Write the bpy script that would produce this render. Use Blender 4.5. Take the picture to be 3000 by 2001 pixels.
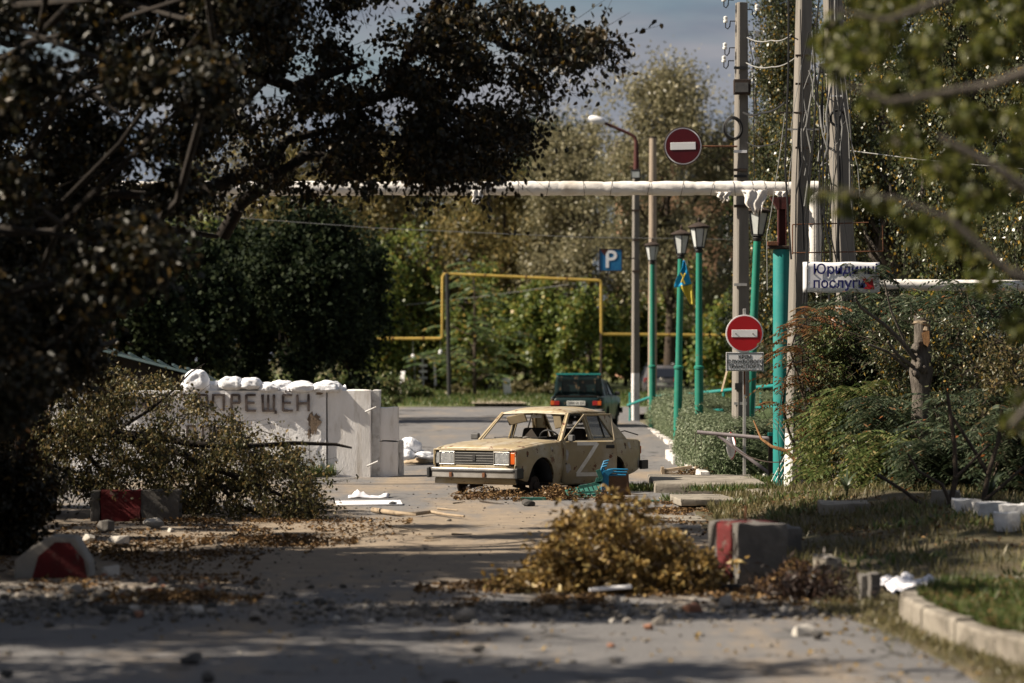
import bpy, bmesh, math, random
import numpy as np
from mathutils import Vector, Matrix, noise
for o in list(bpy.data.objects): bpy.data.objects.remove(o)
S = bpy.context.scene
COL = S.collection
R = math.radians
# ------------------------------------------------------------------ camera
F = 8333.0; HY = 1065.0; CZ = 2.05          # focal length and horizon row in photo pixels, eye height
cam = bpy.data.objects.new('camera', bpy.data.cameras.new('camera')); COL.objects.link(cam)
cam.location = (0, 0, CZ); cam.rotation_euler = (R(90), 0, 0)
cam.data.lens = 100; cam.data.sensor_width = 36; cam.data.shift_y = 0.0215
cam.data.clip_start = 0.5; cam.data.clip_end = 3000
cam.data.dof.use_dof = True; cam.data.dof.focus_distance = 45.5; cam.data.dof.aperture_fstop = 1.5
S.camera = cam
# ------------------------------------------------------------------ light
SUN_EL, SUN_BACK = 40.0, -7.5               # the sun stands to the left, grazing the faces turned to the camera
sdir = Vector((-math.cos(R(SUN_EL))*math.cos(R(SUN_BACK)), math.cos(R(SUN_EL))*math.sin(R(SUN_BACK)), math.sin(R(SUN_EL))))
sun = bpy.data.objects.new('sun', bpy.data.lights.new('sun', 'SUN')); COL.objects.link(sun)
sun.data.energy = 5.0; sun.data.angle = R(0.53); sun.data.color = (1.0, 0.88, 0.72)
sun.rotation_euler = sdir.to_track_quat('Z', 'Y').to_euler(); sun.location = (-40, 20, 40)
W = bpy.data.worlds.new('World'); S.world = W; W.use_nodes = True
nt = W.node_tree; nt.nodes.clear()
def wn(t): return nt.nodes.new(t)
out = wn('ShaderNodeOutputWorld'); bg = wn('ShaderNodeBackground'); sky = wn('ShaderNodeTexSky')
sky.sky_type = 'NISHITA'; sky.sun_disc = False; sky.sun_elevation = R(SUN_EL)
sky.sun_rotation = math.atan2(sdir.x, sdir.y)
sky.air_density = 1.3; sky.dust_density = 1.5
tc = wn('ShaderNodeTexCoord'); mp = wn('ShaderNodeMapping'); mp.inputs['Scale'].default_value = (5, 5, 24)
mp.inputs['Location'].default_value = (0.35, 0.2, -0.1)
nz = wn('ShaderNodeTexNoise'); nz.inputs['Scale'].default_value = 1.5; nz.inputs['Detail'].default_value = 6; nz.inputs['Roughness'].default_value = .55
rp = wn('ShaderNodeValToRGB'); rp.color_ramp.elements[0].position = .33; rp.color_ramp.elements[1].position = .50
rp.color_ramp.elements[0].color = (.25, .25, .25, 1); rp.color_ramp.elements[1].color = (.97, .97, .97, 1)
nz2 = wn('ShaderNodeTexNoise'); nz2.inputs['Scale'].default_value = 2.6; nz2.inputs['Detail'].default_value = 5
rp2 = wn('ShaderNodeValToRGB'); rp2.color_ramp.elements[0].position = .3; rp2.color_ramp.elements[1].position = .7
rp2.color_ramp.elements[0].color = (1.00, 1.26, 1.66, 1); rp2.color_ramp.elements[1].color = (2.35, 2.28, 2.42, 1)
mx = wn('ShaderNodeMix'); mx.data_type = 'RGBA'
tint = wn('ShaderNodeMix'); tint.data_type = 'RGBA'; tint.blend_type = 'MULTIPLY'; tint.inputs[0].default_value = 1
tint.inputs[7].default_value = (.42, .46, .52, 1)
L = nt.links.new
L(tc.outputs['Generated'], mp.inputs[0]); L(mp.outputs[0], nz.inputs[0]); L(mp.outputs[0], nz2.inputs[0])
L(nz.outputs[0], rp.inputs[0]); L(nz2.outputs[0], rp2.inputs[0])
L(sky.outputs[0], tint.inputs[6])
L(rp.outputs[0], mx.inputs[0]); L(tint.outputs[2], mx.inputs[6]); L(rp2.outputs[0], mx.inputs[7])
L(mx.outputs[2], bg.inputs[0]); bg.inputs[1].default_value = 0.075; L(bg.outputs[0], out.inputs[0])
S.view_settings.view_transform = 'Standard'; S.view_settings.look = 'None'; S.view_settings.gamma = 1
S.view_settings.use_curve_mapping = False; S.view_settings.exposure = 1.12
S.render.film_transparent = False
S.cycles.use_denoising = True; S.cycles.max_bounces = 6; S.cycles.transparent_max_bounces = 6

# ------------------------------------------------------------------ helpers
def P(px, py, Y): return Vector(((px-1500)/F*Y, Y, CZ-(py-HY)/F*Y))      # photo pixel at distance Y
def G(px, py):
    Y = CZ*F/(py-HY); return Vector(((px-1500)/F*Y, Y, 0))               # photo pixel on the ground
def mat(name, c1, c2=None, scale=6, rough=.8, bump=0., bscale=40, metal=0., spec=.3, c3=None, t3=(.58, .64), s3=3, stretch=None, trans=0, coords='Object', c4=None, t4=(.6, .66), s4=9):
    m = bpy.data.materials.new(name); m.use_nodes = True; t = m.node_tree; b = t.nodes['Principled BSDF']; N = t.nodes.new; K = t.links.new
    b.inputs['Roughness'].default_value = rough; b.inputs['Metallic'].default_value = metal; b.inputs['Specular IOR Level'].default_value = spec
    c = N('ShaderNodeTexCoord'); v = c.outputs[coords]
    if stretch:
        q = N('ShaderNodeMapping'); q.inputs['Scale'].default_value = stretch; K(v, q.inputs[0]); v = q.outputs[0]
    def nf(s, d=6, r=.6):
        n = N('ShaderNodeTexNoise'); n.inputs['Scale'].default_value = s; n.inputs['Detail'].default_value = d; n.inputs['Roughness'].default_value = r; K(v, n.inputs[0]); return n.outputs[0]
    def rampf(x, a, bb):
        r = N('ShaderNodeMapRange'); r.inputs[1].default_value = a; r.inputs[2].default_value = bb; K(x, r.inputs[0]); return r.outputs[0]
    def mixc(f, A, B):
        x = N('ShaderNodeMix'); x.data_type = 'RGBA'; K(f, x.inputs[0])
        if isinstance(A, tuple): x.inputs[6].default_value = (*A, 1)
        else: K(A, x.inputs[6])
        if isinstance(B, tuple): x.inputs[7].default_value = (*B, 1)
        else: K(B, x.inputs[7])
        return x.outputs[2]
    colr = c1
    if c2: colr = mixc(rampf(nf(scale), .32, .68), c1, c2)
    if c3: colr = mixc(rampf(nf(s3), *t3), colr, c3)
    if c4: colr = mixc(rampf(nf(s4), *t4), colr, c4)
    if isinstance(colr, tuple): b.inputs['Base Color'].default_value = (*colr, 1)
    else: K(colr, b.inputs['Base Color'])
    if bump:
        bp = N('ShaderNodeBump'); bp.inputs['Strength'].default_value = bump; bp.inputs['Distance'].default_value = .02; K(nf(bscale, 8, .65), bp.inputs['Height']); K(bp.outputs[0], b.inputs['Normal'])
    return m
def leafmat(name, stops, trans=.35, rough=.45, spec=.35):
    m = bpy.data.materials.new(name); m.use_nodes = True; t = m.node_tree; N = t.nodes.new; K = t.links.new
    b = t.nodes['Principled BSDF']; o = t.nodes['Material Output']
    g = N('ShaderNodeNewGeometry'); r = N('ShaderNodeValToRGB'); cr = r.color_ramp
    cr.elements[0].position = stops[0][0]; cr.elements[0].color = (*stops[0][1], 1)
    cr.elements[1].position = stops[-1][0]; cr.elements[1].color = (*stops[-1][1], 1)
    for p, c in stops[1:-1]: e = cr.elements.new(p); e.color = (*c, 1)
    K(g.outputs['Random Per Island'], r.inputs[0]); K(r.outputs[0], b.inputs['Base Color'])
    b.inputs['Roughness'].default_value = rough; b.inputs['Specular IOR Level'].default_value = spec
    tr = N('ShaderNodeBsdfTranslucent'); K(r.outputs[0], tr.inputs[0])
    x = N('ShaderNodeMixShader'); x.inputs[0].default_value = trans; K(b.outputs[0], x.inputs[1]); K(tr.outputs[0], x.inputs[2]); K(x.outputs[0], o.inputs[0])
    return m
def glassmat(name, col=(.5, .55, .55), alpha=.35, rough=.06):
    m = bpy.data.materials.new(name); m.use_nodes = True; t = m.node_tree; N = t.nodes.new; K = t.links.new
    o = t.nodes['Material Output']; b = t.nodes['Principled BSDF']
    b.inputs['Base Color'].default_value = (*col, 1); b.inputs['Roughness'].default_value = rough; b.inputs['Specular IOR Level'].default_value = .6
    tr = N('ShaderNodeBsdfTransparent'); tr.inputs[0].default_value = (.75, .78, .78, 1)
    x = N('ShaderNodeMixShader'); x.inputs[0].default_value = alpha; K(tr.outputs[0], x.inputs[1]); K(b.outputs[0], x.inputs[2]); K(x.outputs[0], o.inputs[0])
    return m

def tagp(o, label=None, cat=None, group=None, kind=None):
    if label: o['label'] = label
    if cat: o['category'] = cat
    if group: o['group'] = group
    if kind: o['kind'] = kind
    return o
def thing(name, label, cat, loc=(0, 0, 0), rz=0, group=None, rot=None):
    o = bpy.data.objects.new(name, None); COL.objects.link(o); o.location = loc
    o.rotation_euler = rot if rot else (0, 0, rz); o.empty_display_size = .1
    return tagp(o, label, cat, group)
def wloc(o):
    v = Vector((0, 0, 0))
    while o is not None: v += Vector(o.location); o = o.parent
    return v
class MB:
    def __init__(s): s.v = []; s.f = []
    def add(s, vs, fs):
        b = len(s.v); s.v += [tuple(x) for x in vs]; s.f += [tuple(i+b for i in f) for f in fs]; return s
    def box(s, c, d, rot=None, taper=1.0):
        hx, hy, hz = d[0]/2, d[1]/2, d[2]/2
        vs = [Vector((x*(taper if z > 0 else 1), y*(taper if z > 0 else 1), z)) for z in (-hz, hz) for x, y in ((-hx, -hy), (hx, -hy), (hx, hy), (-hx, hy))]
        if rot is not None:
            M = rot if isinstance(rot, Matrix) else Matrix.Rotation(rot, 3, 'Z'); vs = [M @ q for q in vs]
        vs = [q+Vector(c) for q in vs]
        return s.add(vs, [(3, 2, 1, 0), (4, 5, 6, 7), (0, 1, 5, 4), (1, 2, 6, 5), (2, 3, 7, 6), (3, 0, 4, 7)])
    def bar(s, a, b, w, h=None, up=(0, 0, 1)):
        a = Vector(a); b = Vector(b); h = h or w; d = (b-a); l = d.length; d.normalize(); u = Vector(up)
        if abs(d.dot(u)) > .98: u = Vector((0, 1, 0))
        x = d.cross(u).normalized(); z = x.cross(d); M = Matrix((x, d, z)).transposed()
        return s.box((a+b)/2, (w, l, h), M)
    def tube(s, pts, r, n=8, cap=True):
        pts = [Vector(p) for p in pts]; k = len(pts); rs = r if isinstance(r, (list, tuple)) else [r]*k
        b = len(s.v); prev = None
        for i, p in enumerate(pts):
            t = (pts[min(i+1, k-1)]-pts[max(i-1, 0)])
            if t.length < 1e-9: t = Vector((0, 0, 1))
            t.normalize()
            if prev is None: u = t.orthogonal().normalized()
            else:
                u = prev-t*prev.dot(t)
                u = u.normalized() if u.length > 1e-6 else t.orthogonal().normalized()
            prev = u; w = t.cross(u)
            for j in range(n):
                a = 2*math.pi*j/n; s.v.append(tuple(p+(u*math.cos(a)+w*math.sin(a))*rs[i]))
        for i in range(k-1):
            for j in range(n):
                a = b+i*n+j; c = b+i*n+(j+1) % n; s.f.append((a, c, c+n, a+n))
        if cap: s.f.append(tuple(b+j for j in reversed(range(n)))); s.f.append(tuple(b+(k-1)*n+j for j in range(n)))
        return s
    def lathe(s, prof, c=(0, 0, 0), n=16, M=None):
        b = len(s.v); c = Vector(c); k = len(prof)
        for r, z in prof:
            for j in range(n):
                a = 2*math.pi*j/n; q = Vector((r*math.cos(a), r*math.sin(a), z)); q = M @ q if M is not None else q; s.v.append(tuple(q+c))
        for i in range(k-1):
            for j in range(n): a = b+i*n+j; d = b+i*n+(j+1) % n; s.f.append((a, d, d+n, a+n))
        s.f.append(tuple(b+j for j in reversed(range(n)))); s.f.append(tuple(b+(k-1)*n+j for j in range(n)))
        return s
    def prism(s, poly, fn0, fn1):
        n = len(poly); b = len(s.v); s.v += [tuple(fn0(*p)) for p in poly]; s.v += [tuple(fn1(*p)) for p in poly]
        s.f.append(tuple(b+i for i in range(n))); s.f.append(tuple(b+n+i for i in reversed(range(n))))
        for i in range(n): j = (i+1) % n; s.f.append((b+i, b+n+i, b+n+j, b+j))
        return s
    def grid(s, rows):
        b = len(s.v); m = len(rows[0])
        for r in rows: s.v += [tuple(p) for p in r]
        for i in range(len(rows)-1):
            for j in range(m-1): a = b+i*m+j; s.f.append((a, a+1, a+m+1, a+m))
        return s
    def loft(s, secs, cap=True):
        b = len(s.v); n = len(secs[0])
        for r in secs: s.v += [tuple(p) for p in r]
        for i in range(len(secs)-1):
            for j in range(n): a = b+i*n+j; c = b+i*n+(j+1) % n; s.f.append((a, c, c+n, a+n))
        if cap: s.f.append(tuple(b+j for j in reversed(range(n)))); s.f.append(tuple(b+(len(secs)-1)*n+j for j in range(n)))
        return s
    def build(s, name, m, parent=None, world=True, smooth=None, bevel=0, seg=2, solid=0, off=-1, fix=True, kind=None, sub=0):
        me = bpy.data.meshes.new(name); vs = s.v
        if parent is not None and world:
            q = wloc(parent); vs = [(x[0]-q.x, x[1]-q.y, x[2]-q.z) for x in s.v]
        me.from_pydata(vs, [], s.f)
        if fix:
            bm = bmesh.new(); bm.from_mesh(me); bmesh.ops.recalc_face_normals(bm, faces=bm.faces[:]); bm.to_mesh(me); bm.free()
        me.materials.append(m)
        if smooth is not None:
            me.polygons.foreach_set('use_smooth', [True]*len(me.polygons)); me.set_sharp_from_angle(angle=R(smooth))
        o = bpy.data.objects.new(name, me); COL.objects.link(o); o.parent = parent
        if solid: q = o.modifiers.new('thick', 'SOLIDIFY'); q.thickness = solid; q.offset = off
        if sub: q = o.modifiers.new('sub', 'SUBSURF'); q.levels = sub; q.render_levels = sub
        if bevel: q = o.modifiers.new('bevel', 'BEVEL'); q.width = bevel; q.segments = seg; q.limit_method = 'ANGLE'; q.angle_limit = R(35); q.use_clamp_overlap = True
        if kind: o['kind'] = kind
        return o
def mesh_np(name, V, Fc, m, parent=None, kind=None, smooth=False):
    """V (N,3) world floats, Fc (K,4) ints"""
    q = np.array(wloc(parent)) if parent is not None else np.zeros(3)
    V = (V-q).astype(np.float32); me = bpy.data.meshes.new(name); k = Fc.shape[1]
    me.vertices.add(len(V)); me.vertices.foreach_set('co', V.ravel())
    me.loops.add(Fc.size); me.loops.foreach_set('vertex_index', Fc.ravel().astype(np.int32))
    me.polygons.add(len(Fc)); me.polygons.foreach_set('loop_start', np.arange(0, Fc.size, k, dtype=np.int32))
    try: me.polygons.foreach_set('loop_total', np.full(len(Fc), k, dtype=np.int32))
    except Exception: pass
    if smooth: me.polygons.foreach_set('use_smooth', np.ones(len(Fc), dtype=bool))
    me.update(calc_edges=True); me.materials.append(m)
    o = bpy.data.objects.new(name, me); COL.objects.link(o); o.parent = parent
    if kind: o['kind'] = kind
    return o
def unit(a): return a/np.maximum(np.linalg.norm(a, axis=1, keepdims=True), 1e-9)
def leaves(name, pts, Lr, Wr, m, parent=None, seed=0, droop=.4, kind='stuff', oval=True, D=None, fold=.18, Nrm=None, up=0.):
    rng = np.random.default_rng(seed); pts = np.asarray(pts, float); n = len(pts)
    d = unit(rng.normal(size=(n, 3))+np.array([0, 0, -droop*1.6])) if D is None else unit(np.asarray(D, float))
    if Nrm is None: nn = rng.normal(size=(n, 3))+np.array([0, 0, up])
    else: nn = np.asarray(Nrm, float)+rng.normal(size=(n, 3))*.25
    nn = unit(nn-d*np.sum(nn*d, 1, keepdims=True)); sd = np.cross(d, nn)
    l = rng.uniform(*Lr, size=(n, 1)); w = rng.uniform(*Wr, size=(n, 1))
    if oval:
        V = np.stack([pts, pts+d*l*.30+sd*w*.5+nn*w*fold, pts+d*l*.68+sd*w*.36+nn*w*fold, pts+d*l-nn*w*.15,
                      pts+d*l*.68-sd*w*.36+nn*w*fold, pts+d*l*.30-sd*w*.5+nn*w*fold], 1).reshape(-1, 3)
        b = (np.arange(n)*6)[:, None]; Fc = np.concatenate([b+np.array([[0, 1, 2, 3]]), b+np.array([[0, 3, 4, 5]])], 0)
    else:
        V = np.stack([pts, pts+d*l*.5+sd*w*.5+nn*w*fold, pts+d*l, pts+d*l*.5-sd*w*.5+nn*w*fold], 1).reshape(-1, 3)
        Fc = (np.arange(n)*4)[:, None]+np.array([[0, 1, 2, 3]])
    return mesh_np(name, V, Fc, m, parent, kind)
def curve_path(a, b, bend=.12, k=6, rng=None, sag=0.):
    a = np.array(a, float); b = np.array(b, float); d = np.linalg.norm(b-a); rng = rng or np.random.default_rng(1)
    o1 = rng.normal(size=3)*d*bend; o2 = rng.normal(size=3)*d*bend*.5; out = []
    for i in range(k+1):
        t = i/k; p = a*(1-t)+b*t+o1*math.sin(math.pi*t)+o2*math.sin(2*math.pi*t); p[2] -= sag*d*4*t*(1-t)*.25; out.append(Vector(p))
    return out
def clump_pts(clumps, n, rng, ntwig=9, sp=.16, hang=0.):
    """twigs and leaf places in ellipsoid clumps [(c, (rx,ry,rz))]"""
    wts = np.array([(r[0]*r[1]*r[2])**.67 for c, r in clumps]); wts /= wts.sum(); pts = []; tw = []
    for (c, r), w in zip(clumps, wts):
        k = max(3, int(n*w)); c = np.array(c); r = np.array(r); nt_ = max(3, ntwig)
        e = unit(rng.normal(size=(nt_, 3)))*rng.uniform(.55, 1.05, size=(nt_, 1))*r
        e[:, 2] -= hang*rng.uniform(0, 1, nt_)*r[2]
        s = rng.normal(size=(nt_, 3))*.12*r
        for i in range(nt_): tw.append((c+s[i], c+e[i], float(r.mean())))
        idx = rng.integers(0, nt_, k); t = rng.uniform(.15, 1.08, size=(k, 1))
        p = c+s[idx]*(1-t)+e[idx]*t+rng.normal(size=(k, 3))*sp*r.mean()
        pts.append(p)
    return np.concatenate(pts), tw
def tree(name, label, base, trunk, clumps, n, leaf, lm, bm_, cat='tree', group=None, seed=1, r0=.2, oval=False, droop=.5, ntwig=8, sp=.16, twig=True, hang=0., limbr=.35, crown='crown', carve=0):
    """trunk: path points from base; each clump is reached by a limb from the trunk"""
    rng = np.random.default_rng(seed); t = thing(name, label, cat, base, group=group)
    mb = MB(); tp = [Vector(p) for p in trunk]; k = len(tp)
    rs = [r0*(1-.75*i/max(1, k-1)) for i in range(k)]; rs[0] *= 1.25
    mb.tube(tp, rs, 10)
    pts, tw = clump_pts(clumps, n, rng, ntwig, sp, hang)
    for c, r in clumps:
        c = Vector(c); best = min(range(k), key=lambda i: (tp[i]-c).length+max(0, tp[i].z-c.z+.3)*2)
        p0 = tp[best]; d = (c-p0).length; ra = min(rs[best]*.7, .012+d*.02*limbr/.35)
        mb.tube(curve_path(p0, c, .10, 5, rng), [ra*(1-.13*i) for i in range(6)], 6)
    if twig:
        for a, b, rr in tw: mb.tube(curve_path(a, b, .12, 2, rng), [.006+rr*.008, .004+rr*.005, .003], 4, cap=False)
    if carve:
        q = pts*np.array([1, 1, .8])/carve; pts = pts[np.array([noise.noise(Vector(p))+.5*noise.noise(Vector(p*2.7)) for p in q]) > -.14]
    mb.build('trunk', bm_, t, smooth=60)
    leaves(crown, pts, *leaf, lm, t, seed, droop, oval=oval)
    return t
def scatter_clumps(rng, c, r, k, cr, flat=.8, shell=.55):
    """k clumps of radius cr inside the ellipsoid (c, r)"""
    d = unit(rng.normal(size=(k, 3)))*rng.uniform(shell, 1, size=(k, 1)); out = []
    for q in d:
        s = rng.uniform(*cr); out.append((tuple(np.array(c)+q*np.array(r)), (s, s, s*flat)))
    return out
def rock(rng, c, s, sq=(1, 1, .7), subdiv=1, mb=None, rough=.22):
    bm = bmesh.new(); bmesh.ops.create_icosphere(bm, subdivisions=subdiv, radius=1); q = rng.uniform(-9, 9, 3)
    M = Matrix.Rotation(rng.uniform(0, 6.28), 3, 'Z') @ Matrix.Rotation(rng.normal()*.3, 3, 'X')
    for v in bm.verts:
        p = v.co.copy(); p = p*(1+rough*2*noise.noise(p*1.3+Vector(q)))
        m = max(abs(p.x), abs(p.y), abs(p.z)); p = p*(.55+.45/max(m, .5)*.8)
        v.co = M @ Vector((p.x*sq[0], p.y*sq[1], p.z*sq[2]))*s
    zmin = min(v.co.z for v in bm.verts); bm.verts.index_update()
    vs = [v.co+Vector(c)-Vector((0, 0, zmin*.8)) for v in bm.verts]; fs = [[v.index for v in f.verts] for f in bm.faces]; bm.free()
    mb = mb or MB(); mb.add(vs, fs); return mb
def chunk(rng, c, s, sq=(1, 1, .7), n=15):
    bm = bmesh.new(); q = unit(rng.normal(size=(n, 3)))*rng.uniform(.72, 1.0, size=(n, 1))
    a = rng.uniform(0, 6.28); M = Matrix.Rotation(a, 3, 'Z')
    for p in q: bm.verts.new(M @ Vector((p[0]*sq[0]*s, p[1]*sq[1]*s, p[2]*sq[2]*s)))
    bmesh.ops.convex_hull(bm, input=bm.verts[:], use_existing_faces=False)
    for v in [v for v in bm.verts if not v.link_faces]: bm.verts.remove(v)
    z = min(v.co.z for v in bm.verts); bm.verts.index_update(); mb = MB()
    mb.add([v.co+Vector(c)-Vector((0, 0, z*.8)) for v in bm.verts], [[v.index for v in f.verts] for f in bm.faces]); bm.free(); return mb
def rough_box(c, d, rng, rz=0, n=4, amp=.02, rot=None, chip=.0):
    """a subdivided box with worn, uneven faces"""
    bm = bmesh.new(); bmesh.ops.create_cube(bm, size=1); bmesh.ops.subdivide_edges(bm, edges=bm.edges[:], cuts=n, use_grid_fill=True)
    M = rot if rot is not None else Matrix.Rotation(rz, 3, 'Z'); q = Vector(rng.uniform(-9, 9, 3))
    for v in bm.verts:
        p = Vector((v.co.x*d[0], v.co.y*d[1], v.co.z*d[2])); e = sum(1 for k in v.co if abs(abs(k)-.5) < 1e-4)
        nv = noise.noise_vector(p*2.2/max(.3, max(d))*1.4+q)*amp+noise.noise_vector(p*9+q)*amp*.5
        if e >= 2: p *= 1-(.012+chip*abs(noise.noise(p*5+q)))
        v.co = M @ (p+nv)+Vector(c)
    bm.verts.index_update(); mb = MB(); mb.add([v.co for v in bm.verts], [[v.index for v in f.verts] for f in bm.faces]); bm.free(); return mb
def text_mb(body, size, loc, M=None, depth=.003, align='CENTER', bold=0., mb=None):
    cu = bpy.data.curves.new('txt', 'FONT'); cu.body = body; cu.size = size; cu.align_x = align; cu.align_y = 'CENTER'; cu.extrude = depth/2; cu.offset = bold
    cu.resolution_u = 3; cu.space_line = .86
    o = bpy.data.objects.new('txt', cu); COL.objects.link(o); dg = bpy.context.evaluated_depsgraph_get(); me = bpy.data.meshes.new_from_object(o.evaluated_get(dg))
    M = M if M is not None else Matrix.Rotation(R(90), 3, 'X'); mb = mb or MB()
    mb.add([M @ v.co+Vector(loc) for v in me.vertices], [tuple(p.vertices) for p in me.polygons])
    bpy.data.objects.remove(o); bpy.data.curves.remove(cu); bpy.data.meshes.remove(me); return mb
def single(mb, name, m, label, cat, loc, group=None, **kw):
    """a thing that is one mesh, its origin at loc"""
    o = mb.build(name, m, None, **kw); loc = Vector(loc)
    o.data.transform(Matrix.Translation(-loc)); o.location = loc
    return tagp(o, label, cat, group)
FRONT = Matrix.Rotation(R(90), 3, 'X')          # text plane facing the camera side (-Y)

# ------------------------------------------------------------------ materials
M_ = {}
M_['concrete'] = mat('concrete', (.30, .28, .25), (.20, .19, .175), 3, .9, .5, 30, c3=(.13, .12, .105), t3=(.6, .75), s3=2)
M_['old_concrete'] = mat('old_concrete', (.135, .125, .115), (.08, .075, .07), 5, .95, .9, 18, c3=(.09, .085, .08), t3=(.58, .7), s3=3)
M_['pole'] = mat('pole_concrete', (.205, .188, .168), (.145, .133, .118), 2.2, .9, .35, 40, c3=(.11, .10, .09), t3=(.62, .72), s3=1.4, stretch=(4, 4, .5))
M_['white_paint'] = mat('white_paint', (.80, .785, .78), (.68, .665, .65), 2.5, .75, .35, 26, c3=(.42, .38, .33), t3=(.56, .78), s3=2.6, stretch=(2.2, 2.2, .5))
M_['white_rough'] = mat('white_rough', (.82, .82, .83), (.70, .69, .69), 4, .85, .9, 14, c3=(.42, .38, .33), t3=(.58, .74), s3=2.3, c4=(.30, .25, .20), t4=(.66, .70), s4=7)
M_['white_wash'] = mat('white_wash', (.62, .62, .62), (.42, .41, .40), 6, .85, .5, 30, c3=(.26, .24, .22), t3=(.58, .7), s3=5)
M_['letter'] = mat('letter_paint', (.040, .028, .026), (.11, .09, .085), 9, .8)
M_['brown_plaster'] = mat('bare_mortar', (.19, .14, .10), (.13, .10, .075), 14, .95, .6, 40)
M_['sandbag'] = mat('sandbag_weave', (.74, .75, .78), (.60, .61, .65), 7, .8, 1.0, 9, c3=(.42, .38, .33), t3=(.56, .8), s3=4)
M_['wrap'] = mat('pipe_wrap', (.70, .68, .66), (.60, .57, .53), 1.2, .65, .7, 5, c3=(.38, .32, .25), t3=(.56, .8), s3=1.6)
M_['teal'] = mat('teal_paint', (.010, .185, .170), (.008, .145, .135), 2, .65, .12, 20, c3=(.06, .20, .18), t3=(.52, .75), s3=1.5, c4=(.09, .06, .04), t4=(.70, .73), s4=6)
M_['green_post'] = mat('green_post_paint', (.010, .175, .115), (.012, .135, .10), 3, .6, .1, 20, c3=(.06, .19, .14), t3=(.55, .75), s3=1.6, c4=(.10, .06, .035), t4=(.69, .72), s4=7)
M_['maroon'] = mat('maroon_primer', (.075, .016, .014), (.045, .014, .012), 5, .7, .2, 30)
M_['rust'] = mat('rust', (.16, .065, .03), (.07, .035, .022), 14, .9, .5, 50)
M_['dark_rust'] = mat('dark_rusty_iron', (.05, .032, .024), (.022, .017, .014), 12, .85, .4, 40)
M_['red_sign'] = mat('sign_red', (.40, .012, .018), (.33, .012, .016), 3, .35)
M_['dark_red'] = mat('sign_faded_red', (.085, .006, .010), (.065, .005, .008), 3, .3)
M_['sign_white'] = mat('sign_white', (.78, .78, .80), (.70, .70, .72), 3, .4)
M_['ink'] = mat('sign_ink', (.012, .012, .012), rough=.5)
M_['navy'] = mat('sign_navy', (.012, .014, .11), rough=.5)
M_['sign_blue'] = mat('sign_blue', (.012, .10, .26), (.02, .16, .33), 4, .45, c3=(.10, .03, .02), t3=(.64, .7), s3=4)
M_['steel'] = mat('galvanised_steel', (.42, .42, .41), (.32, .31, .30), 6, .5, .1, 30, metal=.3)
M_['grey_pipe'] = mat('grey_purple_paint', (.20, .175, .185), (.14, .12, .125), 5, .6, .15, 30)
M_['black'] = mat('black_plastic', (.018, .018, .019), (.026, .026, .026), 8, .55)
M_['cable'] = mat('cable_black', (.016, .016, .017), rough=.6)
M_['cable_grey'] = mat('cable_grey', (.30, .30, .29), (.2, .2, .2), 8, rough=.6)
M_['porcelain'] = mat('porcelain', (.70, .69, .66), rough=.25, spec=.5)
M_['yellow'] = mat('gas_pipe_yellow', (.44, .30, .065), (.33, .225, .055), 1.5, .7, c3=(.16, .09, .04), t3=(.64, .72), s3=1.1)
M_['lamp_glass'] = mat('frosted_lamp_glass', (.50, .52, .51), (.40, .42, .42), 5, .35, spec=.5)
M_['lamp_white'] = mat('lamp_enamel', (.72, .72, .74), rough=.4)
M_['flag_blue'] = mat('flag_blue', (.006, .30, .60), (.006, .25, .52), 5, .7)
M_['flag_yellow'] = mat('flag_yellow', (.52, .42, .05), (.45, .36, .05), 5, .7)
M_['bark'] = mat('bark', (.070, .052, .038), (.028, .022, .017), 9, .95, 1.0, 14, stretch=(3, 3, .6))
M_['grey_bark'] = mat('grey_bark', (.15, .13, .11), (.055, .047, .040), 9, .95, 1.2, 18, stretch=(4, 4, .7))
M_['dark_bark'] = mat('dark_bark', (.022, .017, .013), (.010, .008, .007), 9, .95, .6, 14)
M_['torn'] = mat('torn_wood', (.36, .20, .09), (.20, .10, .045), 10, .9, .8, 20, stretch=(5, 5, .6))
M_['dry_wood'] = mat('dry_wood', (.34, .27, .19), (.22, .17, .12), 8, .9, .5, 30, stretch=(1, 1, 1))
M_['brown_wood'] = mat('brown_plywood', (.16, .085, .045), (.10, .055, .03), 4, .7, .2, 30, stretch=(1, 1, 3))
M_['slat'] = mat('worn_green_slat', (.012, .075, .06), (.022, .11, .088), 8, .7, .2, 40, c3=(.22, .20, .16), t3=(.63, .72), s3=9)
M_['bench_blue'] = mat('bench_blue', (.010, .14, .27), (.01, .10, .20), 6, .45)
M_['red_paint'] = mat('red_kerb_paint', (.12, .012, .014), (.075, .012, .012), 6, .9, .8, 24, c3=(.115, .075, .065), t3=(.60, .66), s3=7, c4=(.04, .025, .02), t4=(.60, .68), s4=4)
M_['kerb'] = mat('kerb_concrete', (.26, .235, .195), (.18, .16, .135), 3, .9, .7, 20, c3=(.10, .088, .07), t3=(.52, .70), s3=2.4, c4=(.06, .055, .045), t4=(.62, .66), s4=8)
M_['kerb_white'] = mat('kerb_whitewash', (.62, .60, .58), (.42, .39, .36), 7, .9, .6, 26, c3=(.22, .19, .15), t3=(.62, .7), s3=6)
M_['stone'] = mat('rubble_stone', (.27, .24, .205), (.16, .145, .13), 5, .95, .5, 24)
M_['pale_stone'] = mat('pale_rubble', (.46, .43, .39), (.32, .30, .27), 5, .95, .5, 24)
M_['dark_stone'] = mat('dark_rubble', (.07, .066, .062), (.04, .038, .036), 5, .95, .5, 24)
M_['brick'] = mat('brick_red', (.27, .13, .08), (.20, .10, .065), 8, .95, .5, 30)
M_['cloth'] = mat('white_cloth', (.75, .74, .78), (.62, .62, .66), 6, .8, .3, 20)
M_['peach'] = mat('peach_plaster', (.50, .29, .18), (.43, .25, .16), 1, .9)
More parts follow.
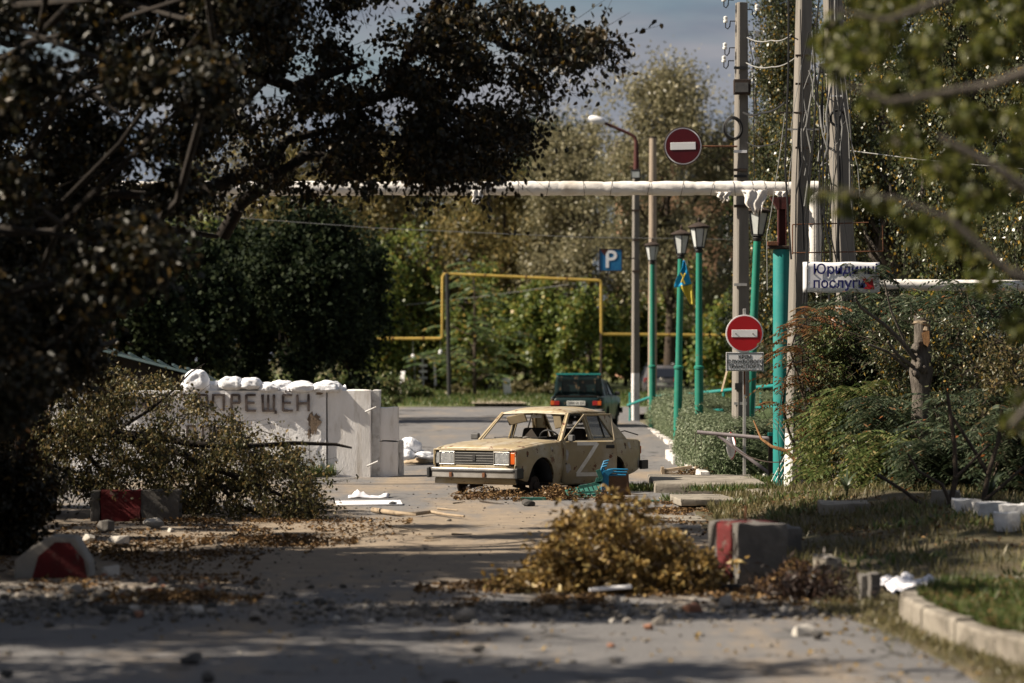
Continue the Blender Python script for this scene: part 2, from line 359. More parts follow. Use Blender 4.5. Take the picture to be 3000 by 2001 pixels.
M_['window'] = mat('window_dark', (.05, .06, .07), rough=.15, spec=.6)
M_['slate'] = mat('roof_slate', (.16, .13, .12), (.11, .09, .085), 2, .9)
M_['teal_roof'] = mat('pale_teal_sheet', (.15, .21, .22), (.09, .14, .15), 3, .55)
M_['redbrown_wall'] = mat('redbrown_wall', (.10, .035, .02), (.06, .025, .018), 3, .9)
M_['soil'] = mat('dark_soil', (.045, .036, .028), (.025, .02, .016), 9, 1., .8, 30)
# ------------------------------------------------------------------ ground, road
def road_material():
    m = bpy.data.materials.new('dusty_asphalt'); m.use_nodes = True; t = m.node_tree; b = t.nodes['Principled BSDF']; N = t.nodes.new; K = t.links.new
    c = N('ShaderNodeTexCoord'); sp = N('ShaderNodeSeparateXYZ'); K(c.outputs['Object'], sp.inputs[0])
    def nz_(s, d=8, r=.62, st=None):
        n = N('ShaderNodeTexNoise'); n.inputs['Scale'].default_value = s; n.inputs['Detail'].default_value = d; n.inputs['Roughness'].default_value = r
        if st: q = N('ShaderNodeMapping'); q.inputs['Scale'].default_value = st; K(c.outputs['Object'], q.inputs[0]); K(q.outputs[0], n.inputs[0])
        else: K(c.outputs['Object'], n.inputs[0])
        return n.outputs[0]
    def mr(x, a, bb, lo=0, hi=1):
        r = N('ShaderNodeMapRange'); r.inputs[1].default_value = a; r.inputs[2].default_value = bb; r.inputs[3].default_value = lo; r.inputs[4].default_value = hi; K(x, r.inputs[0]); return r.outputs[0]
    def mth(op, a, bb):
        x = N('ShaderNodeMath'); x.operation = op
        for i, q in enumerate((a, bb)):
            if isinstance(q, (int, float)): x.inputs[i].default_value = q
            else: K(q, x.inputs[i])
        return x.outputs[0]
    def mix(f, A, B):
        x = N('ShaderNodeMix'); x.data_type = 'RGBA'; K(f, x.inputs[0])
        for i, q in ((6, A), (7, B)):
            if isinstance(q, tuple): x.inputs[i].default_value = (*q, 1)
            else: K(q, x.inputs[i])
        return x.outputs[2]
    asp = mix(mr(nz_(38, 6, .8), .36, .64), (.065, .064, .066), (.20, .195, .195))
    asp = mix(mr(nz_(.55, 5), .35, .65), asp, (.150, .146, .146))
    asp = mix(mr(nz_(.9, 9, .7, (1, .35, 1)), .60, .66), asp, (.055, .053, .053))
    vo = N('ShaderNodeTexVoronoi'); vo.feature = 'DISTANCE_TO_EDGE'; vo.inputs['Scale'].default_value = .55; vd = N('ShaderNodeVectorMath'); vd.operation = 'ADD'; vn = N('ShaderNodeTexNoise'); vn.inputs['Scale'].default_value = 1.6; vn.inputs['Detail'].default_value = 6; K(c.outputs['Object'], vn.inputs[0]); K(c.outputs['Object'], vd.inputs[0]); K(vn.outputs['Color'], vd.inputs[1]); K(vd.outputs[0], vo.inputs['Vector'])
    asp = mix(mth('MULTIPLY', mr(vo.outputs['Distance'], .016, .006), mr(nz_(.8), .45, .55)), asp, (.035, .033, .032))
    sand = mix(mr(nz_(3, 8, .7), .3, .7), (.29, .235, .175), (.19, .155, .12))
    sand = mix(mr(nz_(60, 3, .7), .58, .68), sand, (.10, .08, .06))
    # how much dust lies where: a bank of it between the rubble bands, thin drifts elsewhere
    y = sp.outputs[1]
    bank = mth('MULTIPLY', mr(y, 24.5, 28.5), mr(y, 41, 34))
    f = mth('ADD', mth('MULTIPLY', nz_(.75, 9, .68, (1, .22, 1)), .75), mth('MULTIPLY', nz_(2.6, 8, .7), .25))
    f = mth('ADD', f, mth('MULTIPLY', mr(y, 25, 22.5), -.045)); f = mth('ADD', f, mth('MULTIPLY', bank, .17)); f = mth('ADD', f, mth('MULTIPLY', mr(y, 52, 60), -.06)); f = mth('ADD', f, mth('MULTIPLY', mth('MULTIPLY', mr(y, 43, 46), mr(y, 58, 52)), .035))
    col = mix(mr(f, .470, .60), asp, sand)
    K(col, b.inputs['Base Color']); b.inputs['Roughness'].default_value = .93; b.inputs['Specular IOR Level'].default_value = .2
    bp = N('ShaderNodeBump'); bp.inputs['Strength'].default_value = .7; bp.inputs['Distance'].default_value = .02; K(nz_(22, 8, .8), bp.inputs['Height']); K(bp.outputs[0], b.inputs['Normal'])
    return m
M_['road'] = road_material()
M_['ground'] = mat('dry_ground', (.10, .085, .05), (.16, .13, .09), .9, .97, .8, 12, c3=(.075, .085, .03), t3=(.45, .6), s3=.6, c4=(.22, .18, .13), t4=(.58, .68), s4=2.3)
M_['turf'] = mat('turf_ground', (.045, .045, .020), (.085, .065, .040), 1.6, .97, .8, 14, c3=(.12, .09, .055), t3=(.56, .68), s3=1.1)
def road_z(y): t = min(1, max(0, (y-58)/26)); return .2*t*t*(3-2*t)
RX = [(2, 3.2), (16, 3.12), (18.3, 3.06), (21.5, 2.98), (23.4, 2.72), (25, 2.42), (28, 2.25), (31, 2.35), (36, 2.45), (40, 2.6), (44, 3.0), (48, 3.45), (52, 3.6), (64, 3.85), (90, 4.1), (104, 4.3), (112, 7), (122, 40)]
def road_x(y): return float(np.interp(y, [a for a, b in RX], [b for a, b in RX]))
def sheet(name, m, rows, kind='structure'):
    o = MB().grid(rows).build(name, m, None, smooth=80, fix=False); o['kind'] = kind; return o
gy = [-40, 0, 20, 40, 60, 90, 130, 180, 260, 400, 900]
sheet('ground', M_['ground'], [[(x, y, -.03+(0 if y < 190 else (y-190)*.004)) for x in (-700, -200, -60, -20, 0, 20, 60, 200, 700)] for y in gy])
rows = []; rngr = np.random.default_rng(3)
ys = np.concatenate([np.arange(2, 60, .5), np.arange(60, 122.1, 2)])
for y in ys:
    xr = road_x(y)+.07*noise.noise(Vector((y*.7, 0, 3)))+.05*noise.noise(Vector((y*2.3, 0, 8))); xl = -9 if y < 100 else -9-(y-100)*2
    rows.append([(xl+(xr-xl)*j/40, y, .012*noise.noise(Vector((xl+(xr-xl)*j/40, y*.6, 0)))+(0 if 0 < j < 40 else -.02)+road_z(y)) for j in range(41)])
sheet('road', M_['road'], rows)
# low bank of earth and lawn on the right of the road
def bank_z(x, y):
    e = x-road_x(y)-.25; h = .0
    if e > 0: h = min(.34, e*.16)*(1 if y < 40 else max(0.15, 1-(y-40)/10))*min(1, max(.02, (y-25.5)/4))
    return h+.05*noise.noise(Vector((x*.9, y*.5, 2)))*min(1, max(0, e))+.0
rows = []
for y in np.arange(14.4, 62, .45):
    x0 = road_x(y)-.05
    rows.append([(x0+(26*(j/44)**1.8), y, bank_z(x0+(26*(j/44)**1.8), y)+(.004 if j else -.03)) for j in range(45)])
sheet('bank', M_['turf'], rows)
KP = [G(3100, 2000), G(3000, 1964), G(2900, 1928), G(2800, 1895), G(2723, 1868), G(2665, 1840), G(2636, 1817), G(2640, 1797), G(2690, 1783), G(2800, 1771), G(3120, 1752)]
KP[0] = Vector((3.75, 14.0, 0))
LZ = .17
poly = [(p.x, p.y) for p in KP]
def inner(t): return t
# lawn behind the curved kerb
mb = MB(); cx = 9.0
for k in range(len(KP)-1): pass
rows = [[(p.x+(14-p.x)*j/12+.12, p.y+((p.y-20)*.0)*j/12, LZ-.02+.05*noise.noise(Vector((p.x+j, p.y, 4)))+.02*j*(j < 8)) for j in range(13)] for p in KP]
sheet('lawn', M_['turf'], rows)
# far verge beyond the cross road: grass, path slabs
rows = [[(x, y, .21+.10*noise.noise(Vector((x*.3, y*.3, 1)))+min(1.2, max(0, (y-124)*.012))) for x in np.linspace(-90, 70, 60)] for y in np.arange(121, 214, 3)]
sheet('verge', mat('far_grass', (.085, .12, .03), (.13, .135, .055), .5, .95, .9, 6, c3=(.17, .15, .09), t3=(.56, .7), s3=.35), rows)
def flat_patch(name, m, poly, z, seed=0):
    mb = MB(); mb.add([(x, y, z) for x, y in poly], [tuple(range(len(poly)))]); o = mb.build(name, m); o['kind'] = 'structure'; return o
g = [G(1380, 1206), G(1545, 1206), G(1500, 1190), G(1440, 1176), G(1395, 1176)]
flat_patch('path', mat('sandy_path', (.36, .30, .23), (.28, .23, .17), 1.5, .95), [(p.x, p.y) for p in g], .36)
g = [P(1225, 1160, 152), P(1320, 1172, 152), P(1290, 1150, 185), P(1235, 1142, 185)]

# ------------------------------------------------------------------ cars
def paint_mat(name, c1, c2, rust=(.13, .055, .03), dust=(.34, .29, .21), t=(.655, .67), rough=.42, filler=None):
    m = mat(name, c1, c2, 2.4, rough, .45, 2.6, spec=.35, c3=dust, t3=(.46, .66), s3=2.6, c4=rust, t4=t, s4=6.5); return m
M_['beige'] = paint_mat('beige_car_paint', (.335, .265, .155), (.260, .205, .118), dust=(.37, .325, .245), t=(.61, .63))
M_['bottle'] = paint_mat('bottle_green_paint', (.003, .013, .014), (.005, .019, .020), rust=(.14, .10, .06), dust=(.009, .021, .022), t=(.60, .63), rough=.3)
M_['charcoal'] = mat('charcoal_car_paint', (.085, .082, .090), (.10, .096, .102), 2, .25, spec=.5)
M_['chrome'] = mat('dull_aluminium', (.50, .48, .45), (.36, .34, .31), 5, .38, .06, 30, metal=.75)
M_['bumper_grey'] = mat('bumper_rubber', (.055, .055, .058), (.10, .098, .095), 8, .6)
M_['interior'] = mat('brown_vinyl', (.028, .020, .015), (.018, .014, .011), 10, .85)
M_['lining'] = mat('headlining', (.20, .16, .10), (.14, .11, .07), 6, .9)
M_['lens'] = mat('headlamp_lens', (.42, .43, .43), (.24, .25, .26), 26, .12, .5, 40, spec=.8, metal=.35)
M_['orange'] = mat('amber_lens', (.52, .10, .012), (.38, .06, .01), 10, .25, spec=.6)
M_['redlens'] = mat('red_lens', (.28, .012, .010), (.20, .01, .01), 10, .22, spec=.6)
M_['tyre'] = mat('tyre_rubber', (.020, .020, .020), (.032, .031, .030), 12, .9, .3, 30)
M_['car_glass'] = glassmat('dusty_car_glass', (.12, .12, .11), .62, .08)
M_['dark_glass'] = mat('tinted_glass', (.012, .014, .020), rough=.06, spec=.7)
M_['tape'] = mat('white_tape', (.78, .75, .68), (.62, .58, .50), 14, .6)
M_['filler'] = mat('grey_filler', (.42, .40, .37), (.30, .28, .26), 18, .8)
M_['plate'] = mat('number_plate', (.62, .62, .58), (.5, .5, .46), 8, .5)
def yz(z): return float(np.interp(z, [.20, .27, .42, .66, .715, .73, .80, .95], [.725, .757, .792, .808, .806, .797, .790, .768]))
def taper(x): return (.075*max(0, (x-1.72)/.34)**2 if x > 0 else .075*max(0, (-x-1.70)/.36)**2)
def ztop(x): return float(np.interp(x, [-2.07, -1.5, -1.1, .65, 1.2, 1.8, 2.06], [.862, .895, .902, .902, .885, .835, .800]))
FA, RA = 1.34, -1.084
def zbot(x):
    z = float(np.interp(x, [-2.07, -1.6, -.7, .9, 1.75, 2.07], [.40, .30, .235, .235, .30, .38]))
    for cx, r in ((FA, .398), (RA, .345)):
        d = abs(x-cx)
        if d < r: z = max(z, .275+math.sqrt(r*r-d*d))
    return z
def side_panel(x0, x1, s, nz=9):
    xs = set(np.linspace(x0, x1, max(5, int((x1-x0)/.07))))
    for cx, r in ((FA, .398), (RA, .345)):
        for a in np.linspace(-1, 1, 25):
            q = cx+r*math.sin(a*math.pi/2)
            if x0 < q < x1: xs.add(q)
    rows = []
    for x in sorted(xs):
        a, b = zbot(x), ztop(x); col = []
        arch = any(abs(x-cx) < r for cx, r in ((FA, .398), (RA, .345)))
        zz = list(np.linspace(a, b-.012, nz)); 
        col.append((x, s*(yz(a)-taper(x)-.05), a+.004))
        if arch: col.append((x, s*(yz(a)-taper(x)+.010), a)); zz[0] = a+.025
        else: col.append((x, s*(yz(a)-taper(x)-.006), a))
        for i, z in enumerate(zz):
            if abs(z-.722) < .035: z = .716 if z < .722 else .730
            col.append((x, s*(yz(z)-taper(x)), z))
        y = yz(b)-taper(x)
        col += [(x, s*(y-.012), b+.002), (x, s*(y-.035), b+.008), (x, s*(y-.078), b+.010)]
        rows.append(col)
    return MB().grid(rows)
def gz(z, zl=.905, zh=1.345): return .752-(.752-.600)*max(0, min(1, (z-zl)/(zh-zl)))
def flatbar(mb, pts, w, s, th=.035):
    """frame bar following points (x,z) in the tilted side-glass plane"""
    for (xa, za), (xb, zb) in zip(pts[:-1], pts[1:]):
        mb.bar((xa, s*gz(za), za), (xb, s*gz(zb), zb), w, th, up=(1, 0, 0) if abs(zb-za) < abs(xb-xa)*0.2 else (0, 1, .3))
    return mb
def wheel(root, x, y, z, r=.285, w=.17, hub='chrome'):
    t = MB(); prof = [(r*.62, -w/2), (r*.93, -w/2), (r, -w*.3), (r, w*.3), (r*.93, w/2), (r*.62, w/2)]
    Mx = Matrix.Rotation(R(90), 3, 'X'); t.lathe(prof, (x, y, z), 28, Mx); o = t.build('wheel', M_['tyre'], root, False, smooth=40)
    h = MB(); sgn = 1 if y > 0 else -1
    h.lathe([(.02, -w*.42), (r*.3, -w*.4), (r*.5, -w*.2), (r*.62, -w*.45), (r*.64, 0), (r*.62, w*.45), (r*.5, w*.2), (r*.3, w*.4), (.02, w*.42)], (x, y, z), 24, Mx); h.build('rim', M_[hub], o, False, smooth=40)
    return o
def sedan(root, paint, front_open=0, trunk_open=False, wheels=True, glass=True):
    pm = M_[paint]
    B = lambda mb, n, m=pm, p=root, **k: mb.build(n, m, p, False, **k)
    for s in (1, -1):
        B(side_panel(.665, 2.055, s), 'fender', smooth=35, solid=.012)
        B(side_panel(-1.118, -.292, s), 'rear_door_skin' if False else 'rear_door', smooth=35, solid=.012)
        B(side_panel(-2.06, -1.126, s), 'quarter_panel', smooth=35, solid=.012)
        B(MB().grid([[(x, s*.745, .20), (x, s*.757, .245)] for x in np.linspace(-.7, .95, 5)]), 'sill', smooth=35, solid=.02)
        # wheel wells and inner walls keep daylight out of the shell
        for cx in (FA, RA):
            pr = [(cx+.40*math.cos(a), .26+.40*math.sin(a)) for a in np.linspace(0, math.pi, 15)]
            B(MB().grid([[(x, s*y, z) for y in (.45, .765)] for x, z in pr]), 'wheel_well', M_['black'], smooth=60, solid=.01)
            B(MB().prism(pr, lambda x, z: (x, s*.45, z), lambda x, z: (x, s*.46, z)), 'well_wall', M_['black'])
        # pillars and the rear door's window frame
        mb = MB(); flatbar(mb, [(.665, .90), (.16, 1.335)], .045, s, .05); B(mb, 'windscreen_pillar', bevel=.008)
        mb = MB(); flatbar(mb, [(-.305, .90), (-.285, 1.335)], .055, s, .045); B(mb, 'centre_pillar', bevel=.008)
        mb = MB(); flatbar(mb, [(-.375, .91), (-.365, 1.305), (-.80, 1.300), (-1.085, .93)], .030, s, .03); flatbar(mb, [(-.36, .915), (-1.09, .915)], .02, s, .03); B(mb, 'rear_window_frame', bevel=.006)
        mb = MB(); flatbar(mb, [(-.80, .92), (-.79, 1.29)], .016, s, .02); B(mb, 'quarter_light_bar', M_['black'])
        cp = [(-1.105, .900), (-1.54, .900), (-1.50, .935), (-1.06, 1.345), (-.80, 1.345), (-.83, 1.325)]
        B(MB().prism(cp, lambda x, z: (x, s*(gz(z)+.005), z), lambda x, z: (x, s*(gz(z)-.05), z)), 'rear_pillar', bevel=.012)
        if glass or s == 1:
            gp = [(-.39, .92), (-.385, 1.29), (-.79, 1.285), (-1.06, .935)]
            B(MB().prism(gp, lambda x, z: (x, s*(gz(z)-.008), z), lambda x, z: (x, s*(gz(z)-.013), z)), 'rear_door_glass', M_['car_glass'])
        # rain gutter
        mb = MB(); mb.tube([(.17, s*.612, 1.335), (-.3, s*.615, 1.348), (-.83, s*.612, 1.345), (-1.02, s*.606, 1.335)], .010, 6); B(mb, 'gutter', smooth=60)
    # roof
    rows = []
    for x in np.linspace(.20, -1.07, 15):
        e = 1.335+.012*math.sin(math.pi*min(1, max(0, (.20-x)/1.27))); top = .088*min(1, ((.20-x)/.26+.16))**.6*min(1, ((x+1.07)/.30+.14))**.6
        rows.append([(x, .612*q, e+top*(1-abs(q)**3.2)) for q in np.linspace(-1, 1, 21)])
    B(MB().grid(rows), 'roof', smooth=50, solid=.02)
    B(MB().grid([[(x, .54*q, 1.325+.02*(1-q*q)) for q in np.linspace(-1, 1, 7)] for x in np.linspace(.14, -1.0, 6)]), 'roof_lining', M_['lining'], smooth=60)
    # windscreen and rear window surrounds
    mb = MB(); mb.tube([(.64, -.66, .915), (.665, -.4, .918), (.675, 0, .92), (.665, .4, .918), (.64, .66, .915)], .016, 6); B(mb, 'windscreen_sill', M_['black'], smooth=60)
    mb = MB(); mb.tube([(.19, -.575, 1.325), (.205, 0, 1.345), (.19, .575, 1.325)], .018, 6); mb.tube([(.655, -.70, .915), (.19, -.585, 1.325)], .014, 6); mb.tube([(.655, .70, .915), (.19, .585, 1.325)], .014, 6); B(mb, 'windscreen_frame', smooth=60)
    mb = MB(); mb.tube([(-1.53, -.62, .925), (-1.55, 0, .93), (-1.53, .62, .925)], .020, 6); mb.tube([(-1.07, -.56, 1.325), (-1.08, 0, 1.345), (-1.07, .56, 1.325)], .022, 6)
    for s in (1, -1): mb.bar((-1.53, s*.64, .92), (-1.07, s*.57, 1.33), .05, .04)
    B(mb, 'rear_window_surround', smooth=60)
    # bonnet
    rows = []
    for x in np.linspace(2.035, .70, 12):
        z0 = ztop(x)+.010; cr = .030*min(1, (2.035-x)/.15+.15)
        rows.append([(x-.03*q*q*(x > 1.9), (.720-taper(x))*q, z0+cr*(1-abs(q)**2.6)+(.012 if .30 < abs(q) < .34 else 0)*min(1, (2.035-x)/.2)) for q in np.linspace(-1, 1, 27)])
    B(MB().grid(rows), 'bonnet', smooth=40, solid=.018)
    B(MB().box((.665, 0, .905), (.07, 1.40, .03)), 'scuttle', bevel=.008)
    mb = MB()
    for i in range(14): mb.box((.70, -.17+i*.026, .934), (.10, .012, .012))
    B(mb, 'air_vent', M_['black'])
    mb = MB()
    for y in (.12, -.42): mb.tube([(.70, y, .93), (.69, y-.04, .95), (.60, y+.34, .965)], .006, 5)
    B(mb, 'wiper', M_['black'])
    # front
    B(MB().grid([[(2.06-.09*(abs(q) > .985), .755*q, z) for q in np.linspace(-1, 1, 9)] for z in (.38, .46, .545, .555)]), 'front_panel', smooth=30, solid=.015)
    B(MB().grid([[(2.03+.02*math.sin(k), .74*q*(1-.01*k), .26+.04*k) for q in np.linspace(-1, 1, 9)] for k in range(4)]), 'valance', smooth=50, solid=.01)
    B(MB().box((2.045, 0, .792), (.05, 1.47, .022)), 'front_lip', bevel=.006)
    mb = MB(); mb.box((2.00, 0, .665), (.05, 1.49, .245)); B(mb, 'lamp_recess', M_['black'])
    for s in (1, -1):
        B(MB().prism([(2.06, .55), (2.06, .80), (1.96, .80), (1.96, .55)], lambda x, z: (x, s*.752, z), lambda x, z: (x, s*.728, z)), 'front_corner', bevel=.008)
    g = B(MB().box((2.028, 0, .665), (.03, .72, .20)), 'grille', M_['black'])
    for i in range(9): B(MB().box((2.055, 0, .582+i*.0207), (.022, .71, .006)), 'grille_slat', M_['bumper_grey'] if i % 2 else M_['steel'], g)
    B(MB().box((2.07, .0, .665), (.014, .055, .095)), 'badge', M_['black'], g, bevel=.006)
    for s in (1, -1):
        h = B(MB().box((2.042, s*.495, .665), (.045, .265, .185)), 'headlight', M_['lens'], bevel=.02, seg=3)
        mb = MB(); mb.box((2.058, s*.495, .762), (.03, .285, .012)); mb.box((2.058, s*.495, .568), (.03, .285, .012)); mb.box((2.058, s*.36, .665), (.03, .012, .2)); mb.box((2.058, s*.632, .665), (.03, .012, .2)); B(mb, 'headlight_rim', M_['chrome'], h, bevel=.004)
        if not (front_open and s == -1): B(MB().box((2.035, s*.690, .665), (.05, .085, .185)), 'indicator', M_['orange'], bevel=.012)
        else: B(MB().box((2.025, s*.690, .665), (.03, .085, .185)), 'indicator_housing', M_['lens'], bevel=.012)
    b = B(MB().grid([[(2.10+.035*(1-abs(q)**6), .80*q, z) for q in np.linspace(-1, 1, 21)] for z in (.36, .375, .43, .445, .50, .512)]), 'front_bumper', M_['chrome'], smooth=30, solid=.02)
    B(MB().grid([[(2.112+.036*(1-abs(q)**6), .79*q, z) for q in np.linspace(-1, 1, 21)] for z in (.452, .500)]), 'rubber_strip', M_['bumper_grey'], b, smooth=30, solid=.014)
    for s in (1, -1):
        B(MB().box((2.045, s*.80, .435), (.20, .055, .165)), 'bumper_end', M_['black'], b, bevel=.015)
        B(MB().box((2.148, s*.30-.08, .405), (.02, .05, .075)), 'overrider', M_['rust'], b, bevel=.006)
    # rear
    B(MB().grid([[(-2.06+.05*(abs(q) > .97), .76*q, z) for q in np.linspace(-1, 1, 9)] for z in (.40, .50, .62, .76, .855)]), 'rear_panel', smooth=40, solid=.015)
    b = B(MB().grid([[(-2.10-.035*(1-abs(q)**6), .80*q, z) for q in np.linspace(-1, 1, 21)] for z in (.40, .42, .48, .52)]), 'rear_bumper', M_['chrome'], smooth=30, solid=.02)
    for s in (1, -1): B(MB().box((-2.06, s*.80, .455), (.24, .055, .15)), 'bumper_end', M_['black'], b, bevel=.015)
    for s in (1, -1):
        B(MB().box((-2.072, s*.56, .70), (.03, .15, .125)), 'tail_light', M_['redlens'], bevel=.01)
        B(MB().box((-2.072, s*.69, .70), (.03, .105, .125)), 'rear_indicator', M_['orange'], bevel=.01)
    pl = B(MB().box((-2.082, 0, .70), (.012, .54, .125)), 'number_plate', M_['plate'], bevel=.004)
    if trunk_open:
        MT = Matrix.Rotation(R(-90), 3, 'Z') @ FRONT
        B(text_mb('2204-10 ХА', .10, (-2.090, 0, .70), MT, bold=.002), 'plate_text', M_['ink'], pl)
    deck = [[(x, (.70-taper(x))*q, ztop(x)+.006+.014*(1-q*q)) for q in np.linspace(-1, 1, 15)] for x in np.linspace(-1.56, -2.045, 6)]
    if not trunk_open: B(MB().grid(deck), 'boot_lid', smooth=40, solid=.02)
    else:
        Ml = Matrix.Rotation(R(88), 3, 'Y'); hinge = Vector((-1.56, 0, .93))
        rows = [[Ml @ (Vector((-1.56+(x+1.56)*1.28, y, z))-Vector((-1.56, 0, .90)))+hinge for x, y, z in r] for r in deck]
        l = B(MB().grid(rows), 'boot_lid', smooth=40, solid=.03)
        mb = MB()
        for y in (-.5, 0, .5): mb.bar(Ml @ Vector((-.05, y, -.03))+hinge, Ml @ Vector((-.45, y, -.04))+hinge, .05, .02)
        mb.bar(Ml @ Vector((-.46, -.62, -.03))+hinge, Ml @ Vector((-.46, .62, -.03))+hinge, .04, .02); B(mb, 'lid_brace', pm, l); B(MB().bar(Ml @ Vector((-.615, -.66, -.01))+hinge, Ml @ Vector((-.615, .66, -.01))+hinge, .05, .05), 'lid_lip', M_['teal'], l)
        B(MB().box((-1.80, 0, .60), (.46, 1.36, .02)), 'boot_floor', M_['black']); B(MB().box((-1.56, 0, .72), (.02, 1.36, .36)), 'boot_wall', M_['black'])
    # underbody and cabin
    mb = MB(); mb.box((0, 0, .22), (1.9, 1.46, .03)); mb.box((1.5, 0, .33), (.95, .86, .06)); mb.box((-1.5, 0, .36), (.95, .86, .06)); mb.box((.70, 0, .56), (.03, 1.42, .62)); mb.box((1.95, 0, .45), (.03, 1.4, .36)); B(mb, 'floor_pan', M_['black'])
    for y in (.36, -.36):
        st = B(MB().box((-.10, y, .42), (.52, .50, .20)), 'seat', M_['interior'], bevel=.05, seg=3)
        Mr = Matrix.Rotation(R(-14), 3, 'Y'); B(MB().box((-.40, y, .78), (.15, .50, .62), Mr, taper=.86), 'backrest', M_['interior'], st, bevel=.05, seg=3)
    B(MB().box((-1.0, 0, .44), (.45, 1.3, .22)), 'rear_seat', M_['interior'], bevel=.05); B(MB().box((-1.28, 0, .72), (.16, 1.3, .40), Matrix.Rotation(R(-16), 3, 'Y')), 'rear_backrest', M_['interior'], bevel=.05)
    B(MB().box((-1.45, 0, .895), (.30, 1.25, .02)), 'parcel_shelf', M_['interior'])
    B(MB().box((.50, 0, .845), (.32, 1.36, .12)), 'dashboard', M_['bumper_grey'], bevel=.03)
    Ms = Matrix.Translation((.30, .36, .90)) @ Matrix.Rotation(R(-62), 4, 'Y'); n = 26
    ring = [Ms @ Vector((.19*math.cos(2*math.pi*i/n), .19*math.sin(2*math.pi*i/n), 0)) for i in range(n+1)]
    mb = MB(); mb.tube(ring, .014, 8, cap=False); mb.bar(Ms @ Vector((0, -.18, 0)), Ms @ Vector((0, .18, 0)), .03, .02); mb.tube([Ms @ Vector((0, 0, 0)), (.52, .36, .80)], .03, 8); B(mb, 'steering_wheel', M_['black'], smooth=50)
    mi = B(MB().box((.12, 0, 1.285), (.02, .20, .06)), 'rear_view_mirror', M_['steel'], bevel=.012); B(MB().tube([(.14, 0, 1.34), (.125, 0, 1.30)], .008, 6), 'mirror_stem', M_['black'], mi)
    # suspension
    mb = MB(); mb.tube([(RA, -.66, .20), (RA, .66, .20)], .045, 10); mb.lathe([(.03, -.12), (.11, -.07), (.11, .07), (.03, .12)], (RA, 0, .20), 14, Matrix.Rotation(R(90), 3, 'Y')); B(mb, 'rear_axle', M_['dark_rust'], smooth=50)
    for s in (1, -1):
        mb = MB(); mb.bar((FA, s*.30, .22), (FA+.02, s*.62, .15), .10, .04); mb.bar((FA-.05, s*.3, .34), (FA, s*.60, .29), .08, .03); mb.tube([(FA+.02, s*.46, .18), (FA+.02, s*.44, .52)], .05, 10); B(mb, 'suspension_arm', M_['dark_rust'], smooth=45)
    return root
# ---- the shot-up beige saloon
CAR_RZ = R(-120.5)   # heading toward the camera and to the left
car = thing('abandoned_car', 'shot-up beige saloon car without wheels, front door ajar, standing in the road', 'car', (.46, 46.0, -.085), CAR_RZ)
sedan(car, 'beige', front_open=1, glass=False)
for ch in list(car.children):
    if ch.name.startswith('fender'): ch['label'] = 'dented beige fender with rust spots'
def car_part(mb, n, m, p=car, **k): return mb.build(n, M_[m], p, False, **k)
for s, x in ((1, FA), (-1, FA), (1, RA), (-1, RA)):
    y = s*.66; Mx = Matrix.Rotation(R(90), 3, 'X'); z = .225
    d = car_part(MB().lathe([(.05, -.014), (.150, -.012), (.150, .012), (.05, .014)], (x, y, z), 24, Mx), 'brake_disc', 'dark_rust', smooth=40)
    car_part(MB().lathe([(.03, -.02), (.066, -.015), (.066, .035), (.03, .06)], (x, y+s*.02, z), 16, Mx), 'hub', 'dark_rust', d, smooth=40)
    car_part(MB().box((x-.09, y-s*.02, z+.04), (.06, .09, .12)), 'caliper', 'dark_rust', d, bevel=.015)
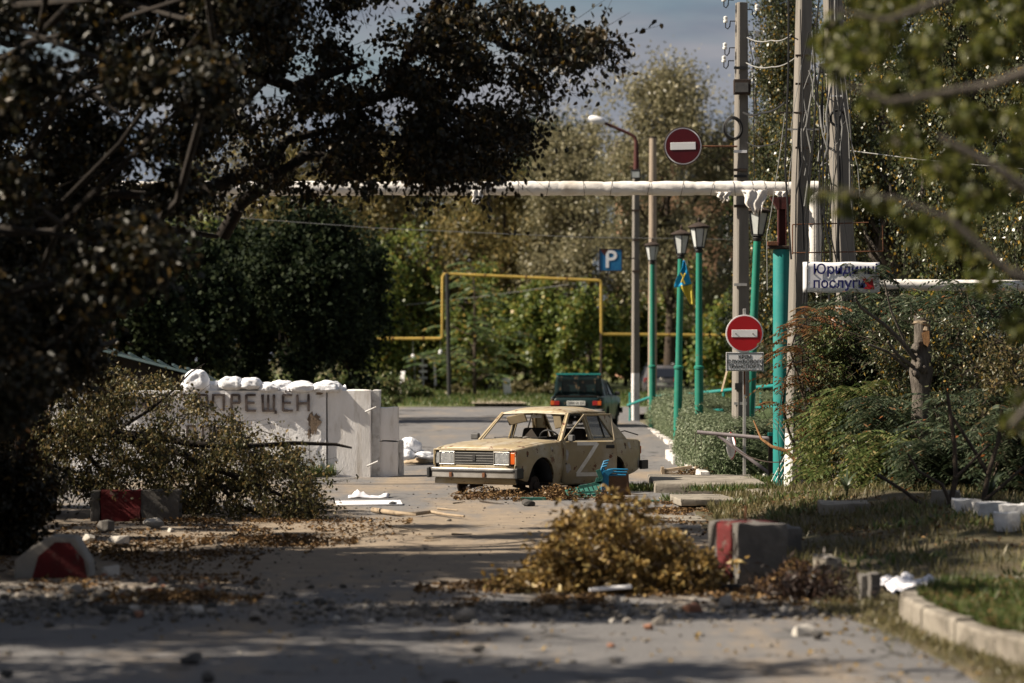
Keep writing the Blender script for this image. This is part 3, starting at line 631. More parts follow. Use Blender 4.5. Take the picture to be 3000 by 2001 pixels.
# fixed closed door on the far side, open door on the near side
def front_door(s, ang):
    hx, hy = .655, .775
    d = side_panel(-.285, .655, s).build('front_door', M_['beige'], car, False, smooth=35, solid=.014)
    inn = MB().grid([[(x, s*.70, z) for z in (.26, .5, .89)] for x in (-.27, .2, .64)]).build('door_trim', M_['interior'], d, False)
    mb = MB(); flatbar(mb, [(.62, .905), (.205, 1.315)], .030, s, .028); flatbar(mb, [(.22, 1.315), (-.265, 1.318)], .030, s, .028); flatbar(mb, [(-.262, 1.325), (-.268, .905)], .030, s, .028)
    mb.build('window_frame', M_['beige'], d, False, bevel=.006)
    hd = MB().box((-.17, s*.797, .812), (.15, .016, .052)).build('door_handle', M_['black'], d, False, bevel=.006)
    if s == 1:
        MB().box((.53, .86, .955), (.06, .17, .105)).build('wing_mirror', M_['bumper_grey'], d, False, bevel=.02, seg=3)
        MB().bar((.53, .76, .92), (.53, .84, .94), .03).build('mirror_arm', M_['black'], d, False)
        def st(pts, w, n, m, off=.004):
            mb = MB()
            for (xa, za), (xb, zb) in zip(pts[:-1], pts[1:]):
                k = 6
                for i in range(k):
                    A = Vector((xa+(xb-xa)*i/k, 0, za+(zb-za)*i/k)); Bq = Vector((xa+(xb-xa)*(i+1)/k, 0, za+(zb-za)*(i+1)/k)); t = (Bq-A).normalized(); nn = Vector((-t.z, 0, t.x))*w/2
                    q = [A+nn, A-nn, Bq-nn, Bq+nn]; mb.add([(v.x, yz(v.z)+off, v.z) for v in q], [(0, 1, 2, 3)])
            return mb.build(n, M_[m], d, False)
        st([(.40, .862), (.05, .862)], .055, 'letter_stroke', 'tape'); st([(.045, .875), (.40, .385)], .060, 'letter_stroke', 'tape', .005); st([(.415, .375), (-.02, .375)], .062, 'letter_stroke', 'tape', .006)
        def blob(cx, cz, rx, rz, m, n, seed):
            r_ = np.random.default_rng(seed); k = 14
            pts = [(cx+rx*math.cos(2*math.pi*i/k)*r_.uniform(.55, 1.2), cz+rz*math.sin(2*math.pi*i/k)*r_.uniform(.55, 1.2)) for i in range(k)]
            MB().add([(x, yz(z)+.0045, z) for x, z in pts], [tuple(range(k))]).build(n, M_[m], d, False)
        blob(.58, .70, .03, .10, 'filler', 'filler_patch', 1); blob(.56, .48, .05, .085, 'filler', 'filler_patch', 2); blob(.645, .74, .008, .10, 'rust', 'rust_patch', 3); blob(.60, .55, .012, .02, 'letter', 'bullet_hole', 4); blob(-.20, .70, .010, .010, 'letter', 'bullet_hole', 5)
    M = Matrix.Translation((hx, s*hy, 0)) @ Matrix.Rotation(-s*ang, 4, 'Z') @ Matrix.Translation((-hx, -s*hy, 0))
    for o in [d]+list(d.children): o.data.transform(M)
    if ang: d['label'] = 'open front door with taped letter and grey filler'
front_door(1, R(37)); front_door(-1, 0)
def side_blob(cx, cz, rx, rz, m, n, seed, s=1):
    r_ = np.random.default_rng(seed); k = 12
    pts = [(cx+rx*math.cos(2*math.pi*i/k)*r_.uniform(.5, 1.25), cz+rz*math.sin(2*math.pi*i/k)*r_.uniform(.5, 1.25)) for i in range(k)]
    MB().add([(x, s*(yz(z)-taper(x)+.0035), z) for x, z in pts], [tuple(range(k))]).build(n, M_[m], car, False)
side_blob(1.78, .745, .035, .045, 'rust', 'rust_patch', 1); side_blob(1.80, .71, .02, .03, 'letter', 'bullet_hole', 2); side_blob(1.02, .80, .035, .05, 'filler', 'filler_patch', 3); side_blob(1.0, .77, .025, .02, 'rust', 'rust_patch', 4); side_blob(1.48, .75, .012, .015, 'rust', 'rust_patch', 5)
side_blob(-1.42, .80, .04, .04, 'rust', 'rust_patch', 6); side_blob(-1.56, .79, .06, .05, 'filler', 'filler_patch', 7); side_blob(-1.92, .50, .05, .09, 'filler', 'filler_patch', 8); side_blob(-1.42, .76, .015, .035, 'letter', 'bullet_hole', 9)
r9 = np.random.default_rng(9)
for i in range(16):
    x_, z_ = r9.choice([r9.uniform(.75, 1.85), r9.uniform(-1.9, -1.45)]), r9.uniform(.60, .86)
    if z_ < ztop(x_)-.05 and z_ > zbot(x_)+.05: side_blob(x_, z_, .016, .014, 'filler', 'paint_chip', 40+i); side_blob(x_+.003, z_, .009, .009, 'letter', 'bullet_hole', 70+i)
for i in range(12):
    x_, y_ = r9.uniform(.9, 1.95), r9.uniform(-.6, .6); k = 9; z_ = ztop(x_)+.010+.030*(1-abs(y_/.72)**2.6)+.022; rr = r9.uniform(.012, .03)
    MB().add([(x_+rr*math.cos(6.283*q/k)*r9.uniform(.6, 1.2), y_+rr*math.sin(6.283*q/k)*r9.uniform(.6, 1.2), z_) for q in range(k)], [tuple(range(k))]).build('rust_patch', M_['rust'], car, False)
v = car_part(MB().box((.17, -.34, 1.235), (.03, .36, .15), Matrix.Rotation(R(18), 3, 'Y') @ Matrix.Rotation(R(12), 3, 'X')), 'sun_visor', 'lining', bevel=.012)
car_part(MB().box((.16, .42, 1.22), (.05, .14, .25), Matrix.Rotation(R(10), 3, 'X')), 'sun_visor', 'lining', bevel=.012)
car_part(MB().tube([(.42, -.30, .93), (.36, -.31, 1.14)], .008, 5), 'antenna', 'black')
car_part(MB().box((.62, -.855, .965), (.07, .15, .10)), 'wing_mirror', 'bumper_grey', bevel=.02); car_part(MB().bar((.62, -.75, .93), (.62, -.82, .95), .03), 'mirror_arm', 'black')
car_part(MB().tube([(-1.58, .30, .93), (-1.72, .62, 1.02), (-1.86, .80, .95)], .011, 5), 'loose_trim', 'black')
car_part(MB().lathe([(.02, 0), (.05, .01), (.05, .02), (.01, .03)], (.70, .13, .945), 12), 'vent_cap', 'chrome')
# ---- the green saloon with its boot open
gcar = thing('green_car', 'dark green saloon parked with its boot lid raised beyond the beige car', 'car', (2.20, 84.6, .2), R(90-9.5))
sedan(gcar, 'bottle', trunk_open=True)
for s in (1, -1):
    d = side_panel(-.285, .655, s).build('front_door', M_['bottle'], gcar, False, smooth=35, solid=.014)
    mb = MB(); flatbar(mb, [(.62, .905), (.205, 1.315), (-.265, 1.318), (-.268, .905)], .030, s, .028); mb.build('window_frame', M_['bottle'], d, False)
    MB().prism([(.58, .915), (.20, 1.30), (-.25, 1.30), (-.25, .915)], lambda x, z: (x, s*(gz(z)-.008), z), lambda x, z: (x, s*(gz(z)-.013), z)).build('door_glass', M_['car_glass'], d, False)
    MB().box((-.17, s*.797, .812), (.15, .016, .052)).build('door_handle', M_['chrome'], d, False, bevel=.006)
    MB().box((.55, s*.87, .955), (.07, .17, .12)).build('wing_mirror', M_['black'], d, False, bevel=.02)
    for x in (FA, RA): wheel(gcar, x, s*.68, .285)
MB().grid([[(.66-.46*k, .62*q-.05*k*q, .925+.41*k) for q in (-1, 0, 1)] for k in (0, .5, 1)]).build('windscreen', M_['car_glass'], gcar, False)
MB().grid([[(-1.52+.44*k, .62*q-.05*k*q, .93+.40*k) for q in (-1, 0, 1)] for k in (0, .5, 1)]).build('rear_window', M_['car_glass'], gcar, False)
# ---- the dark estate far behind
suv = thing('parked_estate', 'charcoal off-road estate car parked behind the green lantern posts', 'car', ((1928-1500)/F*146, 146, .25), R(90+2))
def suv_sec(x):
    zt = float(np.interp(x, [-2.3, -2.25, -2.0, -1.6, .2, .9, 1.0, 2.2], [1.02, 1.08, 1.60, 1.70, 1.72, 1.30, 1.12, .95])); zb_ = .42; mid = 1.02
    half = [(.80, zb_), (.92, .55), (.93, .85), (.90, min(mid, zt-.02))]
    if zt > mid+.1: half += [(.70+.02, zt-.10), (.60, zt)]
    else: half += [(.86, zt-.01), (.75, zt)]
    return [(x, y, z) for y, z in half]+[(x, -y, z) for y, z in reversed(half)]
MB().loft([suv_sec(x) for x in (-2.3, -2.25, -2.0, -1.6, -.6, .2, .9, 1.0, 1.7, 2.2)]).build('body', M_['charcoal'], suv, False, smooth=40)
MB().grid([[(-2.30+.27*k+.0, .74*q-.07*k*q, 1.10+.44*k) for q in np.linspace(-1, 1, 5)] for k in (0, .5, 1)]).build('rear_window', M_['dark_glass'], suv, False, solid=.02, off=1)
for s in (1, -1):
    mb = MB(); mb.tube([(-1.9, s*.62, 1.70), (-1.8, s*.64, 1.78), (.0, s*.64, 1.80), (.1, s*.62, 1.74)], .02, 6); mb.build('roof_rail', M_['steel'], suv, False)
    l = MB().box((-2.31, s*.76, .97), (.06, .30, .22)).build('tail_light', M_['redlens'], suv, False, bevel=.03)
    MB().box((-2.345, s*.74, .92), (.02, .14, .10)).build('reverse_lens', M_['lens'], l, False, bevel=.01)
    for x in (1.4, -1.4): wheel(suv, x, s*.80, .34, .34, .22)
MB().box((-2.34, 0, .56), (.12, 1.74, .26)).build('rear_bumper', M_['bumper_grey'], suv, False, bevel=.04)
mb = MB(); Mx = Matrix.Rotation(R(90), 3, 'Y'); n = 20
mb.tube([(-2.345, .10*math.cos(2*math.pi*i/n), .98+.10*math.sin(2*math.pi*i/n)) for i in range(n+1)], .013, 6, cap=False)
for a, b in (((.05, 1.06), (0, 1.0)), ((-.05, 1.06), (0, 1.0)), ((.085, 1.02), (.04, .90)), ((.04, .90), (0, .97)), ((0, .97), (-.04, .90)), ((-.04, .90), (-.085, 1.02))): mb.bar((-2.345, a[0], a[1]), (-2.345, b[0], b[1]), .016, .02)
mb.build('emblem', M_['chrome'], suv, False)
MB().box((-2.325, 0, .76), (.02, .5, .11)).build('number_plate', M_['plate'], suv, False)
rg = np.random.default_rng(11)
# ------------------------------------------------------------------ white concrete roadblock on the left
YB = 51.3
wall = thing('roadblock_wall', 'white painted block wall with black painted Cyrillic warning letters', 'wall', (-6, YB, 0))
x0, x1, x2 = P(120, 0, YB).x, P(957, 0, YB).x, P(1090, 0, YB+.3).x
mb = MB(); rows = []
for i in range(70):
    x = x0+(x1-.01-x0)*i/69; r = [(x, YB+.5, -.05), (x, YB+.5, 1.56)]
    r += [(x, YB+.02+(.018*noise.noise(Vector((x*3, z*3, 1)))+.008*noise.noise(Vector((x*14, z*14, 2))))*(0 if z > 1.55 else 1), z) for z in np.linspace(1.56, -.05, 26)]
    rows.append(r)
mb.grid(rows).build('painted_face', M_['white_rough'], wall, smooth=50)
sl = rough_box(((x1+x2)/2, YB+.30, .765), (x2-x1-.01, .52, 1.63), rg, n=6, amp=.012).build('smooth_slab', M_['white_paint'], wall, smooth=40, bevel=.012)
for px, py, w in ((1040, 1193, 1), (1045, 1352, 1)):
    a = P(px+30, py+14, YB-.02); MB().tube([a, a+Vector((.20, -.02, .09))], .016, 8).build('lifting_loop', M_['white_wash'], wall, smooth=50)
rough_box((x2+.075, YB+.45, .78), (.14, .6, 1.58), rg, n=4, amp=.02).build('end_slab', M_['white_wash'], wall, smooth=40)
def lpts(cx, y0_, w, h, strokes):
    return [[(cx+a*w, y0_+b*h) for a, b in st] for st in strokes]
GL = {'П': [[(-.5, 1), (-.5, 0)], [(-.55, 0), (.55, 0)], [(.5, 0), (.5, 1)]], 'Р': [[(-.4, 1), (-.4, 0), (.4, 0), (.4, .5), (-.4, .5)]], 'О': [[(-.4, 0), (.4, 0), (.45, 1), (-.4, 1), (-.4, 0)]],
      'Х': [[(-.5, 0), (.5, 1)], [(.5, 0), (-.5, 1)]], 'Д': [[(-.6, 1.1), (-.6, .85), (.6, .85), (.6, 1.1)], [(-.35, .85), (-.1, 0), (.3, 0), (.35, .85)]], 'З': [[(-.45, 0), (.45, 0), (.4, .48), (-.1, .5)], [(.4, .5), (.45, 1), (-.5, 1)]],
      'А': [[(-.5, 1), (-.42, 0), (.42, 0), (.5, 1)], [(-.45, .6), (.45, .6)]], 'Е': [[(.5, 0), (-.45, 0), (-.45, 1), (.5, 1)], [(-.45, .5), (.35, .5)]], 'Щ': [[(-.55, 0), (-.5, 1), (.5, 1), (.5, 0)], [(0, 0), (0, 1)], [(.5, 1), (.65, 1), (.65, 1.2)]],
      'Н': [[(-.5, 0), (-.5, 1)], [(-.5, .55), (.5, .5)], [(.5, -.02), (.5, 1.02)]], 'Ё': [[(.5, 0), (-.45, 0), (-.45, 1), (.5, 1)], [(-.45, .5), (.35, .5)], [(-.25, -.24), (-.15, -.24)], [(.2, -.26), (.3, -.26)]]}
def paint_letter(ch, px, py, w, h):
    mb = MB()
    for st in lpts(px, py, w, h, GL[ch]):
        for (ax, ay), (bx, by) in zip(st[:-1], st[1:]):
            A, B = P(ax+rg.uniform(-1, 1), ay, YB), P(bx+rg.uniform(-1, 1), by, YB); k = 4
            for i in range(k):
                a = A.lerp(B, i/k-.02); b = A.lerp(B, (i+1)/k+.02); a.y = b.y = YB-.004-.0007*i
                mb.bar(a, b, rg.uniform(.034, .046), .05, up=(0, 1, 0))
    o = mb.build('painted_letter', M_['letter'], wall); return o
lx = [(300, 'П', 26), (340, 'Р', 26), (382, 'О', 26), (420, 'Х', 26), (442, 'О', 26), (481, 'Д', 28), (545, 'З', 34), (594, 'А', 28), (640, 'П', 32), (690, 'Р', 28), (735, 'Е', 28), (786, 'Щ', 32), (842, 'Ё', 28), (888, 'Н', 34)]
for px, ch, w in lx: paint_letter(ch, px, 1157, w, 46)
for px, ch, w in ((606, 'П', 22), (640, 'Р', 26), (560, 'О', 26)): paint_letter(ch, px, 1248, w, 50)
def wall_blob(px, py, w, h, m, n, seed, k=20):
    r_ = np.random.default_rng(seed); pts = [P(px+w*math.cos(2*math.pi*i/k)*r_.uniform(.35, 1.15), py+h*math.sin(2*math.pi*i/k)*r_.uniform(.5, 1.15), YB-.0035) for i in range(k)]
    c = sum(pts, Vector())/k; mb = MB(); mb.add([c]+pts, [(0, 1+i, 1+(i+1) % k) for i in range(k)]); mb.build(n, M_[m], wall)
wall_blob(922, 1236, 22, 36, 'brown_plaster', 'bare_patch', 5); wall_blob(906, 1270, 7, 16, 'brown_plaster', 'bare_patch', 6); wall_blob(935, 1152, 12, 6, 'brown_plaster', 'bare_patch', 7); wall_blob(912, 1350, 6, 7, 'brown_plaster', 'bare_patch', 9); wall_blob(955, 1385, 7, 14, 'brown_plaster', 'bare_patch', 10)
mb = MB(); mb.tube([P(x, y, YB-.002) for x, y in ((906, 1215), (904, 1240), (909, 1280), (906, 1300), (908, 1345))], .006, 4); mb.build('crack', M_['letter'], wall)
# small blocks beside it
def block(name, label, c, d, m='white_wash', rz=0, cat='concrete block', amp=.018, n=5, chip=.02, group=None):
    return single(rough_box(c, d, rg, rz, n, amp, chip=chip), name, M_[m], label, cat, (c[0], c[1], c[2]-d[2]/2), group, smooth=45)
a = P(1111, 0, 51.6); b = P(1167, 0, 51.6)
block('concrete_block', 'upper whitewashed block stacked at the end of the white wall', ((a.x+b.x)/2, 51.75, .955), (b.x-a.x, .5, .60), 'white_paint', R(4))
b = P(1168, 0, 51.6); block('concrete_block', 'lower whitewashed block standing on the ground under the stacked one', ((a.x+b.x)/2, 51.75, .315), (b.x-a.x, .5, .64), 'white_paint', R(-3))
a = P(1169, 0, 51.8); b = P(1181, 0, 51.8); block('concrete_block', 'thin whitewashed slab standing upright against the lower block', ((a.x+b.x)/2, 51.9, .325), (b.x-a.x, .5, .65), 'white_wash', 0, amp=.008)
def sandbag(label, c, d, rz=0, tilt=0, seed=0, group='white sandbags on the wall'):
    r_ = np.random.default_rng(seed); M = Matrix.Rotation(rz, 3, 'Z') @ Matrix.Rotation(tilt, 3, 'Y'); bm = bmesh.new(); bmesh.ops.create_cube(bm, size=2); bmesh.ops.subdivide_edges(bm, edges=bm.edges[:], cuts=11, use_grid_fill=True); q = Vector(r_.uniform(-9, 9, 3))
    for v in bm.verts:
        u = v.co.copy(); e = (abs(u.x)**3.2+abs(u.y)**2.6+abs(u.z)**2.2)**(1/2.6); p = u/max(e, .3)*1.0
        p.z = p.z*(1-.35*abs(p.x)**2.5) if p.z > 0 else p.z*.45; p += noise.noise_vector(p*1.6+q)*.15+noise.noise_vector(p*4.0+q)*.09+noise.noise_vector(Vector((p.x*3, p.y*10, p.z*7))+q)*.05
        v.co = M @ Vector((p.x*d[0]/2, p.y*d[1]/2, p.z*d[2]/2))+Vector(c)
    bm.verts.index_update(); mb = MB(); mb.add([v.co for v in bm.verts], [[v.index for v in f.verts] for f in bm.faces]); bm.free()
    t = thing('sandbag', label, 'sandbag', (c[0], c[1], c[2]-d[2]/2), group=group); mb.build('sack', M_['sandbag'], t, smooth=180)
    e = M @ Vector((d[0]*.5*(1 if seed % 2 else -1), 0, .02))+Vector(c); mb = MB(); mb.tube([e, e+M @ Vector((.05*(1 if seed % 2 else -1), .01, .015))], [.03, .055], 7); mb.build('tied_end', M_['sandbag'], t, smooth=60)
    return t
bags = [(575, 1118, 62, 50, 'plump white sandbag half hidden by leaves under the teal roof edge'), (624, 1128, 54, 32, 'small white sandbag next to the plump one on the wall'), (676, 1122, 58, 38, 'white sandbag with an upright tied neck on the wall'), (712, 1136, 92, 22, 'flat white sandbag sagging over the painted letters'),
        (735, 1126, 60, 34, 'white sandbag behind the flat one on the wall'), (778, 1133, 62, 28, 'low white sandbag above the letter with three uprights'), (785, 1124, 50, 24, 'white sandbag tucked behind a lower one'), (826, 1130, 64, 34, 'round white sandbag above the two-dot letter'), (884, 1131, 64, 32, 'white sandbag above the last painted letter'),
        (925, 1136, 40, 22, 'small sagging white sandbag between two rounder ones'), (960, 1130, 70, 34, 'large smooth white sandbag near the smooth slab'), (988, 1136, 24, 20, 'endmost little white sandbag by the smooth slab')]
for i, (px, py, w, h, lab) in enumerate(bags):
    Yb = YB+.12+.16*(i % 2); p = P(px, py, Yb); sandbag(lab, (p.x, Yb+.06, 1.585+(.06 if i in (0, 2, 4) else 0)), (w*Yb/F*1.34, .50, h*Yb/F*(1.45 if i != 0 else 1.9)), R(rg.uniform(-8, 8)), 0, i)
for i, (px, py, w, h, r_, lab) in enumerate([(1192, 1338, 50, 36, 0, 'grey white sandbag slumped at the foot of the pile by the car'), (1205, 1308, 62, 44, -35, 'top white sandbag leaning on the pile by the car'), (1222, 1330, 60, 30, -20, 'middle white sandbag in the pile by the car'), (1248, 1338, 60, 26, -10, 'torn white sandbag spilling sand beside the car nose'), (1190, 1318, 44, 34, 10, 'sandbag wedged against the thin slab')]):
    Yb = 57.5+.3*(i % 3); p = P(px, py, Yb); sandbag(lab, (p.x, Yb, max(p.z, .10)), (w*Yb/F, .5, h*Yb/F*1.15), R(rg.uniform(-20, 20)), R(-r_), 20+i, 'white sandbags piled by the car')
single(rock(rg, Vector((G(1225, 1366).x, 58.6, -.06)), .30, (1.9, 1.3, .30), 3), 'sand_heap', mat('loose_sand', (.40, .32, .23), (.30, .24, .17), 6, .95, .5, 30), 'low heap of spilled sand under the sandbag pile', 'sand heap', (G(1215, 1366).x, 57, 0), smooth=60)
# guard booth behind the wall
bt = thing('guard_booth', 'small red-brown booth with a sloping pale teal sheet roof', 'booth', (-8.6, 60, 0))
a, b = P(250, 1010, 58.5), P(592, 1098, 58.5)
MB().add([a, b, b+Vector((0, 3, -.22)), a+Vector((0, 3, -.22))], [(0, 1, 2, 3)]).build('roof_sheet', M_['teal_roof'], bt, solid=.05)
n = 9
for i in range(n):
    p = a.lerp(b, i/(n-1))+Vector((0, -.01, .06)); MB().bar(p, p+Vector((0, 3, -.22)), .05, .04).build('roof_rib', M_['teal_roof'], bt)
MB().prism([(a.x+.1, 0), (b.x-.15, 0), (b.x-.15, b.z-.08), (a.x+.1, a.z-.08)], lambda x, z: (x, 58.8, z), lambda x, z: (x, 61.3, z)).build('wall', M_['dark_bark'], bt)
MB().box((-9.0, 58.78, 1.2), (.9, .04, .8)).build('window', M_['window'], bt)

# ------------------------------------------------------------------ wrapped heating pipe and its support
YP = 47.6; zc = P(0, 552, YP).z
pipe = thing('heating_pipe', 'thick wrapped white heating pipe crossing high above the road', 'pipe', (0, YP, zc))
xs = np.linspace(P(-260, 0, YP).x, P(2400, 0, YP).x, 330); rows = []
for i, x in enumerate(xs):
    r = .118+.010*noise.noise(Vector((x*2.1, 3, 1)))+.012*max(0, noise.noise(Vector((x*.9, 7, 1)))); n = 22; row = []
    if abs((x*1.31) % 1.0) < .06: r -= .010
    for j in range(n+1):
        a = 2*math.pi*j/n; w = .013*noise.noise(Vector((x*3.5+2.2*math.sin(a), math.cos(a)*2.2, a*.3)))+.009*noise.noise(Vector((x*9+4*a, math.cos(a)*3, math.sin(a)*3)))
        row.append((x, YP+math.cos(a)*(r+w), zc+math.sin(a)*(r+w)))
    rows.append(row)
MB().grid(rows).build('wrapping', M_['wrap'], pipe, smooth=180)
for px in (985, 1130, 1270, 1395, 1420, 1518, 1605, 1710, 1790, 1900, 1998, 2085, 2150, 2205, 2240, 2300):
    x = P(px, 0, YP).x; mb = MB(); n = 18; sl_ = rg.uniform(-.03, .03); mb.tube([(x+sl_*math.sin(2*math.pi*i/n), YP+.128*math.cos(2*math.pi*i/n), zc+.128*math.sin(2*math.pi*i/n)) for i in range(n+1)], .0035, 4, cap=False); mb.build('binding_wire', M_['dark_rust'], pipe)
def rag(px, py, w, h, seed, up=False):
    r_ = np.random.default_rng(seed); rows = []
    for j in range(9):
        t = j/8; ww = w*(1-.5*t) if not up else w*(1-.55*t)
        rows.append([P(px+ww*(i/10-.5)+6*t*math.sin(j*1.2+seed), py+h*t*(1+.25*r_.uniform(-1, 1)*(j == 8)), YP-.14+.03*math.sin(i*1.4+j*.6)-.02*t) for i in range(11)])
    MB().grid(rows).build('loose_wrapping', M_['wrap'], pipe, smooth=180, solid=.006)
rag(1398, 556, 40, 40, 3); rag(2212, 556, 78, 62, 5); rag(2120, 562, 46, 26, 6); rag(2290, 560, 44, 22, 7)
mb = MB(); top = P(2385, 552, YP); mb.tube([top+Vector((-.1, 0, 0)), top, top+Vector((.06, 0, -.06)), P(2387, 575, YP), P(2387, 835, YP), P(2392, 845, YP), P(2420, 832, YP), P(2560, 834, YP), P(2800, 836, YP), P(3100, 838, YP)], [.12, .12, .12, .125, .118, .118, .10, .095, .095, .095], 18)
mb.build('branch_pipe', M_['wrap'], pipe, smooth=60)
col = thing('pipe_column', 'thick teal steel column with a maroon bracket holding up the white pipe', 'column', (P(2289, 0, 47).x, 47.1, 0))
cx = P(2289, 0, 47.1).x
MB().lathe([(.135, -.05), (.138, .05), (.138, P(0, 735, 47.1).z), (.13, P(0, 731, 47.1).z)], (cx, 47.1, 0), 32).build('shaft', M_['teal'], col, smooth=40)
MB().box((cx+.0, 47.1, P(0, 724, 47).z), (.46, .30, .05)).build('cap_plate', M_['dark_rust'], col, bevel=.01)
MB().box((cx-.16, 46.98, P(0, 714, 47).z), (.17, .10, .07)).build('clamp', M_['rust'], col, bevel=.01)
z1, z2 = P(0, 722, 47).z, P(0, 582, 47).z
mb = MB()
for dx in (-.06, .06): mb.box((cx+dx+.01, 47.1, (z1+z2)/2), (.018, .17, z2-z1))
mb.box((cx+.01, 47.1, (z1+z2)/2), (.11, .02, z2-z1)); mb.build('steel_post', M_['maroon'], col)
MB().prism([(cx-.19, z2+.03), (cx+.20, z2+.03), (cx+.09, z2-.17), (cx-.07, z2-.17)], lambda x, z: (x, 47.02, z), lambda x, z: (x, 47.20, z)).build('bracket', M_['maroon'], col)

# ------------------------------------------------------------------ concrete poles
def conc_pole(name, label, b, t, wb, wt, white=0., cat='utility pole', rz=.5, m='pole'):
    o = thing(name, label, cat, b); b = Vector(b); t = Vector(t)
    def sec(k, zz=None):
        c = b.lerp(t, k); w = wb+(wt-wb)*k; q = [(-.5, -.36), (-.38, -.5), (.38, -.5), (.5, -.36), (.42, .5), (-.42, .5)]; ca, sa = math.cos(rz), math.sin(rz)
        return [c+Vector(((x*ca-y*sa)*w, (x*sa+y*ca)*w, 0)) for x, y in q]
    H = (t-b).length; kw = white/H
    if white: MB().loft([sec(-.02), sec(kw)]).build('painted_base', M_['white_wash'], o, bevel=.008)
    MB().loft([sec(kw), sec((1+kw)/2), sec(1)]).build('shaft', M_[m], o, bevel=.008); return o
def base(px, Y): return Vector(((px-1500)/F*Y, Y, 0))
YA = 54.0
pA = conc_pole('utility_pole', 'concrete utility pole with insulators carrying the hanging round sign', base(2169, YA), P(2172, 8, YA), .30, .20, P(0, 1275, YA).z, rz=.35)
pB = conc_pole('utility_pole', 'concrete pole with whitewashed foot rising beside the teal column', base(2327, 45.4), P(2358, -160, 45.4), .29, .21, P(0, 1268, 45.4).z, rz=.35)
pC = conc_pole('utility_pole', 'concrete pole wrapped in loose cables behind the white advert board', base(2502, 47.0), P(2432, -160, 47.0), .34, .27, 1.0, rz=.3)
def insul(pole, pt, s, k=1.0):
    pt = Vector(pt); mb = MB(); e = pt+Vector((s*.19*k, 0, .02))
    mb.tube([pt, pt+Vector((s*.10*k, 0, 0)), pt+Vector((s*.11*k, 0, -.10*k)), pt+Vector((s*.15*k, 0, -.15*k)), pt+Vector((s*.19*k, 0, -.12*k)), e], .012, 6); h = mb.build('hook', M_['black'], pole, smooth=60)
    MB().lathe([(.02, -.05), (.042, -.045), (.045, -.01), (.03, 0), (.038, .02), (.038, .06), (.018, .075)], e, 12).build('insulator', M_['porcelain'], h, smooth=50)
for px, py, s in ((2155, 62, -1), (2153, 140, -1), (2150, 178, -1), (2188, 28, 1), (2189, 104, 1), (2190, 182, 1), (2150, 0, -1)): insul(pA, P(px, py, YA-.02), s)
def box_on(pole, n, px0, py0, px1, py1, Y, m, d=.16, **k):
    a, b = P(px0, py0, Y), P(px1, py1, Y); return MB().box(((a.x+b.x)/2, Y-d/2, (a.z+b.z)/2), (b.x-a.x, d, a.z-b.z)).build(n, M_[m], pole, **k)
jb = box_on(pA, 'junction_box', 2148, 234, 2198, 278, YA-.14, 'dark_rust', bevel=.012); box_on(pA, 'box_lid', 2154, 242, 2192, 270, YA-.30, 'bumper_grey', .02)
for y0_, m in ((440, 'sign_white'), (512, 'black'), (494, 'dark_rust'), (195, 'black'), (1178, 'steel'), (830, 'steel'), (600, 'dark_rust')): box_on(pA, 'pole_band', 2150, y0_, 2188, y0_+8, YA-.135, m, .03)
box_on(pA, 'meter_box', 2153, 1122, 2172, 1142, YA-.15, 'black', .06)
for y0_ in (160, 243, 328, 430): box_on(pB, 'pole_band', 2330, y0_, 2368, y0_+6, 45.25, 'dark_rust', .03)
mb = MB(); mb.bar(P(2302, 379, 45.2), P(2400, 379, 45.2), .025); mb.build('cross_bracket', M_['steel'], pB); MB().bar(P(2285, 330, 45.2), P(2360, 330, 45.2), .025).build('cross_bracket', M_['dark_rust'], pB)
box_on(pC, 'cable_box', 2396, 188, 2432, 216, 46.75, 'bumper_grey', bevel=.01); box_on(pC, 'pole_band', 2424, 279, 2466, 284, 46.82, 'sign_white', .03)
tb = box_on(pC, 'terminal_strip', 2399, 310, 2413, 376, 46.75, 'porcelain', .08, bevel=.01)
for i in range(5): MB().box(P(2411, 322+i*11, 46.64), (.035, .03, .02)).build('terminal', M_['porcelain'], tb)
# wire frame behind the advert board
fr = thing('wire_frame', 'thin rusty rectangular wire frame fixed across the two cable poles', 'frame', P(2440, 740, 45.1))
for a, b in (((2322, 658), (2545, 652)), ((2322, 741), (2587, 736)), ((2322, 658), (2322, 745)), ((2587, 736), (2585, 660))): MB().tube([P(*a, 45.1), P(*b, 45.1)], .010, 6).build('rod', M_['rust'], fr)
# street lamp pole
YL = 93.0
sl = conc_pole('street_lamp', 'concrete street lamp post with a curved arm and white shade', base(1861, YL), P(1863, 500, YL), .25, .20, P(0, 1093, YL).z, cat='street lamp', rz=.3)
mb = MB(); mb.tube([P(1864, 510, YL), P(1864, 452, YL), P(1864, 415, YL), P(1858, 400, YL), P(1840, 390, YL), P(1770, 360, YL)], [.10, .085, .065, .055, .05, .05], 8); mb.build('lamp_arm', M_['maroon'], sl, smooth=60)
Mx = Matrix.Rotation(R(-74), 3, 'Y'); MB().lathe([(.02, -.28), (.09, -.24), (.13, -.08), (.135, .06), (.11, .20), (.06, .27), (.03, .30)], P(1750, 352, YL), 18, Mx).build('lamp_shade', M_['lamp_white'], sl, smooth=60)
f = box_on(sl, 'floodlight', 1848, 497, 1877, 524, YL-.15, 'black', .16, bevel=.02); box_on(sl, 'floodlight_glass', 1852, 503, 1873, 520, YL-.31, 'lamp_glass', .01)
for y0_ in (614, 700, 792): box_on(sl, 'pole_band', 1852, y0_, 1874, y0_+6, YL-.12, 'dark_rust', .03)
rp_ = thing('old_pole', 'bare round wooden post without wires behind the street lamp', 'pole', base(1912, 99))
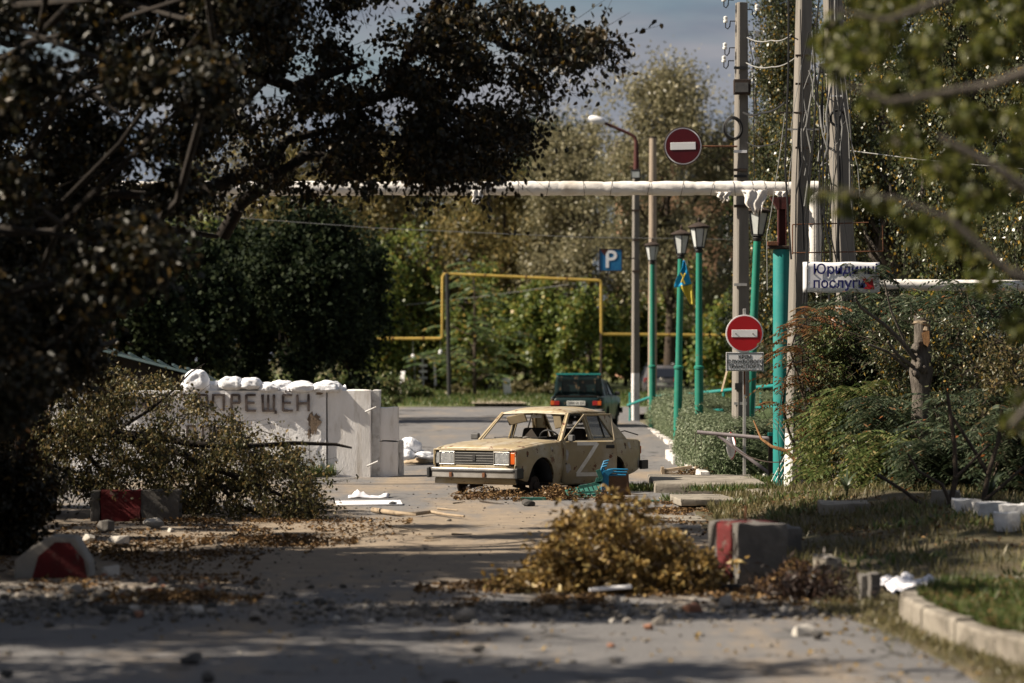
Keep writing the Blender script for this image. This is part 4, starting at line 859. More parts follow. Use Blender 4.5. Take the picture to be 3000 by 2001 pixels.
mb = MB(); mb.tube([base(1911, 99), P(1913, 405, 99)], [.16, .125], 16); mb.build('shaft', mat('weathered_post', (.33, .27, .21), (.24, .19, .15), 3, .9, .4, 20, stretch=(4, 4, .4)), rp_, smooth=50); MB().lathe([(.13, 0), (.13, .05), (.02, .07)], P(1913, 405, 99), 14).build('cap', M_['dark_bark'], rp_)

# ------------------------------------------------------------------ signs
def disc(mb, c, r, d, n=48, y=None): mb.lathe([(r, -d/2), (r, d/2)], c, n, FRONT); return mb
def noentry(o, c, r, red, tilt=0, ringc='sign_white'):
    c = Vector(c); pl = disc(MB(), c, r, .02).build('plate', M_[ringc], o, bevel=.004); disc(MB(), c+Vector((0, -.012, 0)), r*.93, .008).build('red_disc', M_[red], o)
    M = Matrix.Rotation(-tilt, 3, 'Y'); MB().box(c+Vector((0, -.019, 0)), (r*1.36, .008, r*.40), M).build('white_bar', M_['sign_white'], o, bevel=.004)
hs = thing('no_entry_sign', 'faded dark red no-entry sign hung from a rod on the pole', 'road sign', P(2001, 428, YA-.3)); r = 54*YA/F
noentry(hs, P(2001, 428, YA-.3), r, 'dark_red', R(1.5))
rim = MB(); n = 40; c = P(2001, 428, YA-.305); rim.tube([c+Vector((r*1.02*math.cos(2*math.pi*i/n), 0, r*1.02*math.sin(2*math.pi*i/n))) for i in range(n+1)], .012, 5, cap=False); rim.build('rim', M_['dark_rust'], hs, smooth=60)
MB().tube([P(1960, 428, YA-.26), P(2160, 429, YA-.16)], .018, 8).build('support_rod', M_['rust'], hs); MB().tube([P(2040, 440, YA-.26), P(2146, 500, YA-.1)], .006, 5).build('stay_wire', M_['dark_rust'], hs)
YS = 48.7
ps = thing('no_entry_sign', 'bright red no-entry sign on a thin steel post with a text plate below', 'road sign', base(2181, YS)); r = 55*YS/F
noentry(ps, P(2181, 977, YS-.05), r, 'red_sign')
MB().box((P(2181, 0, YS).x, YS, P(0, 1160, YS).z/1), (.052, .04, P(0, 1160, YS).z*2)).build('post', M_['steel'], ps, bevel=.005)
MB().box((P(2181, 0, YS).x, YS-.021, P(0, 1120, YS).z), (.03, .006, .42)).build('rust_streak', M_['rust'], ps)
for dx in (-25, 25): disc(MB(), P(2181+dx, 978, YS-.078), .010, .008, 10).build('bolt', M_['dark_rust'], ps)
a, b = P(2127, 1032, YS-.05), P(2237, 1087, YS-.05); cc = (a+b)/2; pw, ph = b.x-a.x, a.z-b.z
pl = MB().box(cc, (pw, .012, ph)).build('text_plate', M_['sign_white'], ps, bevel=.003)
mb = MB()
for dx in (-1, 1): mb.box(cc+Vector((dx*(pw/2-.016), -.008, 0)), (.010, .004, ph-.03))
for dz in (-1, 1): mb.box(cc+Vector((0, -.0085, dz*(ph/2-.016))), (pw-.03, .004, .010))
mb.build('border', M_['ink'], pl)
for i, (tx, sz) in enumerate((('КРІМ', .086), ('СЛУЖБОВОГО', .086), ('ТРАНСПОРТУ', .086))):
    text_mb(tx, sz, cc+Vector((.012*(i > 0), -.009, .078-.082*i)), FRONT, .003, bold=.001).build('lettering', M_['ink'], pl)
YK = 92.4
pk = thing('parking_sign', 'peeling blue parking sign with a white letter beside the lamp post', 'road sign', P(1789, 762, YK)); c = P(1789, 762, YK); w = 66*YK/F
MB().box(c, (w, .03, w*.97)).build('plate', M_['sign_blue'], pk)
text_mb('P', .80, c+Vector((0, -.02, .0)), FRONT, .008, bold=.012).build('lettering', M_['sign_white'], pk)
mb = MB()
for sx, sz, lx_, lz in ((0, 1, w+.03, .03), (0, -1, w+.03, .03), (1, 0, .03, w), (-1, 0, .03, w)): mb.box(c+Vector((sx*w/2, -.005, sz*w*.485)), (lx_, .045, lz))
mb.build('border', M_['dark_rust'], pk); MB().prism([(-.36, .36), (-.05, .36), (-.20, .14)], lambda x, z: c+Vector((x, -.018, z)), lambda x, z: c+Vector((x, -.024, z))).build('peeled_patch', M_['maroon'], pk)
MB().tube([c+Vector((-.1, .03, .1)), P(1858, 757, YL-.13)], .018, 6).build('bracket', M_['dark_rust'], pk); MB().tube([P(1781, 790, YK), P(1782, 815, YK)], .015, 6).build('hanging_strip', M_['dark_rust'], pk)
YJ = 44.9
ad = thing('advert_board', 'bent white advert board with navy lettering and a red arrow', 'sign board', P(2465, 812, YJ)); a, b = P(2352, 768, YJ), P(2577, 857, YJ); cc = (a+b)/2; w, h = b.x-a.x, a.z-b.z
rows = [[(a.x+w*i/16, YJ+.02*math.sin(i*.5)*.5, b.z+h*k/6+.006*math.sin(i*.8)) for i in range(17)] for k in range(7)]
MB().grid(rows).build('panel', M_['sign_white'], ad, smooth=60, solid=.012)
fy = YJ-.024
for tx, px, py in (('Юридичні', 2381, 790), ('послуги', 2381, 831)): text_mb(tx, .215, P(px, py, fy), FRONT, .004, 'LEFT', .004).build('lettering', M_['navy'], ad)
ar = [(2527, 818), (2534, 812), (2547, 826), (2556, 816), (2562, 848), (2530, 846), (2540, 836)]
MB().prism(ar, lambda x, y: P(x, y, fy), lambda x, y: P(x, y, fy-.005)).build('arrow', M_['red_sign'], ad)
for px, py in ((2366, 786), (2371, 829), (2390, 850), (2404, 851)): disc(MB(), P(px, py, fy), .014, .012, 10).build('bolt', M_['steel'], ad)
# the folded round sign hanging on the barrier
bs = thing('bent_sign', 'crumpled round white sign with red edge hanging folded on the barrier', 'road sign', P(2139, 1300, 48.9)); rows = []
for k in range(13):
    t = k/12; z = P(0, 1266+80*t, 48.9).z; hw = .075*math.sin(math.pi*min(1, max(0, t)))**.7+.004; x = P(2138+4*t, 0, 48.9).x
    rows.append([(x+hw*q, 48.85-.10*abs(q)*hw/.06+.01*math.sin(k), z) for q in (-1, -.6, -.2, .2, .6, 1)])
MB().grid(rows).build('plate', M_['sign_white'], bs, smooth=60, solid=.006); MB().tube([r_[-1] for r_ in rows], .007, 5).build('red_edge', M_['red_sign'], bs)
MB().tube([P(2120, 1352-45, 48.8), P(2135, 1302, 48.75), P(2160, 1308, 48.8), P(2185, 1318, 48.9)], .006, 5).build('tie_wire', M_['dark_rust'], bs)

# ------------------------------------------------------------------ lanterns, flag, railing, barrier
def lantern(label, px, Y, ytop, lean=0, ybot=None):
    b = base(px, Y); t = P(px, ytop, Y); t.x += lean; H = t.z
    o = thing('park_lantern', label, 'lantern', b, group='green park lanterns along the hedge')
    ax = (t-b); 
    def at(z): return b+ax*(z/H)
    z0 = H-.62; M = ax.to_track_quat('Z', 'Y').to_matrix()
    p = MB(); p.tube([at(-.02), at(1.9), at(1.92)], [.10, .098, .098], 16); p.lathe([(.10, 0), (.118, .01), (.118, .06), (.085, .09)], at(1.92), 16); p.tube([at(1.95), at(z0-.12)], [.083, .072], 16); p.build('post', M_['green_post'], o, smooth=45)
    MB().lathe([(.075, -.12), (.10, -.06), (.06, 0)], at(z0-.0), 14, M).build('neck', M_['black'], o, smooth=45)
    c = at(z0); body = MB()
    body.lathe([(.115, 0), (.205, .46)], c, 6, M).build('lamp_glass', M_['lamp_glass'], o)
    cage = MB()
    for k in range(6):
        a = 2*math.pi*k/6; cage.bar(c+M @ Vector((.118*math.cos(a), .118*math.sin(a), 0)), c+M @ Vector((.210*math.cos(a), .210*math.sin(a), .46)), .022)
    cage.lathe([(.125, -.02), (.125, .02)], c, 6, M); cage.lathe([(.22, .43), (.22, .47)], c, 6, M); cage.build('cage', M_['black'], o)
    MB().lathe([(.255, .46), (.250, .485), (.12, .55), (.03, .58), (.03, .62), (.04, .635), (.02, .68), (.004, .70)], c, 18, M).build('cap', M_['dark_rust'], o, smooth=40)
    return o
lantern('green lantern post farthest back, nearest the street lamp', 1911, 87, 704)
l2 = lantern('leaning green lantern post that carries the flag', 1984, 68, 668, .10)
lantern('upright green lantern post just beyond the flag', 2048, 65, 646)
lantern('strongly tilted green lantern post beside the utility pole', 2190, 55.5, 596, .22)
fl = thing('flag', 'blue and yellow flag hanging limp from a short stick on the lantern post', 'flag', P(2030, 800, 67)); Yf = 66.6
MB().tube([P(2047, 930, Yf), P(2030, 865, Yf), P(2003, 758, Yf)], .015, 6).build('stick', M_['dry_wood'], fl)
rows = []; rows2 = []
for k in range(13):
    t = k/12; f = lambda a, b, i: P(a[0]+(b[0]-a[0])*i/8, a[1]+(b[1]-a[1])*i/8, Yf-.12-.05*math.sin(i*.9+k*.35))
    rows.append([f((2001-25*t+3*math.sin(t*6), 763+80*t), (2004+22*t**.8, 763+70*t), i) for i in range(9)]); rows2.append([f((1992+30*t, 836+56*t), (2026+12*t, 832+61*t), i) for i in range(9)])
MB().grid(rows).build('blue_half', M_['flag_blue'], fl, smooth=180, solid=.004); MB().grid(rows2).build('yellow_half', M_['flag_yellow'], fl, smooth=180, solid=.004)
mb = MB(); mb.tube([P(1994, 800, Yf-.17), P(2002, 812, Yf-.17), P(1996, 828, Yf-.17)], .02, 5); mb.tube([P(2008, 800, Yf-.17), P(2000, 816, Yf-.17), P(2006, 832, Yf-.17)], .02, 5); mb.build('emblem', M_['flag_yellow'], fl)
rl = thing('railing', 'low teal pipe railing running behind the hedges', 'railing', (5, 70, 0))
MB().tube([P(1840, 1187, 92), P(1915, 1160, 88), P(2000, 1157, 80), P(2100, 1146, 76), P(2200, 1136, 72), P(2290, 1128, 68)], .045, 10).build('rail', M_['teal'], rl, smooth=60)
MB().tube([P(2030, 1208, 80), P(2150, 1198, 74), P(2290, 1190, 68)], .04, 10).build('lower_rail', M_['teal'], rl, smooth=60)
for px, Y in ((1846, 92), (1935, 87), (2120, 75), (2230, 70)):
    q = P(px, 1160, Y); MB().tube([(q.x, Y, 0), (q.x, Y, P(0, 1150, Y).z)], .04, 8).build('rail_post', M_['teal'], rl)
bg_ = thing('boom_barrier', 'grey purple pipe barrier with a diagonal brace beside the teal column', 'barrier', base(2257, 48.4)); Yg = 48.4
MB().tube([P(2043, 1266, Yg+.4), P(2256, 1285, Yg)], .034, 12).build('boom', M_['grey_pipe'], bg_, smooth=60)
MB().tube([P(2103, 1275, Yg+.3), P(2256, 1388, Yg)], .030, 12).build('brace', M_['grey_pipe'], bg_, smooth=60)
MB().tube([base(2257, Yg), P(2257, 1272, Yg)], .038, 12).build('post', M_['dark_rust'], bg_, smooth=60); MB().box(P(2257, 1272, Yg), (.08, .08, .06)).build('hinge_cap', M_['teal'], bg_)
mb = MB(); mb.tube([P(2053, 1267, Yg+.38), P(2055, 1304, Yg+.38), P(2037, 1303, Yg+.38), P(2038, 1268, Yg+.38)], .007, 5); mb.build('wire_loop', M_['dark_rust'], bg_)
block('barrier_footing', 'small whitewashed footing block under the barrier post', (P(2257, 0, 48.4).x, 48.5, .06), (.20, .22, .22), 'kerb_white')
pl2 = single(MB().bar(P(2143, 1036, 53), P(2114, 1148, 52), .035, .02), 'wooden_slat', M_['dry_wood'], 'pale thin slat leaning on the pole above the hedge', 'slat', P(2114, 1148, 52))
# yellow gas pipe
YG = 136
gp = thing('gas_pipe', 'yellow gas pipe raised in a square arch over the far road', 'pipe', base(1314, YG))
MB().tube([P(1060, 993, YG), P(1290, 992, YG), P(1296, 988, YG), P(1297, 812, YG), P(1301, 803, YG), P(1320, 803, YG), P(1750, 822, YG), P(1759, 823, YG), P(1761, 832, YG), P(1762, 974, YG), P(1768, 979, YG), P(2160, 983, YG)], .072, 10).build('pipe_run', M_['yellow'], gp, smooth=40)
for px, py in ((1150, 992.5), (1240, 992), (1420, 807.5), (1540, 813), (1660, 818), (1860, 980), (1960, 981), (2060, 982)): MB().tube([P(px-1.5, py, YG), P(px+1.5, py, YG)], .10, 10).build('flange', M_['rust'], gp)
MB().tube([base(1317, YG-.3), P(1310, 800, YG-.3)], [.11, .10], 12).build('support_post', M_['black'], gp, smooth=50)
MB().tube([base(1760, YG+.3), P(1762, 826, YG+.3)], .05, 8).build('far_support', M_['dark_rust'], gp)
for px, y1 in ((1210, 1040), (1290, 1030)):
    MB().tube([P(px, 992, YG), P(px, y1, YG)], .012, 5).build('hanging_cord', M_['cable_grey'], gp); rock(rg, P(px, y1+8, YG), .12, (.7, .7, 1), 2).build('cord_knot', M_['sandbag'], gp)
ct = thing('far_gate', 'grey metal gate frame with pale rungs at the end of the path', 'gate', P(1225, 1160, 150)); 
for a, b, w in (((1178, 1045), (1178, 1150), .14), ((1195, 1045), (1195, 1120), .18), ((1185, 1048), (1272, 1046), .14), ((1272, 1046), (1276, 1130), .12), ((1238, 1046), (1240, 1130), .08), ((1215, 1050), (1215, 1140), .05), ((1228, 1070), (1252, 1071), .12), ((1228, 1088), (1252, 1088), .12), ((1228, 1107), (1252, 1107), .10)): MB().bar(P(*a, 150), P(*b, 150), w).build('rail', M_['kerb_white'] if w > .1 else M_['steel'], ct)
single(MB().bar(P(1181, 1092, 141), base(1170, 139), .20, .2), 'leaning_post', M_['white_wash'], 'pale leaning post in the grass by the far gate', 'post', base(1170, 139))
single(MB().bar(base(1492, 140), P(1482, 1108, 140), .38, .34), 'concrete_post', M_['white_paint'], 'short tilted white concrete post standing in the far verge', 'post', base(1492, 140))
for i, (x_a, x_b, py, Y, lab) in enumerate(((1290, 1400, 1170, 152, 'long low concrete kerb slab left of the white post'), (1405, 1500, 1178, 146, 'broken kerb slab at the foot of the white post'), (1510, 1620, 1172, 150, 'kerb slab between the white post and the green car'), (1547, 1600, 1186, 139, 'small pale slab end beside the green car'), (1165, 1290, 1168, 156, 'shaded kerb slab at the end of the path'))):
    a, b = P(x_a, py, Y), P(x_b, py, Y); block('kerb_slab', lab, ((a.x+b.x)/2, Y, a.z-.0), (b.x-a.x, 1.6, .55), 'kerb', 0, 'kerb slab', .03, 4)

# ------------------------------------------------------------------ cables
def cable(label, pts, r=.012, m='cable', group=None, name='cable', sag=0):
    k = []; 
    for a, b in zip(pts[:-1], pts[1:]):
        for i in range(6): t = i/6; q = Vector(a).lerp(Vector(b), t); q.z -= sag*4*t*(1-t); k.append(q)
    k.append(Vector(pts[-1])); return single(MB().tube(k, r, 5), name, M_[m], label, 'cable', k[0], group, smooth=60)
rc = np.random.default_rng(5)
for i in range(34):
    xa = rc.uniform(2335, 2470); xb = xa+rc.normal()*28; ya = rc.uniform(-60, 420); yb = rc.uniform(620, 1120) if i % 3 else rc.uniform(400, 700); Y = 45.15-.05*(i % 6)+(0 if xa < 2390 else 1.4*(i % 2)); n = 6
    pts = [P(xa+(xb-xa)*k/n+rc.normal()*6*(0 < k < n), ya+(yb-ya)*k/n, Y) for k in range(n+1)]
    rr_ = rc.choice([.006, .008, .012, .016]); cable('%s %s cable hanging loose %s' % ('thick' if rr_ > .01 else 'thin', 'grey' if i % 3 == 0 else 'black', 'to the foot of the cable poles' if i % 3 else 'high between the cable poles'), pts, rr_, 'cable_grey' if i % 3 == 0 else 'cable', 'loose cables hanging on the two poles')
for pts, r, lab in (([P(2310, 0, 45), P(2310, 180, 45), P(2300, 480, 45), P(2318, 760, 45)], .016, 'thick black cable running down left of the pole'), ([P(2300, 330, 45), P(2268, 560, 45), P(2246, 690, 45), P(2248, 850, 45)], .006, 'thin grey wire slanting over the maroon bracket'),
                    ([P(2189, 110, 53.9), P(2260, 118, 50), P(2320, 100, 45.3)], .010, 'slack white wire from the topmost insulators'), ([P(2186, 184, 53.9), P(2260, 196, 50), P(2335, 165, 45.3)], .010, 'slack white wire below the upper one'), ([P(2178, 330, 53.8), P(2230, 330, 52), P(2300, 300, 46)], .02, 'dark bundled cable leaving the pole at the coil'), ([P(2187, 416, 53.8), P(2245, 425, 50), P(2300, 395, 46)], .012, 'black cable sagging under the bundled one'), ([P(2190, 80, 53.9), P(2205, 170, 53.7), P(2208, 300, 53.7), P(2210, 530, 53.6)], .010, 'black drop wire beside the junction box'), ([P(2195, 90, 53.9), P(2232, 200, 53), P(2190, 230, 53.8)], .007, 'thin looped wire near the middle insulators')): cable(lab, pts, r, 'cable_grey' if 'white' in lab or 'grey' in lab else 'cable', sag=.05)
coil = thing('cable_coil', 'coil of black cable hooked on the utility pole', 'cable coil', P(2146, 375, 53.75))
for k in range(5):
    c = P(2146+rc.normal()*2, 376+rc.normal()*2, 53.72-.015*k); rr = .205+.012*rc.normal(); n = 26; MB().tube([c+Vector((rr*.82*math.cos(2*math.pi*i/n), .01*k, rr*math.sin(2*math.pi*i/n))) for i in range(n+1)], .012, 5, cap=False).build('turn', M_['cable'], coil, smooth=60)
c2 = thing('cable_coil', 'small dark cable coil hung on the leaf-covered cable pole', 'cable coil', P(2455, 346, 46.6))
for k in range(3):
    c = P(2455, 346, 46.65-.02*k); rr = .12+.008*k; n = 22; MB().tube([c+Vector((rr*math.cos(2*math.pi*i/n), 0, rr*math.sin(2*math.pi*i/n))) for i in range(n+1)], .014, 5, cap=False).build('turn', M_['cable'], c2, smooth=60)
cable('thin overhead wire crossing the far trees under the white pipe', [P(560, 628, 75), P(1100, 668, 80), P(1700, 695, 84), P(2160, 702, 86)], .010, 'cable_grey')
cable('thin wire sloping behind the yellow pipe arch', [P(1130, 900, 150), P(1420, 868, 150), P(1760, 820, 150)], .018, 'cable_grey')
cable('thin wire from the cable pole into the birch leaves', [P(2482, 440, 47), P(2700, 468, 44), P(3050, 500, 40)], .007, 'cable_grey')
cable('rusty wire drooping from the sign to the shrubs', [P(2146, 1306, 48), P(2215, 1345, 47), P(2300, 1352, 46), P(2368, 1318, 45)], .009, 'dark_rust', sag=.03)
for i in range(16):
    xa = rc.uniform(2290, 2480); xb = xa+rc.normal()*50; ya = rc.uniform(1060, 1330); yb = rc.uniform(1400, 1520); pts = [P(xa+(xb-xa)*k/5+10*math.sin(k*1.1+i), ya+(yb-ya)*k/5, 44.2+.1*(i % 4)) for k in range(6)]
    cable('tangled black wire at the foot of the cable poles', pts, rc.choice([.006, .009]), 'cable', 'tangled wires at the pole foot')
for nm, c, rr in (('loop', (2515, 1405), .17), ('loop', (2490, 1450), .20)):
    n = 16; c = P(*c, 42.6); cable('black hose loop hanging on the short concrete post' if rr < .18 else 'lower black hose loop slung round the short concrete post', [c+Vector((rr*math.cos(math.pi+math.pi*i/n), -.02, rr*.8*math.sin(math.pi+math.pi*i/n))) for i in range(n+1)], .014, name='hose')
# ------------------------------------------------------------------ buildings behind
ab = thing('apartment_block', 'peach plastered apartment block mostly hidden behind the willow', 'building', (14, 200, 0))
xa, xb = P(1822, 0, 190).x, P(2420, 0, 190).x; zt = P(0, 440, 190).z
MB().box(((xa+xb)/2, 196, zt/2-1), (xb-xa, 12, zt+2)).build('wall', M_['peach'], ab); MB().box(((xa+xb)/2, 196, zt+.3), (xb-xa+.8, 12.8, .6)).build('roof', M_['slate'], ab)
for k in range(5):
    for i in range(5):
        c = (xa+1.6+i*2.7, 189.93, 2.2+k*3.0)
        w_ = MB().box(c, (1.3, .1, 1.5)).build('window', M_['window'], ab); MB().box((c[0], 189.86, c[2]), (.08, .06, 1.5)).build('frame', M_['sign_white'], w_)
# chain-link fence and white shed on the right
fe = thing('chain_link_fence', 'sagging chain-link fence overgrown beside the white pole foot', 'fence', P(2400, 1400, 46.5)); Ye = 46.6
mb = MB(); xa, xb = P(2352, 0, Ye).x, P(2560, 0, Ye).x; n = 18
for i in range(-8, n):
    x = xa+(xb-xa)*i/n; 
    for s in (1, -1):
        p0 = Vector((x if s > 0 else x+1.15*.5, Ye, .12)); p1 = Vector((x+.55 if s > 0 else x, Ye, 1.15))
        mb.tube([p0, p1], .004, 3, cap=False)
mb.build('netting', M_['steel'], fe, kind='stuff')
for px in (2366, 2560): MB().tube([base(px, Ye), P(px, 1270, Ye)], .03, 8).build('fence_post', M_['white_wash'], fe)
MB().tube([P(2352, 1316, Ye), P(2600, 1310, Ye)], .014, 6).build('top_wire', M_['dark_rust'], fe)
sh = thing('white_shed', 'whitewashed shed wall showing through the shrubs on the right', 'shed', (8.2, 55, 0)); a, b = P(2345, 0, 56), P(3300, 0, 56)
MB().box(((a.x+b.x)/2, 57, .75), (b.x-a.x, 2, 2.0)).build('wall', M_['white_paint'], sh); MB().box(((a.x+b.x)/2, 57, 1.85), (b.x-a.x+.4, 2.6, .16)).build('roof', M_['slate'], sh)
MB().box((P(2900, 0, 56).x, 55.97, .8), (1.0, .06, .9)).build('window', M_['window'], sh)
MB().box((P(2960, 0, 50).x, 50, .55), (.55, .5, .7), Matrix.Rotation(.7, 3, 'Z')).build('lean_to', M_['white_paint'], sh)
# ------------------------------------------------------------------ vegetation
LF = {}
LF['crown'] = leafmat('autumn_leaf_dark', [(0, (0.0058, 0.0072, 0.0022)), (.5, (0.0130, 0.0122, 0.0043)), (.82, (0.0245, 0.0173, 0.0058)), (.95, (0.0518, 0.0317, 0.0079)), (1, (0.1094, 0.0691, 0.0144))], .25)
LF['fallen'] = leafmat('wilted_leaf', [(0, (0.029, 0.032, 0.011)), (.4, (0.069, 0.067, 0.025)), (.75, (0.127, 0.101, 0.039)), (1, (0.218, 0.149, 0.057))], .30)
LF['golden'] = leafmat('golden_leaf', [(0, (0.0875, 0.0588, 0.0199)), (.3, (0.1969, 0.1229, 0.0359)), (.7, (0.3171, 0.2030, 0.0618)), (1, (0.4101, 0.3204, 0.1297))], .35)
LF['willow'] = leafmat('willow_leaf', [(0, (0.0990, 0.0977, 0.0541)), (.5, (0.1815, 0.1659, 0.0940)), (1, (0.3135, 0.2751, 0.1643))], .3)
LF['brownish'] = leafmat('brown_green_leaf', [(0, (0.0690, 0.0638, 0.0240)), (.5, (0.1472, 0.1277, 0.0450)), (1, (0.2668, 0.1938, 0.0680))], .3)
LF['green'] = leafmat('mid_green_leaf', [(0, (0.0436, 0.0739, 0.0180)), (.5, (0.1150, 0.1515, 0.0330)), (.9, (0.1984, 0.2131, 0.0480)), (1, (0.3372, 0.2218, 0.0450))], .35)
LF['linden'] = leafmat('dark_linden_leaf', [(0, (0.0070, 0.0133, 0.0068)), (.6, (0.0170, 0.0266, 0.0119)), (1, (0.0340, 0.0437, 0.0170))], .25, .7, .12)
LF['birch'] = leafmat('birch_leaf', [(0, (0.025, 0.034, 0.013)), (.55, (0.062, 0.073, 0.033)), (.86, (0.119, 0.122, 0.056)), (.93, (0.250, 0.163, 0.025)), (1, (0.325, 0.200, 0.027))], .3, .35, .5)
LF['spruce'] = leafmat('spruce_needle', [(0, (.010, .018, .012)), (1, (.030, .042, .028))], .1)
LF['sumac'] = leafmat('sumac_leaflet', [(0, (0.0150, 0.0268, 0.0128)), (.5, (0.0393, 0.0571, 0.0288)), (.85, (0.0795, 0.0964, 0.0544)), (.96, (0.1215, 0.1294, 0.0800)), (1, (0.2244, 0.0759, 0.0200))], .28, .42, .4)
LF['rusty'] = leafmat('reddening_leaflet', [(0, (.05, .055, .022)), (.5, (.13, .075, .030)), (1, (.20, .075, .030))], .3)
LF['hedge'] = leafmat('hedge_leaf', [(0, (0.0513, 0.0713, 0.0362)), (.5, (0.1112, 0.1403, 0.0783)), (1, (0.2038, 0.2266, 0.1479))], .25, .5, .25)
LF['front'] = leafmat('yellow_green_leaf', [(0, (.030, .040, .007)), (.5, (.075, .085, .014)), (1, (.13, .125, .03))], .45)
LF['weed'] = leafmat('weed_leaf', [(0, (0.039, 0.065, 0.018)), (.5, (0.091, 0.124, 0.036)), (.85, (0.156, 0.156, 0.058)), (1, (0.234, 0.182, 0.078))], .3)
LF['grass'] = leafmat('grass_blade', [(0, (.030, .060, .012)), (.55, (.065, .100, .022)), (.85, (.11, .115, .035)), (1, (.18, .15, .07))], .3)
LF['dry_grass'] = leafmat('dry_grass_blade', [(0, (0.0660, 0.0660, 0.0240)), (.5, (0.1254, 0.1089, 0.0468)), (1, (0.1914, 0.1617, 0.0810))], .3)
LF['litter'] = leafmat('dead_leaf', [(0, (.045, .026, .014)), (.4, (.10, .058, .026)), (.75, (.17, .10, .045)), (1, (.26, .17, .075))], .15, .7, .15)
LF['yellow_litter'] = leafmat('yellow_dead_leaf', [(0, (.20, .12, .025)), (1, (.32, .21, .05))], .2, .6, .2)
def sprays(nodes, targets, per, rng, mb, r=.009, jit=.06, t0=.25, side=3, sl=.28, sag=.1):
    nodes = [np.array(q, float) for q in nodes]; nn = np.array(nodes); pts = []
    d0 = [float(np.min(((nn-np.array(t))**2).sum(1))) for t in targets]
    for i in np.argsort(d0):
        t = np.array(targets[i], float); j = int(np.argmin(((nn-t)**2).sum(1))); pp = curve_path(nn[j], t, .16, 5, rng, sag); k = len(pp)
        mb.tube(pp, [r*(1-.8*q/(k-1)) for q in range(k)], 4, cap=False); nn = np.vstack([nn, [list(pp[3])], [list(pp[5])]]); A = np.array([list(q) for q in pp]); paths = [A]
        for m in range(side):
            u = rng.uniform(.35, 1); q = A[int(u*(k-1))]; e = q+rng.normal(size=3)*sl*np.array([1, 1, .7])-np.array([0, 0, sl*.35]); mb.tube([q, (q+e)/2+rng.normal(size=3)*.02, e], [r*.45, r*.35, r*.2], 3, cap=False); paths.append(np.linspace(q, e, 6))
        for m in range(per):
            Q = paths[0] if rng.random() < .4 else paths[rng.integers(0, len(paths))]; u = rng.uniform(t0 if Q is A else .15, 1.0)*(len(Q)-1); a = int(min(u, len(Q)-2)); pts.append(Q[a]+(Q[a+1]-Q[a])*(u-a)+rng.normal(size=3)*jit)
    return np.array(pts)
# ---- the big tree on the left
rt = np.random.default_rng(21); cl = []; cl2 = []
def crown_low(px):   # lower edge of the foliage in photo pixels
    return float(np.interp(px, [-200, 0, 250, 450, 600, 700, 900, 1100, 1350, 1500, 1560, 1700, 1850], [1180, 1150, 1080, 1010, 900, 700, 580, 560, 520, 500, 420, 230, 30]))
def add_cl(lst, px, py, Y, rpx, fl=.8):
    r = rpx*Y/F; p = P(px, py, Y); lst.append((tuple(p), (r, r*1.1, r*fl)))
def hole(px, py): return ((px-1010)/120)**2+((py-215)/45)**2 < 1 or ((px-1400)/90)**2+((py-250)/40)**2 < 1 or ((px-690)/60)**2+((py-120)/60)**2 < 1 or ((px-770)/110)**2+((py-265)/80)**2 < 1 or ((px-1130)/150)**2+((py-40)/55)**2 < 1 or ((px-850)/70)**2+((py-400)/35)**2 < 1 or ((px-970)/60)**2+((py-90)/40)**2 < 1
def lit_spot(px, py, Y):
    p = P(px, py, Y); gx, gy = p.x+p.z*1.18, p.y+p.z*.155
    return (-.8 < gx < 3.4 and 24.2 < gy < 28.2) or (gy > 31 and -5.5 < gx < 3.4 and rt.random() < .75)
tries = 0
while len(cl) < 205 and tries < 5000:
    tries += 1; px = rt.uniform(-250, 860); py = rt.uniform(-450, 1290)
    if py > float(np.interp(px, [-250, 0, 250, 450, 560, 640, 720, 860], [1300, 1290, 1120, 850, 500, 320, 220, 40]))-50 or (hole(px, py)) or (px > 700 and rt.random() < .45): continue
    Yc = rt.uniform(22, 36)
    if lit_spot(px, py, Yc): continue
    add_cl(cl, px, py, Yc, rt.uniform(55, 110))
tries = 0
while len(cl2) < 230 and tries < 5000:
    tries += 1; px = rt.uniform(650, 1830); py = rt.uniform(-160, 600)
    if py > crown_low(px)-25 or hole(px, py): continue
    Yc = rt.uniform(31, 35.5)
    if lit_spot(px, py, Yc) and rt.random() < .55: continue
    add_cl(cl2, px, py, Yc, rt.uniform(32, 75), .6)
tb = Vector((-8.2, 30, 0))
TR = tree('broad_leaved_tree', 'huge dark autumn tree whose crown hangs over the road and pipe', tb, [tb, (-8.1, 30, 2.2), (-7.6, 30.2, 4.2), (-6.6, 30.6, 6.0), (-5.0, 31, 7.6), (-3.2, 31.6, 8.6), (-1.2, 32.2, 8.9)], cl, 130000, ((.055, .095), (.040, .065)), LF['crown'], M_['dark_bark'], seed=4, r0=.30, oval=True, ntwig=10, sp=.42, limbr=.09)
mb = MB()
